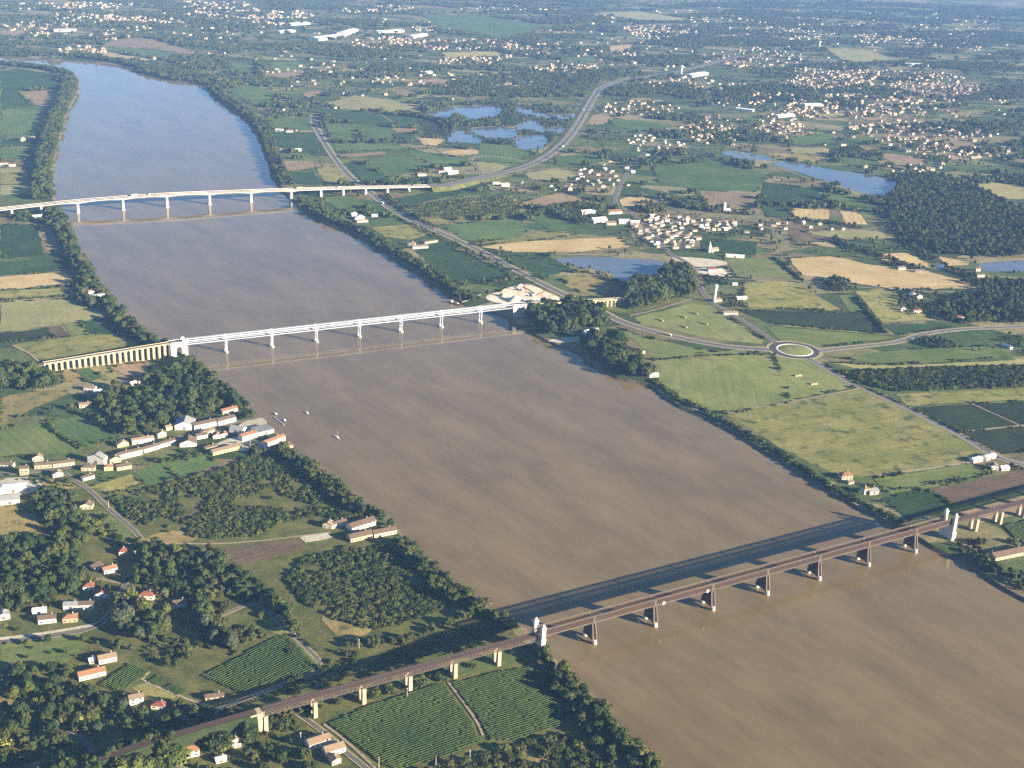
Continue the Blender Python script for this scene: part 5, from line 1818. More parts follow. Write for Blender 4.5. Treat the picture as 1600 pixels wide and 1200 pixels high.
def crown_geo(rng, lobes, nleaf, leaf, core=0.8, flat=0.0):
    """leaf-clump faces spread over overlapping lobes, with a dark broken core"""
    b = MB()
    vol = np.array([r[0] * r[1] for c, r in lobes])
    vol = vol / vol.sum()
    for c, r in lobes:
        vv, ff = ICO1
        P = vv * (np.array([r[0], r[0], r[1]]) * core) * (0.85 + 0.3 * rng.random((len(vv), 1))) + np.array(c)
        b.add([tuple(p) for p in P], ff)
    for (c, r), w in zip(lobes, vol):
        for _ in range(int(nleaf * w) + 1):
            d = rng.normal(size=3)
            d /= np.linalg.norm(d)
            if d[2] < -0.55:
                d[2] *= -1
            p = np.array(c) + d * np.array([r[0], r[0], r[1]]) * rng.uniform(0.78, 1.12)
            nn = d + rng.normal(size=3) * 0.55
            nn /= np.linalg.norm(nn)
            t = np.cross(nn, rng.normal(size=3))
            t /= np.linalg.norm(t)
            s = np.cross(nn, t)
            a, e = leaf * rng.uniform(0.6, 1.35), leaf * rng.uniform(0.5, 1.0)
            b.add([p - t * a - s * e * 0.3, p + s * e - nn * 0.2 * leaf, p + t * a + s * e * 0.2, p - s * e - nn * 0.2 * leaf], [(0, 3, 2, 1)])
    return b


def trunk_geo(rng, h, r, limbs=4, top=0.62):
    b = MB()
    b.lathe((0, 0), [(r * 1.4, -0.3), (r, h * 0.12), (r * 0.75, h * 0.4), (r * 0.35, h * top)], 6)
    for k in range(limbs):
        a = 2 * math.pi * (k + rng.random() * 0.6) / limbs
        z0 = h * rng.uniform(0.22, 0.4)
        L = h * rng.uniform(0.2, 0.3)
        b.bar((0, 0, z0), (L * math.cos(a), L * math.sin(a), z0 + L * 0.9), r * 0.55)
    return b


def lobes_broad(rng, h, w, n=9):
    L = [((0, 0, h * 0.58), (w * 0.36, h * 0.3))]
    for k in range(n):
        a = 2 * math.pi * k / n * 1.62 + rng.random()
        rr = w * rng.uniform(0.2, 0.34)
        z = h * rng.uniform(0.36, 0.84)
        q = 1.0 if z < h * 0.65 else 0.65
        s = w * rng.uniform(0.17, 0.26)
        L.append(((rr * q * math.cos(a), rr * q * math.sin(a), z), (s, s * rng.uniform(0.8, 1.1))))
    return L


KINDS = ['broad', 'broad', 'dark', 'dark', 'pale', 'poplar', 'bush', 'bushy', 'bushd', 'copse', 'copse', 'lime', 'far']
DESC = {'broad': 'rounded green tree', 'dark': 'dark green tree', 'pale': 'pale bushy tree', 'poplar': 'narrow poplar',
        'bush': 'green bush', 'bushy': 'yellow-green bush', 'bushd': 'dark bush', 'lime': 'lime-yellow shrub'}
KMAT = {'broad': 'leaf_mid', 'dark': 'leaf_dark', 'pale': 'leaf_pale', 'poplar': 'leaf_mid', 'bush': 'leaf_bush', 'bushy': 'leaf_yellow', 'bushd': 'leaf_dark', 'copse': 'leaf_mid', 'lime': 'leaf_lime', 'far': 'leaf_mid'}  # copse takes the lighter leaf: some of the haze's brightness painted into far woods
PROTO = []
proto_col = bpy.data.collections.new('tree_kinds')
for i, k in enumerate(KINDS):
    rng = np.random.default_rng(100 + i)
    if k in ('broad', 'dark'):
        cr = crown_geo(rng, lobes_broad(rng, 10, 9.0, 10), 620, 0.62)
        tr = trunk_geo(rng, 10, 0.32)
    elif k == 'pale':
        cr = crown_geo(rng, lobes_broad(rng, 10, 8.4, 13), 700, 0.5, 0.78)
        tr = trunk_geo(rng, 10, 0.34)
    elif k == 'poplar':
        lb = [((rng.normal() * 0.25, rng.normal() * 0.25, 1.6 + j * 0.95), (1.25 - 0.09 * abs(j - 3), 1.1)) for j in range(9)]
        cr = crown_geo(rng, lb, 420, 0.45, 0.85)
        tr = trunk_geo(rng, 10, 0.22, 0, 0.8)
    elif k.startswith('bush') or k == 'lime':
        lb = [((0, 0, 1.6), (2.0, 1.5))] + [((1.6 * math.cos(a), 1.6 * math.sin(a), rng.uniform(1.0, 2.2)), (rng.uniform(1.0, 1.5), rng.uniform(0.9, 1.4))) for a in np.arange(5) * 1.3]
        cr = crown_geo(rng, lb, 170, 0.5, 0.82)
        tr = trunk_geo(rng, 2.6, 0.14, 3)
    elif k == 'copse':
        lb = []
        for j in range(9):
            a, r = rng.uniform(0, 6.28), 13 * math.sqrt(rng.random())
            lb.append(((r * math.cos(a), r * math.sin(a), rng.uniform(5, 8)), (rng.uniform(3.4, 5.2), rng.uniform(3.6, 5.5))))
        cr = crown_geo(rng, lb, 420, 1.2, 0.9)
        tr = trunk_geo(rng, 8, 0.3, 0)
    else:
        cr = crown_geo(rng, [((0, 0, 5.5), (3.6, 4.0)), ((1.6, 0.5, 4.5), (2.6, 3.0)), ((-1.4, -0.9, 4.8), (2.6, 3.2))], 90, 1.1, 0.88)
        tr = trunk_geo(rng, 8, 0.3, 0)
    cm = bpy.data.meshes.new('crown')
    cm.from_pydata([tuple(map(float, p)) for p in cr.v], [], cr.f)
    cm.materials.append(M[KMAT[k]])
    tm_ = bpy.data.meshes.new('trunk')
    tm_.from_pydata(tr.v, [], tr.f)
    tm_.materials.append(M['bark'])
    both = MB()
    both.add(cr.v, cr.f)
    nf = len(cr.f)
    both.add(tr.v, tr.f)
    bm_ = bpy.data.meshes.new('tree_kind')
    bm_.from_pydata([tuple(map(float, p)) for p in both.v], [], both.f)
    bm_.materials.append(M[KMAT[k]])
    bm_.materials.append(M['bark'])
    bm_.polygons.foreach_set('material_index', [0] * nf + [1] * len(tr.f))
    po = bpy.data.objects.new('kind_%02d' % i, bm_)
    proto_col.objects.link(po)
    PROTO.append((cm, tm_))


def scatter_group():
    ng = bpy.data.node_groups.new('plant_scatter', 'GeometryNodeTree')
    ng.interface.new_socket(name='Geometry', in_out='INPUT', socket_type='NodeSocketGeometry')
    ng.interface.new_socket(name='Geometry', in_out='OUTPUT', socket_type='NodeSocketGeometry')
    gi, go = ng.nodes.new('NodeGroupInput'), ng.nodes.new('NodeGroupOutput')
    ip = ng.nodes.new('GeometryNodeInstanceOnPoints')
    ci = ng.nodes.new('GeometryNodeCollectionInfo')
    ci.inputs['Collection'].default_value = proto_col
    ci.inputs['Separate Children'].default_value = True
    ci.inputs['Reset Children'].default_value = True

    def attr(nm, t):
        n = ng.nodes.new('GeometryNodeInputNamedAttribute')
        n.data_type = t
        n.inputs['Name'].default_value = nm
        return n.outputs['Attribute']
    ip.inputs['Pick Instance'].default_value = True
    er = ng.nodes.new('FunctionNodeEulerToRotation')
    cx = ng.nodes.new('ShaderNodeCombineXYZ')
    ng.links.new(attr('turn', 'FLOAT'), cx.inputs[2])
    ng.links.new(cx.outputs[0], er.inputs[0])
    ng.links.new(er.outputs[0], ip.inputs['Rotation'])
    ng.links.new(attr('size', 'FLOAT_VECTOR'), ip.inputs['Scale'])
    ng.links.new(attr('kind', 'INT'), ip.inputs['Instance Index'])
    ng.links.new(ci.outputs[0], ip.inputs['Instance'])
    ng.links.new(gi.outputs[0], ip.inputs['Points'])
    ng.links.new(ip.outputs[0], go.inputs[0])
    return ng


SCATTER = scatter_group()


def scatter(name, label, xs, ys, hs, ws, kinds):
    n = len(xs)
    me = bpy.data.meshes.new(name)
    me.vertices.add(n)
    me.vertices.foreach_set('co', np.stack([xs, ys, np.array([ground_z(p, q) if q < 1150 else GZ for p, q in zip(xs, ys)])], -1).astype(np.float32).ravel())
    for nm, t, dat, key in (('turn', 'FLOAT', RNG.uniform(0, 6.28, n), 'value'), ('kind', 'INT', kinds, 'value')):
        a = me.attributes.new(nm, t, 'POINT')
        a.data.foreach_set(key, np.asarray(dat, np.float32 if t == 'FLOAT' else np.int32))
    a = me.attributes.new('size', 'FLOAT_VECTOR', 'POINT')
    a.data.foreach_set('vector', np.stack([ws, ws, hs], -1).astype(np.float32).ravel())
    o = bpy.data.objects.new(name, me)
    COL.objects.link(o)
    md = o.modifiers.new('scatter', 'NODES')
    md.node_group = SCATTER
    tag(o, label, kind='stuff')
    return o


def ki(*names):
    return [i for i, k in enumerate(KINDS) if k in names]


BK = ki('broad', 'dark') + ki('broad', 'pale')
TREES = []          # x, y, height scale, width scale, kind, cluster


def clear(xs, ys, pad=2.0, roads=True, fields=False):
    ok = ~in_poly(xs, ys, RIVER_POLY)
    if fields:
        for poly in EXCL[1:]:
            ok &= ~in_poly(xs, ys, poly)
    else:
        for poly in EXCL[1:1 + len(PONDS)]:
            ok &= ~in_poly(xs, ys, poly)
    H = np.array(HOUSE_XY)
    # gardens lie open on the sunny front of each house
    for k in range(0, len(xs), 2000):
        for ox, oy in ((0, 0), (5, -9), (14, -8)):
            d = np.hypot(xs[k:k + 2000, None] - H[None, :, 0] - ox, ys[k:k + 2000, None] - H[None, :, 1] - oy) - H[None, :, 2]
            ok[k:k + 2000] &= d.min(1) > pad - (0 if ox == 0 else 1)
        if roads:
            for ln, w in ROADS:
                P = np.array(ln)
                dd = np.hypot(xs[k:k + 2000, None] - P[None, :, 0], ys[k:k + 2000, None] - P[None, :, 1]).min(1)
                ok[k:k + 2000] &= dd > w + min(pad, 0.8)
    return ok


def poly_pts(pts, spacing):
    spacing = spacing * (1.0 if spacing > 5 else 0.8)
    poly = GP(pts)
    xs, ys = [p[0] for p in poly], [p[1] for p in poly]
    gx, gy = np.meshgrid(np.arange(min(xs), max(xs), spacing), np.arange(min(ys), max(ys), spacing))
    x, y = gx.ravel() + RNG.uniform(-0.48, 0.48, gx.size) * spacing, gy.ravel() + RNG.uniform(-0.48, 0.48, gx.size) * spacing
    k = in_poly(x, y, poly)
    return x[k], y[k]


def line_pts(pts, width, spacing):
    spacing = spacing * 0.9
    ln = smooth_line(GP(pts), 4)
    x, y = [], []
    acc = 0
    for i in range(1, len(ln)):
        seg = math.dist(ln[i], ln[i - 1])
        n = seg * max(1.0, width / spacing) / spacing
        for _ in range(int(n) + (random.random() < n % 1)):
            t = random.random()
            tx, ty = (ln[i][0] - ln[i - 1][0]) / seg, (ln[i][1] - ln[i - 1][1]) / seg
            o = random.uniform(-width / 2, width / 2)
            x.append(ln[i - 1][0] + tx * seg * t - ty * o)
            y.append(ln[i - 1][1] + ty * seg * t + tx * o)
    return np.array(x), np.array(y)


CLUSTERS = []


def plant(name, where, xs, ys, hmin, hmax, kinds, wts=None, single=True, pad=2.0, thin=None, roads=True):
    if len(xs) == 0:
        return
    ok = clear(xs, ys, pad, roads)
    if thin is not None:
        sc_, th_ = thin
        ok &= fbm(xs / sc_, ys / sc_, len(CLUSTERS) * 7 + 1) > th_
    xs, ys = xs[ok], ys[ok]
    n = len(xs)
    if not n:
        return
    k = np.array(random.choices(kinds, wts, k=n))
    h = RNG.uniform(hmin, hmax, n) * 0.86 * RNG.uniform(0.6, 1.4, n)
    base = np.array([{'bush': 3.3, 'bushy': 3.3, 'bushd': 3.3, 'lime': 3.3}.get(KINDS[q], 10.0) for q in k])
    hs = h / base
    ws = hs * RNG.uniform(0.85, 1.3, n)
    c = len(CLUSTERS)
    CLUSTERS.append((name, where, single))
    for i in range(n):
        TREES.append((xs[i], ys[i], hs[i], ws[i], int(k[i]), c))


B, D, P_, PO = ki('broad'), ki('dark'), ki('pale'), ki('poplar')
BU, BY, BD = ki('bush'), ki('bushy'), ki('bushd')
# left bank
plant('tree_belt', 'the far left-bank belt at the river bend', *line_pts([(0, 100), (40, 104), (80, 109), (106, 118), (112, 130)], 45, 8), 10, 16, BK)
plant('tree_belt', 'the left-bank belt above the motorway viaduct', *line_pts([(110, 138), (102, 165), (94, 190), (85, 215), (79, 245), (75, 272), (73, 298), (76, 312)], 60, 8), 11, 18, B + D + P_, [3, 3, 1, 1, 2])
plant('tree_belt', 'the left-bank belt above the white road bridge', *line_pts([(80, 324), (95, 350), (108, 377), (123, 407), (142, 437), (165, 468), (192, 500), (220, 523), (250, 541), (272, 551)], 34, 7), 9, 16, B + D + P_, [3, 3, 1, 1, 2])
plant('copse', 'the left-bank clump round an orange-roofed house', *poly_pts([(112, 444), (150, 440), (190, 480), (165, 488), (125, 475)], 8), 8, 14, BK)
plant('copse', 'the left-bank clump under the motorway viaduct', *poly_pts([(15, 338), (60, 336), (85, 345), (90, 365), (65, 350), (20, 347)], 9), 6, 12, BK)
plant('woodland', 'the left wood below the stone arcade', *poly_pts([(0, 572), (40, 574), (72, 584), (96, 604), (60, 614), (0, 606)], 8), 14, 20, B + D + BY, [4, 4, 2, 2, 1])
plant('woodland', 'the left-bank wood between stone arcade and village', *poly_pts([(150, 630), (180, 606), (240, 592), (275, 575), (285, 560), (305, 572), (335, 600), (352, 628), (352, 642), (315, 652), (262, 664), (215, 688), (188, 678), (160, 660)], 8), 8, 15, BK + BY, [3, 3, 3, 3, 2, 2, 1, 1])
plant('tree_belt', 'the left-bank belt above the village quay', *line_pts([(296, 562), (322, 588), (355, 614), (385, 643), (402, 655)], 26, 7), 8, 14, BK)
plant('tree_belt', 'the left-bank belt between village and railway bridge', *line_pts([(425, 678), (455, 708), (490, 740), (525, 764), (565, 795), (602, 822), (625, 845), (665, 884), (706, 922), (746, 946), (778, 962), (800, 976)], 30, 6), 7, 13, B + D + P_ + BY, [4, 4, 2, 2, 3, 2])
plant('poplar_clump', 'the bank clump above the railway tower', *poly_pts([(755, 935), (785, 938), (792, 952), (770, 955)], 6), 13, 17, PO + B, [4, 1, 1])
plant('poplar_clump', 'the bank beside the riverside farm', *line_pts([(535, 755), (545, 763)], 3, 6), 13, 16, PO)
plant('tree_belt', 'the left-bank belt below the railway bridge', *line_pts([(838, 1012), (862, 1034), (892, 1066), (925, 1098), (948, 1126), (980, 1158), (1010, 1188), (1040, 1220)], 26, 6), 7, 13, B + D + BY, [4, 4, 2, 2, 2])
plant('tree_belt', 'the inner bank strip below the railway', *line_pts([(860, 1060), (890, 1095), (905, 1125), (930, 1150), (965, 1195)], 20, 7), 7, 11, BK)
plant('hedge_trees', 'the tree line above the trackside vineyard', *line_pts([(525, 1018), (575, 1008), (640, 1000), (700, 975), (760, 955)], 8, 6), 4, 9, B + BY + P_)
plant('woodland', 'the dense left-edge wood above the hamlet', *poly_pts([(0, 852), (60, 842), (118, 852), (138, 880), (130, 910), (118, 925), (90, 940), (50, 952), (0, 958)], 7), 9, 15, B + D + BY, [3, 3, 3, 3, 1])
plant('woodland', 'the trees below the hangars at left', *poly_pts([(50, 768), (105, 768), (125, 795), (150, 832), (135, 852), (80, 838), (60, 815)], 8), 7, 13, BK)
plant('woodland', 'the wood beside the ploughed brown field', *poly_pts([(215, 840), (262, 860), (345, 862), (372, 890), (420, 920), (440, 955), (400, 945), (345, 935), (290, 945), (245, 925), (205, 905)], 8), 7, 13, B + D + P_ + BY, [3, 3, 3, 3, 2, 1])
plant('big_trees', 'the great pale clump by the hamlet lane', *poly_pts([(172, 952), (200, 940), (245, 945), (266, 975), (262, 990), (225, 1002), (185, 992)], 9), 11, 17, P_ + B, [5, 1, 1])
plant('big_trees', 'the file of pale trees below the dark-roofed house', *line_pts([(305, 942), (318, 968), (340, 1000), (365, 1018)], 12, 6), 11, 16, P_ + B, [4, 1, 1])
plant('big_trees', 'the pale tree file left of the scrub', *line_pts([(365, 935), (395, 925), (430, 950), (455, 980), (470, 1000)], 10, 6), 9, 14, P_ + B, [3, 1, 1])
plant('woodland', 'the wood left of the long orange-roofed house', *poly_pts([(0, 1052), (60, 1044), (105, 1042), (118, 1070), (150, 1085), (195, 1090), (205, 1110), (170, 1145), (110, 1150), (50, 1150), (0, 1145)], 9), 5, 12, BK + BY, [3, 3, 3, 3, 2, 2, 1, 2])
plant('woodland', 'the wood below the garden plots', *poly_pts([(200, 1115), (240, 1112), (300, 1102), (345, 1108), (370, 1130), (330, 1145), (260, 1150), (210, 1150), (180, 1150)], 8), 5, 11, BK + BY, [3, 3, 3, 3, 2, 2, 1, 2])
plant('woodland', 'the trees along the bottom left edge', *poly_pts([(0, 1150), (60, 1155), (120, 1160), (135, 1180), (60, 1192), (0, 1205)], 8), 5, 10, BK + BY)
plant('woodland', 'the trees round the bright orange-roofed house', *poly_pts([(170, 1160), (250, 1155), (280, 1180), (330, 1180), (360, 1160), (400, 1145), (440, 1150), (480, 1180), (500, 1215), (330, 1215), (180, 1192)], 9), 5, 11, BK + BY)
plant('woodland', 'the trees under the left viaduct end', *poly_pts([(385, 1118), (470, 1098), (490, 1115), (480, 1140), (440, 1150), (400, 1140)], 8), 5, 10, BK + BY)
plant('garden_trees', 'the hamlet gardens', *poly_pts([(0, 945), (60, 950), (130, 905), (200, 890), (260, 915), (290, 930), (250, 950), (200, 950), (150, 965), (90, 985), (0, 992)], 13), 5, 10, BK + P_)
plant('garden_trees', 'the left-bank village gardens', *poly_pts([(0, 742), (60, 740), (110, 755), (190, 742), (250, 712), (330, 695), (380, 690), (440, 705), (380, 715), (330, 712), (290, 722), (240, 726), (190, 745), (150, 765), (80, 760)], 10), 3, 7, BK + BU + BY)
plant('garden_trees', 'the open grass below the hamlet lane', *poly_pts([(0, 1010), (130, 995), (180, 1010), (260, 1010), (310, 1030), (300, 1060), (200, 1025), (130, 1030), (0, 1045)], 16), 4, 9, BK + P_)
for x, y, h in ((126, 1130, 6), (160, 1142, 7), (90, 1163, 5), (55, 1117, 4), (12, 1163, 6), (365, 1088, 5), (258, 935, 11), (105, 1125, 4)):
    gx, gy = G(x, y)
    if h < 10:
        plant('bright_shrubs', 'the dark trees at bottom left', np.array([gx]), np.array([gy]), h, h + 0.5, ki('lime'), pad=-5)
    else:
        plant('round_tree', 'the shade beside the dark red-roofed house', np.array([gx]), np.array([gy]), h, h + 0.5, P_, pad=-5)
# scrub: nobody could count these
plant('scrub', 'green scrub thicket between the village and the riverside farm', *poly_pts([(170, 778), (240, 762), (345, 732), (395, 712), (430, 708), (470, 735), (515, 765), (575, 808), (520, 812), (500, 806), (440, 818), (400, 838), (325, 842), (240, 830), (205, 815)], 3.6), 1.4, 3.8, BU + BD + BY + B, [6, 3, 2, 0.3, 0.3], single=False, thin=(28, 0.41))
plant('scrub', 'dark green scrub below the riverside farm', *poly_pts([(445, 905), (475, 872), (545, 856), (600, 852), (640, 868), (672, 905), (700, 938), (695, 952), (640, 972), (590, 985), (520, 968), (470, 938)], 3.5), 1.4, 3.8, BU + BD + BY + B, [6, 4, 1, 0.3, 0.3], single=False, thin=(30, 0.36))
plant('scrub', 'golden green scrub below the vineyards at the bottom edge', *poly_pts([(650, 1212), (790, 1168), (870, 1148), (910, 1160), (960, 1205), (960, 1225), (660, 1225)], 4.5), 1.5, 5, BU + BY + BD, [2, 4, 1], single=False, thin=(16, 0.42))
plant('scrub', 'bushes on the slopes beside the railway', *poly_pts([(480, 1040), (560, 1015), (560, 1050), (500, 1085), (560, 1072), (700, 1035), (820, 1003), (830, 1015), (700, 1058), (600, 1090), (500, 1125), (400, 1115)], 7), 2, 5, BU + BD + BY, single=False, thin=(18, 0.45))
plant('scrub', 'hedgerow bushes of the left-bank fields', *line_pts([(0, 470), (60, 466), (105, 463)], 6, 4), 2, 4, BU + BD, single=False)
plant('scrub', 'hedge splitting the green fields above the village', *line_pts([(70, 662), (95, 680), (126, 702)], 4, 3), 2, 4, BU + BD, single=False)
plant('garden_trees', 'the field edges above the left-bank village', *line_pts([(30, 655), (60, 650), (110, 640), (150, 655), (190, 678)], 14, 12), 5, 9, BK + P_)
plant('scrub', 'bushes in the open ground left of the scrub thicket', *poly_pts([(120, 800), (165, 795), (215, 832), (190, 852), (140, 838)], 8), 2, 6, BU + BD, single=False, thin=(15, 0.5))
plant('scrub', 'bushes between hamlet and the railway lane', *poly_pts([(270, 955), (330, 945), (400, 950), (440, 985), (400, 1005), (330, 1045), (270, 1030), (255, 1000)], 6), 2, 6, BU + BD + BY, single=False, thin=(20, 0.48))
plant('scrub', 'reeds and bushes on the sunlit meadow by the great pale trees', *poly_pts([(225, 1000), (280, 990), (305, 1020), (260, 1040), (215, 1025)], 6), 1.5, 4, BU + BY, single=False, thin=(12, 0.45))
DR = np.array([math.cos(T_R), math.sin(T_R)])


def rail_px(u, v):
    w = o_r + DR * u + nR * v
    return w[0], w[1]


ru_ = RNG.uniform(-600, -350, 700)
rv_ = RNG.uniform(7.5, 15, 700) * RNG.choice([-1, -1, 1], 700)
plant('embankment_trees', 'trees and bushes clothing the railway embankment at lower left', *np.array([rail_px(a, b) for a, b in zip(ru_, rv_)]).T, 9, 16, BK + BU, single=False)
ru_ = RNG.uniform(-640, -415, 60)
plant('embankment_trees', 'the track end hidden in trees at lower left', *np.array([rail_px(a, b) for a, b in zip(ru_, RNG.uniform(-5, 5, 60))]).T, 4, 8, BK)
# right bank
plant('tree_belt', 'the far right-bank belt at the river bend', *line_pts([(0, 80), (60, 86), (120, 89), (185, 97), (230, 108), (280, 118), (315, 124)], 50, 8), 9, 16, BK)
plant('tree_belt', 'the right-bank belt above the motorway viaduct', *line_pts([(333, 140), (350, 154), (374, 170), (394, 184), (407, 200), (420, 227), (430, 252), (440, 275), (450, 291)], 34, 8), 9, 15, BK)
plant('tree_belt', 'the right-bank belt above the white road bridge', *line_pts([(472, 315), (500, 333), (532, 350), (566, 362), (592, 380), (622, 398), (652, 415), (678, 432), (702, 449), (722, 464), (745, 471)], 22, 6), 6, 12, B + D + BU, [3, 3, 2, 2, 2])
plant('woodland', 'the riverside wood at the right viaduct end', *poly_pts([(826, 498), (836, 490), (862, 485), (905, 480), (938, 488), (950, 508), (930, 515), (915, 512), (890, 520), (862, 525), (838, 514)], 8), 18, 25, BK)
plant('woodland', 'the right-bank trees below the white house', *poly_pts([(908, 536), (935, 525), (962, 523), (985, 545), (1008, 575), (1015, 592), (985, 588), (950, 574), (925, 556)], 8), 13, 20, BK)
plant('woodland', 'the wood between the pond and the water tower', *poly_pts([(972, 470), (975, 450), (1000, 443), (1030, 436), (1042, 424), (1070, 418), (1086, 440), (1084, 460), (1050, 470), (1010, 482), (985, 484)], 8), 15, 22, BK)
plant('scrub', 'low bushes along the right bank below the meadows', *line_pts([(1020, 594), (1056, 620), (1098, 641), (1138, 662), (1178, 685), (1222, 711), (1268, 740), (1308, 766), (1346, 787), (1378, 801), (1408, 818)], 9, 3.6), 2, 5, BU + BD, single=False, roads=False, pad=0)
plant('garden_trees', 'the garden by the right-bank towpath', *poly_pts([(1312, 752), (1345, 748), (1385, 765), (1400, 790), (1360, 785), (1330, 770)], 8), 3, 7, BK + BU)
plant('garden_trees', 'the hedge above the right-bank dark crop field', *line_pts([(1385, 770), (1440, 762), (1475, 752), (1500, 748)], 6, 8), 2.5, 5, BK + BU)
plant('garden_trees', 'the yard of the right-bank white barns', *poly_pts([(1530, 728), (1590, 722), (1600, 742), (1545, 742)], 9), 4, 8, BK)
plant('woodland', 'the right-edge garden wood below the railway', *poly_pts([(1492, 852), (1515, 842), (1560, 846), (1612, 842), (1612, 866), (1560, 868), (1540, 880), (1575, 895), (1612, 880), (1612, 935), (1552, 900), (1512, 876)], 8), 4, 9, BK + BY)
plant('scrub', 'long dark strip of bushes right of the roundabout', *poly_pts([(1312, 581), (1400, 578), (1500, 574), (1612, 572), (1612, 604), (1500, 608), (1400, 612), (1352, 600)], 5), 2.5, 6, BU + BD + B, [4, 4, 1, 1], single=False)
plant('scrub', 'roadside hedge down right from the roundabout', *line_pts([(1290, 570), (1340, 600), (1400, 627), (1450, 651), (1500, 676), (1550, 706)], 3, 4), 1.5, 3.5, BU + BD, single=False, pad=-4, roads=False)
plant('garden_trees', 'the green field right of the roundabout', *poly_pts([(1420, 525), (1470, 528), (1500, 545), (1460, 545), (1440, 540)], 8), 5, 9, BK)
plant('garden_trees', 'the clumps near the right-edge pale shed', *poly_pts([(1560, 525), (1612, 520), (1612, 560), (1590, 556), (1575, 540)], 10), 4, 8, BK)
plant('garden_trees', 'the field pair right of the roundabout', np.array([G(1519, 548)[0], G(1530, 549)[0]]), np.array([G(1519, 548)[1], G(1530, 549)[1]]), 5, 7, B)
plant('woodland', 'the wood above the right-hand road', *poly_pts([(1470, 472), (1500, 462), (1550, 455), (1612, 462), (1612, 506), (1540, 505), (1505, 508), (1475, 500)], 9), 8, 14, BK)
plant('woodland', 'the trees along the lane below the golden field', *poly_pts([(1500, 440), (1560, 436), (1612, 440), (1612, 458), (1540, 455)], 10), 7, 12, BK)
plant('garden_trees', 'the farm clump left of the olive meadow', *poly_pts([(1283, 440), (1300, 436), (1328, 440), (1325, 458), (1298, 456)], 7), 6, 11, BK)
plant('garden_trees', 'the farm in the golden stubble field', *poly_pts([(1384, 412), (1405, 410), (1450, 420), (1430, 424), (1400, 420)], 7), 5, 9, BK)
plant('scrub', 'hedge right of the light green field', *line_pts([(1213, 404), (1235, 424), (1254, 438)], 5, 3.5), 2, 5, BU + BD, single=False)
plant('scrub', 'hedges of the right-bank field mosaic', *line_pts([(1335, 465), (1350, 480), (1372, 505), (1385, 522)], 8, 4), 2, 6, BU + BD + B, single=False)
plant('woodland', 'the big dark wood at the right edge', *poly_pts([(1384, 296), (1402, 282), (1425, 272), (1470, 276), (1520, 290), (1560, 312), (1612, 334), (1612, 398), (1560, 404), (1520, 400), (1478, 398), (1440, 385), (1402, 370), (1384, 340)], 10), 9, 15, BK, single=True)
plant('tree_belt', 'the tree belt left of the big dark wood', *line_pts([(1300, 372), (1330, 388), (1380, 402), (1420, 420)], 22, 9), 6, 11, BK)
plant('tree_belt', 'the belt left of the small straw field', *line_pts([(1405, 375), (1440, 395), (1480, 420), (1520, 436)], 20, 9), 6, 11, BK)
plant('tree_belt', 'the trees on the lane above the brown field', *line_pts([(1240, 345), (1280, 348), (1320, 352), (1345, 358)], 18, 8), 6, 11, BK)
plant('poplar_grove', 'the planted grove left of the mid-distance village', *poly_pts([(842, 330), (880, 320), (925, 318), (938, 326), (926, 350), (905, 352), (870, 340)], 8), 10, 12, PO + B, [3, 1, 1])
plant('orchard', 'the planted orchard above the main road', *poly_pts([(630, 325), (700, 314), (795, 308), (828, 326), (798, 336), (672, 342)], 9), 5, 7, B)
plant('hedge_trees', 'the tree row above the main road', *line_pts([(600, 305), (630, 330), (665, 348), (685, 358)], 10, 7), 6, 10, BK)
plant('hedge_trees', 'the tree row below the main road', *line_pts([(600, 332), (650, 354), (690, 374), (740, 397), (800, 427)], 6, 6), 4, 8, BK)
plant('hedge_trees', 'the row of trees above the sand yard', *line_pts([(720, 447), (750, 444), (790, 440), (815, 434)], 7, 6), 6, 10, BK)
plant('hedge_trees', 'the bank of the village pond', *line_pts([(890, 425), (930, 428), (958, 437), (965, 445)], 9, 7), 4, 8, BK)
plant('hedge_trees', 'the bank of the gravel-pit ponds', *poly_pts([(660, 168), (760, 160), (830, 165), (890, 172), (893, 195), (870, 215), (850, 235), (800, 226), (750, 224), (700, 222), (690, 200)], 14), 6, 12, BK)
plant('garden_trees', 'the mid-distance village gardens', *poly_pts([(985, 330), (1060, 332), (1160, 345), (1165, 365), (1095, 395), (1040, 398), (990, 385), (980, 355)], 17), 4, 8, BK)
plant('hedge_trees', 'the hedge above the village', *line_pts([(1000, 318), (1060, 322), (1120, 332), (1180, 336)], 24, 10), 6, 11, BK)
plant('garden_trees', 'the yard below the pale warehouse yard', *poly_pts([(1092, 432), (1140, 434), (1148, 445), (1095, 452)], 9), 4, 8, BK)
plant('garden_trees', 'the plots right of the water tower', *poly_pts([(1125, 462), (1170, 462), (1175, 482), (1130, 482)], 9), 4, 8, BK)
plant('garden_trees', 'the houses right of the olive meadow', *poly_pts([(1400, 455), (1460, 455), (1480, 490), (1420, 495), (1400, 482)], 12), 4, 9, BK)

# ragged hedges and ditch bushes along many field edges
hx_, hy_ = [], []
for k_, pts in FIELDS:
    w = GP(pts)
    for j in range(len(w)):
        p, q = w[j], w[(j + 1) % len(w)]
        L = math.dist(p, q)
        if L < 35 or random.random() > 0.42:
            continue
        on = True
        for s in range(int(L / 3.2)):
            if random.random() < 0.12:
                on = not on
            if on:
                t = (s + random.random()) * 3.2 / L
                hx_.append(p[0] + (q[0] - p[0]) * t + random.gauss(0, 1.2))
                hy_.append(p[1] + (q[1] - p[1]) * t + random.gauss(0, 1.2))
plant('field_hedges', 'ragged hedges and bushes along the field edges', np.array(hx_), np.array(hy_), 1.2, 4.2, BU + BD + B, [4, 4, 1, 1], single=False)

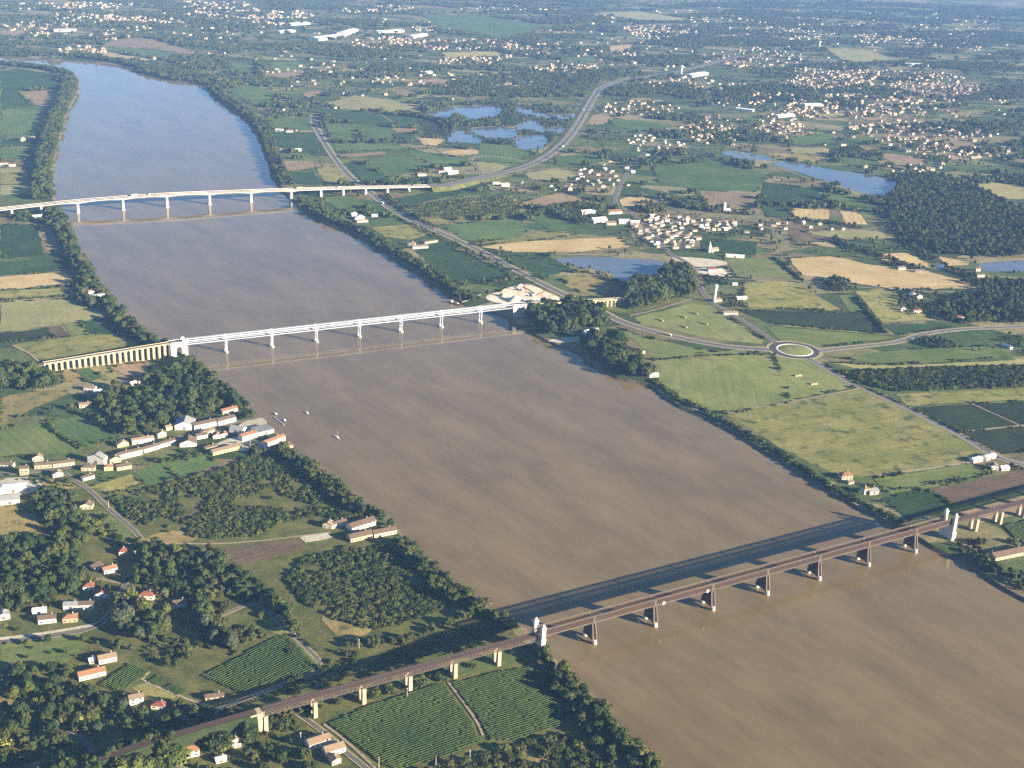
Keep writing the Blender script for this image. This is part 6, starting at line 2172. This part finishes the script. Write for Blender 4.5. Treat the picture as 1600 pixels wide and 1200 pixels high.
# far woods: copses wherever the far plain is neither field, water, road nor town
gx, gy = np.meshgrid(np.arange(-4600, 7200, 24.0), np.arange(2050, 11500, 24.0))
gx, gy = gx.ravel() + RNG.uniform(-11, 11, gx.size), gy.ravel() + RNG.uniform(-11, 11, gx.size)
pxy, dep = px_of(np.stack([gx, gy, np.full(gx.size, GZ)], -1))
inv = (pxy[:, 0] > -60) & (pxy[:, 0] < 1660) & (pxy[:, 1] > -25) & (pxy[:, 1] < 345)
gx, gy, pxy = gx[inv], gy[inv], pxy[inv]
m1 = fbm((gx * 0.88 + gy * 0.47) / 420.0, (-gx * 0.47 + gy * 0.88) / 190.0, 21, 5)
thr = np.interp(gy, [2000, 3200, 4200, 6000, 11000], [0.62, 0.59, 0.56, 0.55, 0.545])
k = m1 > thr
k |= RNG.random(len(gx)) < 0.035
gx, gy = gx[k], gy[k]
ok = np.ones(len(gx), bool)
for poly in EXCL:
    ok &= ~in_poly(gx, gy, poly)
near_road = np.zeros(len(gx), bool)
for ln, w in ROADS:
    P = np.array(ln)
    for q in range(0, len(gx), 2000):
        near_road[q:q + 2000] |= np.hypot(gx[q:q + 2000, None] - P[None, :, 0], gy[q:q + 2000, None] - P[None, :, 1]).min(1) < w + 12
H = np.array([(h[0], h[1]) for h in FARH] + [(a, b_) for a, b_, c_ in HOUSE_XY])
for q in range(0, len(gx), 1000):
    near_road[q:q + 1000] |= np.hypot(gx[q:q + 1000, None] - H[None, :, 0], gy[q:q + 1000, None] - H[None, :, 1]).min(1) < 19
ok &= ~near_road
gx, gy = gx[ok], gy[ok]
n = len(gx)
s = RNG.uniform(0.75, 1.2, n)
scatter('far_woodland', 'woods and hedgerows of the far plain fading into haze', gx, gy, s * RNG.uniform(0.8, 1.15, n), s, np.array(random.choices(ki('copse'), k=n)))
# single small trees of the middle distance
cx_, cy_ = RNG.uniform(-2500, 4200, 26000), RNG.uniform(1500, 6500, 26000)
pxy, dep = px_of(np.stack([cx_, cy_, np.full(cx_.size, GZ)], -1))
m = fbm(cx_ / 160.0, cy_ / 160.0, 77, 3)
k = (pxy[:, 0] > -30) & (pxy[:, 0] < 1630) & (pxy[:, 1] < 470) & (m > 0.46)
cx_, cy_ = cx_[k], cy_[k]
ok = clear(cx_, cy_, 2.0, True, True)
cx_, cy_ = cx_[ok], cy_[ok]
hs = RNG.uniform(0.5, 1.15, len(cx_))
scatter('far_trees', 'scattered trees and shrubs of the middle distance plain', cx_, cy_, hs, hs * RNG.uniform(0.85, 1.2, len(cx_)), np.array(random.choices(ki('far'), k=len(cx_))))

# the 300 trees that show largest stand singly, the rest of each wood is one mass
TA = np.array([(t[0], t[1], t[2]) for t in TREES])
pxy, dep = px_of(np.stack([TA[:, 0], TA[:, 1], np.full(len(TA), GZ + 4)], -1))
kb = np.array([3.3 if KINDS[t[4]] in ('bush', 'bushy', 'bushd', 'lime') else 10.0 for t in TREES])
app = TA[:, 2] * kb / dep
vis = (pxy[:, 0] > 2) & (pxy[:, 0] < 1598) & (pxy[:, 1] > 2) & (pxy[:, 1] < 1198)
sing = np.array([CLUSTERS[t[5]][2] and KINDS[t[4]] not in ('bush', 'bushy', 'bushd') for t in TREES])
app = np.where(vis & sing, app, -1)
force = np.array([KINDS[t[4]] == 'lime' for t in TREES])
app = np.where(force & vis, 9, app)
order = np.argsort(-app)
CBOX = {}
for i, t in enumerate(TREES):
    if app[i] > 0:
        q = CBOX.setdefault(t[5], [1e9, -1e9, 1e9, -1e9])
        q[0], q[1], q[2], q[3] = min(q[0], pxy[i, 0]), max(q[1], pxy[i, 0]), min(q[2], pxy[i, 1]), max(q[3], pxy[i, 1])
chosen = set(int(i) for i in order[:300] if app[i] > 0)
for i in chosen:
    x, y, hs, ws, k, c = TREES[i]
    nm, where, _ = CLUSTERS[c]
    t = empty('tree' if KINDS[k] != 'poplar' else 'poplar_tree', (x, y, ground_z(x, y)), random.uniform(0, 6.28))
    t.scale = (ws, ws, hs)
    kd = DESC[KINDS[k]]
    bx = CBOX[c]
    fx_ = (pxy[i, 0] - bx[0]) / max(1, bx[1] - bx[0])
    fy_ = (pxy[i, 1] - bx[2]) / max(1, bx[3] - bx[2])
    pos = (('upper', 'middle', 'lower')[min(2, int(fy_ * 3))] + ' ' + ('left', 'centre', 'right')[min(2, int(fx_ * 3))]).replace('middle left', 'left side').replace('middle right', 'right side').replace('middle centre', 'centre')
    hh = hs * (3.3 if KINDS[k] == 'lime' else 10.0)
    sz = 'tall' if hh > 14.5 else ('small' if hh < 9 else 'mid-sized')
    tag(t, '%s %s, %s of %s' % (sz, kd, pos, where), 'tree', '%ss in %s' % (kd, where))
    for pn, me in (('trunk', PROTO[k][1]), ('crown', PROTO[k][0])):
        o = bpy.data.objects.new(pn, me)
        COL.objects.link(o)
        o.parent = t
bycl = {}
for i, t in enumerate(TREES):
    if i not in chosen:
        bycl.setdefault(t[5], []).append(t)
for c, ts in bycl.items():
    nm, where, sg = CLUSTERS[c]
    a = np.array([(t[0], t[1], t[2], t[3], t[4]) for t in ts])
    if sg:
        lab = 'mass of trees forming ' + where
    else:
        lab = where
    scatter(nm, lab, a[:, 0], a[:, 1], a[:, 2], a[:, 3], a[:, 4].astype(int))
# dark leaf litter under the woods

# ------------------------------------------------------------------ vineyards with real rows
def vineyard(pts, da, db, spacing, label, h=1.25, w=0.95, z=GZ + 0.62):
    poly = GP(pts)
    fl = sheet('field', [poly], z - 0.12, M['soilgreen'], local=True, rz=0.0)
    tag(fl, 'grassy floor under the ' + label, kind='structure')
    A, B_ = np.array(G(*da)), np.array(G(*db))
    d = (B_ - A) / np.linalg.norm(B_ - A)
    n = np.array([-d[1], d[0]])
    P = np.array(poly)
    U_, V_ = P @ d, P @ n
    b = MB()
    v = V_.min() + spacing / 2
    while v < V_.max():
        xs = []
        for i in range(len(P)):
            j = (i + 1) % len(P)
            if (V_[i] > v) != (V_[j] > v):
                t = (v - V_[i]) / (V_[j] - V_[i])
                xs.append(U_[i] + t * (U_[j] - U_[i]))
        xs.sort()
        for a, e in zip(xs[::2], xs[1::2]):
            a += random.uniform(0.5, 2)
            e -= random.uniform(0.5, 2)
            m = max(2, int((e - a) / 1.6))
            base = len(b.v)
            gap_until = -1
            rings = []
            for k in range(m + 1):
                u = a + (e - a) * k / m
                wob = random.uniform(-0.15, 0.15)
                q = 0.8 + 0.35 * float(vnoise(np.array([u / 6.0]), np.array([v / 2.0]), 5)[0])
                if random.random() < 0.03:
                    q *= 0.25
                hh, ww = h * q * random.uniform(0.8, 1.15), w * q * random.uniform(0.8, 1.2) / 2
                c = d * u + n * (v + wob)
                for o_, zz in ((-ww * 0.8, 0.0), (-ww, hh * 0.65), (0.0, hh), (ww, hh * 0.65), (ww * 0.8, 0.0)):
                    pp = c + n * o_
                    b.v.append((pp[0], pp[1], z + zz))
            for k in range(m):
                for j in range(4):
                    i0 = base + k * 5 + j
                    b.f.append((i0, i0 + 1, i0 + 6, i0 + 5))
        v += spacing
    o = b.build('vine_rows', M['leaf_vine'])
    tag(o, 'rows of vines in the ' + label, kind='stuff')


vineyard([(312, 1057), (350, 1040), (400, 1012), (448, 990), (496, 1040), (470, 1056), (400, 1074), (375, 1084)], (310, 1060), (400, 1016), 3.0, 'vineyard left of the railway lane')
vineyard([(512, 1132), (560, 1110), (630, 1086), (696, 1068), (742, 1130), (752, 1160), (700, 1182), (620, 1206), (596, 1196)], (510, 1132), (700, 1072), 2.7, 'large vineyard below the railway, left plot')
vineyard([(704, 1068), (800, 1046), (846, 1040), (868, 1068), (898, 1112), (876, 1136), (800, 1158), (764, 1158), (748, 1126)], (700, 1076), (846, 1036), 2.7, 'large vineyard below the railway, right plot')
vineyard([(560, 1046), (600, 1022), (680, 990), (765, 970), (815, 980), (760, 1000), (640, 1036), (590, 1054)], (565, 1035), (600, 1070), 3.4, 'trackside vineyard behind the railway')
vineyard([(152, 1072), (205, 1036), (236, 1051), (214, 1066), (184, 1080)], (160, 1070), (214, 1040), 2.6, 'small garden vineyard beside the orange-roofed house')
vineyard([(1566, 822), (1612, 812), (1612, 838), (1585, 842)], (1570, 832), (1612, 818), 3.0, 'small vineyard under the railway at the right edge')
vineyard([(228, 1066), (246, 1056), (262, 1063), (244, 1073)], (230, 1066), (250, 1060), 1.8, 'vegetable plot beside the garden path, upper', h=0.7)
vineyard([(252, 1076), (270, 1068), (292, 1080), (276, 1088)], (255, 1076), (280, 1070), 1.8, 'vegetable plot beside the garden path, lower', h=0.7)

# ------------------------------------------------------------------ boats
def hull(L, W, H, mat, parent, name='hull'):
    st = [(-0.5, 0.62, 0.95), (-0.3, 0.95, 0.85), (0.0, 1.0, 0.8), (0.28, 0.8, 0.86), (0.44, 0.35, 0.98), (0.5, 0.04, 1.05)]
    vs, fs = [], []
    for t, w, z in st:
        for s in (-1, -0.7, 0.7, 1):
            vs.append((t * L, s * W / 2 * w, H * z if abs(s) == 1 else -0.25 * H))
    for i in range(len(st) - 1):
        for j in range(3):
            fs.append((i * 4 + j, i * 4 + j + 1, (i + 1) * 4 + j + 1, (i + 1) * 4 + j))
        fs.append((i * 4 + 3, i * 4, (i + 1) * 4, (i + 1) * 4 + 3))
    fs += [(3, 2, 1, 0), (20, 21, 22, 23)]
    return mesh_obj(name, vs, fs, mat, parent)


for x, y, L, rz, lab in ((527, 684, 11, -0.9, 'larger white sailing boat moored off the village quay'), (480, 646, 9, -0.9, 'smaller white sailing boat moored upstream of the other')):
    wx, wy = G(x, y, 0)
    bt = empty('sailing_boat', (wx, wy, 0.05), rz)
    tag(bt, lab, 'boat')
    hull(L, L * 0.3, 1.2, M['car_white'], bt)
    m = MB(); m.frustum((-0.3, 0), L * 0.2, L * 0.1, 1.0, L * 0.15, L * 0.08, 1.75); m.build('cabin', M['car_white'], bt)
    m = MB(); m.lathe((0.6, 0), [(0.14, 1.0), (0.1, L * 1.15)], 6); m.build('mast', M['iron_white'], bt)
    m = MB(); m.bar((0.6, 0, 2.4), (-L * 0.38, 0, 2.3), 0.2); m.build('boom', M['iron_white'], bt)
for x, y, L, lab in ((431, 648, 10, 'grey motor boat at the quay pontoon, upstream one'), (445, 658, 9, 'grey motor boat at the quay pontoon, downstream one'), (497, 661, 4, 'tiny grey dinghy between the two sailing boats')):
    wx, wy = G(x, y, 0)
    bt = empty('motor_boat' if L > 5 else 'dinghy', (wx, wy, 0.05), -0.75)
    tag(bt, lab, 'boat')
    hull(L, L * 0.32, 1.1, M['roof_grey'], bt)
    if L > 5:
        m = MB(); m.frustum((-0.6, 0), L * 0.22, L * 0.12, 0.9, L * 0.16, L * 0.1, 2.4); m.build('cabin', M['car_white'], bt)
    else:
        m = MB(); m.box(-0.2, 0.2, -0.5, 0.5, 0.7, 0.85); m.build('thwart', M['track'], bt)
a, b = np.array(G(428, 652, 0)), np.array(G(444, 664, 0))
pn = empty('pontoon', (*(a + b) / 2, 0.1), math.atan2(*(b - a)[::-1]))
L = float(np.linalg.norm(b - a))
tag(pn, 'narrow grey pontoon at the left-bank quay', 'pontoon')
for k in range(5):
    m = MB(); m.box(-L / 2 + L * k / 5 + 0.1, -L / 2 + L * (k + 1) / 5 - 0.1, -1.4, 1.4, -0.2, 0.6); m.build('float', M['roof_grey'], pn)
wx, wy = G(711, 475, 0)
bg_ = empty('barge', (wx, wy, 0.1), -0.62)
tag(bg_, 'rusty red-brown dredging barge moored at the sandy spit', 'barge')
hull(27, 7, 2.4, M['rust'], bg_)
m = MB(); m.box(-11, -6, -2.4, 2.4, 1.9, 5.2); m.build('wheelhouse', M['wall_white'], bg_)
m = MB(); m.frustum((3, 0), 5.5, 2.6, 1.9, 2.5, 1.0, 3.8); m.build('cargo', M['gravel'], bg_)
m = MB(); m.bar((-4, 0, 2.0), (-4, 0, 7), 0.5); m.bar((-4, 0, 7), (6, 0, 8.5), 0.4); m.build('crane', M['rust'], bg_)

# ------------------------------------------------------------------ sand yard
for x, y, r, h, mt, lab in ((806, 470, 17, 10, 'sand', 'big pale sand heap nearest the white road bridge'), (786, 463, 9, 7, 'gravel', 'grey gravel heap left of the big sand heap'),
                            (864, 473, 9, 4, 'gravel', 'low grey gravel heap at the right end of the sand yard'), (832, 472, 12, 5, 'sand', 'low pale sand heap in the middle of the yard'), (812, 447, 9, 4, 'gravel', 'small gravel heap at the back of the sand yard')):
    wx, wy = G(x, y)
    n = 18
    vs, fs = [], []
    prof = [(1.0, -0.2), (0.72, 0.27), (0.42, 0.6), (0.15, 0.9), (0.03, 1.0)]
    for q, (rr, zz) in enumerate(prof):
        for k in range(n):
            a = 2 * math.pi * k / n
            w = 1 + 0.16 * math.sin(3 * a + x) + random.uniform(-0.06, 0.06)
            vs.append((rr * r * w * math.cos(a) * 1.15, rr * r * w * math.sin(a), h * zz))
    for q in range(len(prof) - 1):
        for k in range(n):
            fs.append((q * n + k, q * n + (k + 1) % n, (q + 1) * n + (k + 1) % n, (q + 1) * n + k))
    fs.append(tuple(range((len(prof) - 1) * n, len(prof) * n)))
    o = mesh_obj('sand_heap' if mt == 'sand' else 'gravel_heap', vs, fs, M[mt], smooth=True)
    o.location = (wx, wy, GZ + 0.3)
    tag(o, lab, 'heap')
for x, y, rz, L, lab in ((826, 457, 2.6, 26, 'red and white conveyor at the back of the sand yard'), (842, 463, 0.4, 22, 'red conveyor at the right of the sand yard'), (818, 452, 1.2, 20, 'red conveyor beside the white hopper')):
    wx, wy = G(x, y)
    cv = empty('conveyor', (wx, wy, GZ + 0.2), rz)
    tag(cv, lab, 'conveyor')
    m = MB(); m.bar((-L / 2, 0, 0.8), (L / 2, 0, 8), 2.0, 1.0); m.build('belt_frame', M['red_paint'], cv)
    m = MB(); m.bar((-L / 2, 0, 1.6), (L / 2, 0, 8.8), 1.4, 0.3); m.build('belt', M['tyre'], cv)
    for s in (-1, 1):
        m = MB(); m.bar((L * 0.2, s * 1.2, 0), (L * 0.3, s * 1.0, 6.2), 0.4); m.build('leg', M['red_paint'], cv)
    m = MB(); m.frustum((-L / 2, 0), 1.4, 1.4, 0.2, 2.6, 2.6, 4.0); m.build('hopper', M['wall_white'], cv)

# ------------------------------------------------------------------ hay bales, poles
for i, (x, y) in enumerate(((1032, 501), (1067, 496), (1086, 490.5), (1069, 511.5), (1101, 506.5), (1247, 588), (1272, 601))):
    wx, wy = G(x, y)
    hb = empty('hay_stack', (wx, wy, GZ + 0.25), -0.75 + random.uniform(-0.1, 0.1) if i < 5 else 0.4)
    tag(hb, ('leftmost', 'middle upper', 'uppermost', 'lowest', 'rightmost', 'upper lone', 'lower lone')[i] + ' row of hay bales on the light green meadow', 'hay bales', 'hay bale rows')
    for k in range(5):
        m = MB(); m.box(-6 + k * 2.45, -6 + k * 2.45 + 2.3, -1.2, 1.2 , 0, 2.3 + random.uniform(-0.2, 0.2)); m.build('bale', M['hay'], hb)
POLES = [(170, 794, 'pale pole beside the lane below the village'), (212, 874, 'pale pole in the trees above the hamlet'), (561, 1013, 'pale pole above the trackside vineyard'), (636, 1090, 'grey pole in front of a railway pillar'),
         (734, 1188, 'pale pole at the lower edge of the vineyard'), (681, 1199, 'pale pole at the bottom edge near the vineyard'), (592, 1199, 'pale pole beside the lane at bottom edge'), (470, 1160, 'thin pole behind the farmhouse'),
         (166, 1190, 'pole beside the road junction at bottom left'), (391, 699, 'pole in front of the white quay building')]
for x, y, lab in POLES:
    wx, wy = G(x, y)
    p = empty('utility_pole', (wx, wy, GZ), random.uniform(0, 3))
    tag(p, lab, 'pole')
    m = MB(); m.lathe((0, 0), [(0.26, -0.2), (0.17, 10.5)], 7); m.build('mast', M['concrete'], p)
    m = MB(); m.box(-1.1, 1.1, -0.08, 0.08, 9.6, 9.8); m.build('crossarm', M['concrete'], p)
    for s in (-0.95, 0.95):
        m = MB(); m.lathe((s, 0), [(0.08, 9.8), (0.1, 10.0), (0.04, 10.1)], 6); m.build('insulator', M['glass'], p)

# ------------------------------------------------------------------ vehicles
def car(loc, rz, mat, lab, kind='car', tilt=0.0):
    c = empty(kind, loc, rz)
    c.rotation_euler = (0, -tilt, rz)
    tag(c, lab, 'truck' if kind == 'truck' else ('van' if kind == 'van' else 'car'))
    if kind == 'truck':
        m = MB(); m.box(-7.5, 4.0, -1.25, 1.25, 1.1, 4.0); m.build('trailer', M[mat], c)
        m = MB(); m.box(4.4, 6.6, -1.2, 1.2, 0.7, 3.2); m.build('cab', M['car_white'], c)
        m = MB(); m.box(6.55, 6.68, -1.0, 1.0, 1.9, 2.9); m.build('windscreen', M['glass'], c)
        wh = [(-6, 0.55), (-4.6, 0.55), (3.0, 0.55), (5.6, 0.55)]
        hw = 1.05
    elif kind == 'van':
        m = MB(); m.box(-2.6, 2.4, -1.0, 1.0, 0.5, 2.4); m.build('body', M[mat], c)
        m = MB(); m.box(2.36, 2.5, -0.85, 0.85, 1.4, 2.2); m.build('windscreen', M['glass'], c)
        wh = [(-1.7, 0.38), (1.6, 0.38)]
        hw = 0.95
    else:
        m = MB(); m.frustum((0, 0), 2.15, 0.88, 0.35, 2.1, 0.85, 0.95); m.build('body', M[mat], c)
        m = MB(); m.frustum((-0.2, 0), 1.4, 0.82, 0.95, 0.85, 0.65, 1.5); m.build('cabin', M['glass'], c)
        m = MB(); m.box(-1.0, 0.6, -0.63, 0.63, 1.5, 1.55); m.build('car_roof', M[mat], c)
        wh = [(-1.35, 0.33), (1.35, 0.33)]
        hw = 0.82
    for x, r in wh:
        for s in (-1, 1):
            n = 10
            vs = [(x + r * math.cos(2 * math.pi * k / n), s * hw + e, r + r * math.sin(2 * math.pi * k / n)) for e in (-0.12, 0.12) for k in range(n)]
            mesh_obj('wheel', vs, [tuple(range(n)), tuple(range(2 * n - 1, n - 1, -1))] + [(k, n + k, n + (k + 1) % n, (k + 1) % n) for k in range(n)], M['tyre'], c)
    return c


for u, v, kd, mt, lab in ((122, 5, 'truck', 'car_white', 'white lorry on the motorway viaduct between the second and third river piers'), (156, 6, 'van', 'car_white', 'white van just right of the white lorry on the viaduct'),
                          (30, -5, 'car', 'car_white', 'white car near the left end of the motorway viaduct'), (250, -6, 'car', 'car_white', 'white car in the middle of the motorway viaduct'),
                          (335, 6, 'car', 'car_dark', 'dark car right of the middle of the motorway viaduct'), (502, 6, 'truck', 'truck_yellow', 'yellowish lorry on the viaduct above the right bank'),
                          (600, 6, 'van', 'car_white', 'white van on the landward right end of the viaduct'), (455, -6, 'car', 'car_red', 'red car on the viaduct nearing the right bank'), (690, -6, 'car', 'car_white', 'white car at the landward right end of the viaduct')):
    p = M0 + dM * u + nM * v
    sl_ = (lin(zp_u, zp_z, u + 5) - lin(zp_u, zp_z, u - 5)) / 10
    car((p[0], p[1], lin(zp_u, zp_z, u) + 0.08), T_M if v < 0 else T_M + math.pi, mt, lab, kd, math.atan(sl_) * (1 if v < 0 else -1))
dE = np.array([math.cos(T_E), math.sin(T_E)])
for u, v, mt, lab in ((58, -1.8, 'car_white', 'white car on the white road bridge past the first pier'), (150, 1.8, 'car_dark', 'dark car on the white road bridge near the third pier'), (235, -1.8, 'car_white', 'white car midway on the white road bridge'), (330, 1.8, 'car_red', 'red car on the right half of the white road bridge')):
    p = o_e + dE * u + nE * v
    car((p[0], p[1], ET - 2.0), T_E if v < 0 else T_E + math.pi, mt, lab)
k = 0
for frac, side, kd, mt, lab in ((0.12, 1, 'car', 'car_white', 'white car on the motorway just past the viaduct end'), (0.2, -1, 'truck', 'car_white', 'white lorry on the motorway below the slip road'), (0.3, 1, 'car', 'car_dark', 'dark car on the motorway curve by the slip road'),
                                (0.36, -1, 'van', 'car_white', 'white van on the motorway curve beside the ponds'), (0.4, 1, 'truck', 'car_white', 'white lorry on the motorway beside the ponds'), (0.46, -1, 'car', 'car_red', 'red car on the motorway climbing past the ponds')):
    i = int(frac * (len(mline) - 2))
    p, q = mline[i], mline[i + 1]
    rz = math.atan2(q[1] - p[1], q[0] - p[0])
    o = offset_line(mline, side * 9.0)[i]
    car((o[0], o[1], mz[i] + 0.15), rz if side < 0 else rz + math.pi, mt, lab, kd)
for frac, side, kd, mt, lab in ((0.42, 1, 'van', 'car_white', 'white van on the main road above the riverside farm'), (0.3, 1, 'car', 'car_red', 'red car on the main road under the viaduct end'), (0.52, -1, 'truck', 'car_white', 'white lorry on the main road beside the riverside field'), (0.94, -1, 'truck', 'truck_yellow', 'yellow lorry on the main road nearing the roundabout'), (0.78, 1, 'car', 'car_white', 'white car on the main road just past the stone arches'), (0.63, -1, 'car', 'car_white', 'white car on the main road beside the dark crop field'), (0.86, 1, 'car', 'car_dark', 'dark car on the main road below the bale meadow')):
    i = int(frac * (len(N10) - 2))
    p, q = N10[i], N10[i + 1]
    rz = math.atan2(q[1] - p[1], q[0] - p[0])
    o = offset_line(N10, side * 3.0)[i]
    car((o[0], o[1], GZ + 0.7), rz if side < 0 else rz + math.pi, mt, lab, kd)

# ------------------------------------------------------------------ haze
hz = MB()
hz.box(-43000, 43000, -43000, 43000, -2.5, 700.0)
ho = hz.build('haze', None)
hm = bpy.data.materials.new('haze')
hm.use_nodes = True
nt = hm.node_tree
for n in list(nt.nodes):
    nt.nodes.remove(n)
out = nt.nodes.new('ShaderNodeOutputMaterial')
pv = nt.nodes.new('ShaderNodeVolumePrincipled')
pv.inputs['Color'].default_value = (0.28, 0.5, 1.0, 1.0)
pv.inputs['Density'].default_value = 0.000036
pv.inputs['Anisotropy'].default_value = -0.1
nt.links.new(pv.outputs[0], out.inputs['Volume'])
ho.data.materials.append(hm)
tag(ho, 'pale blue summer haze over the whole plain', kind='stuff')
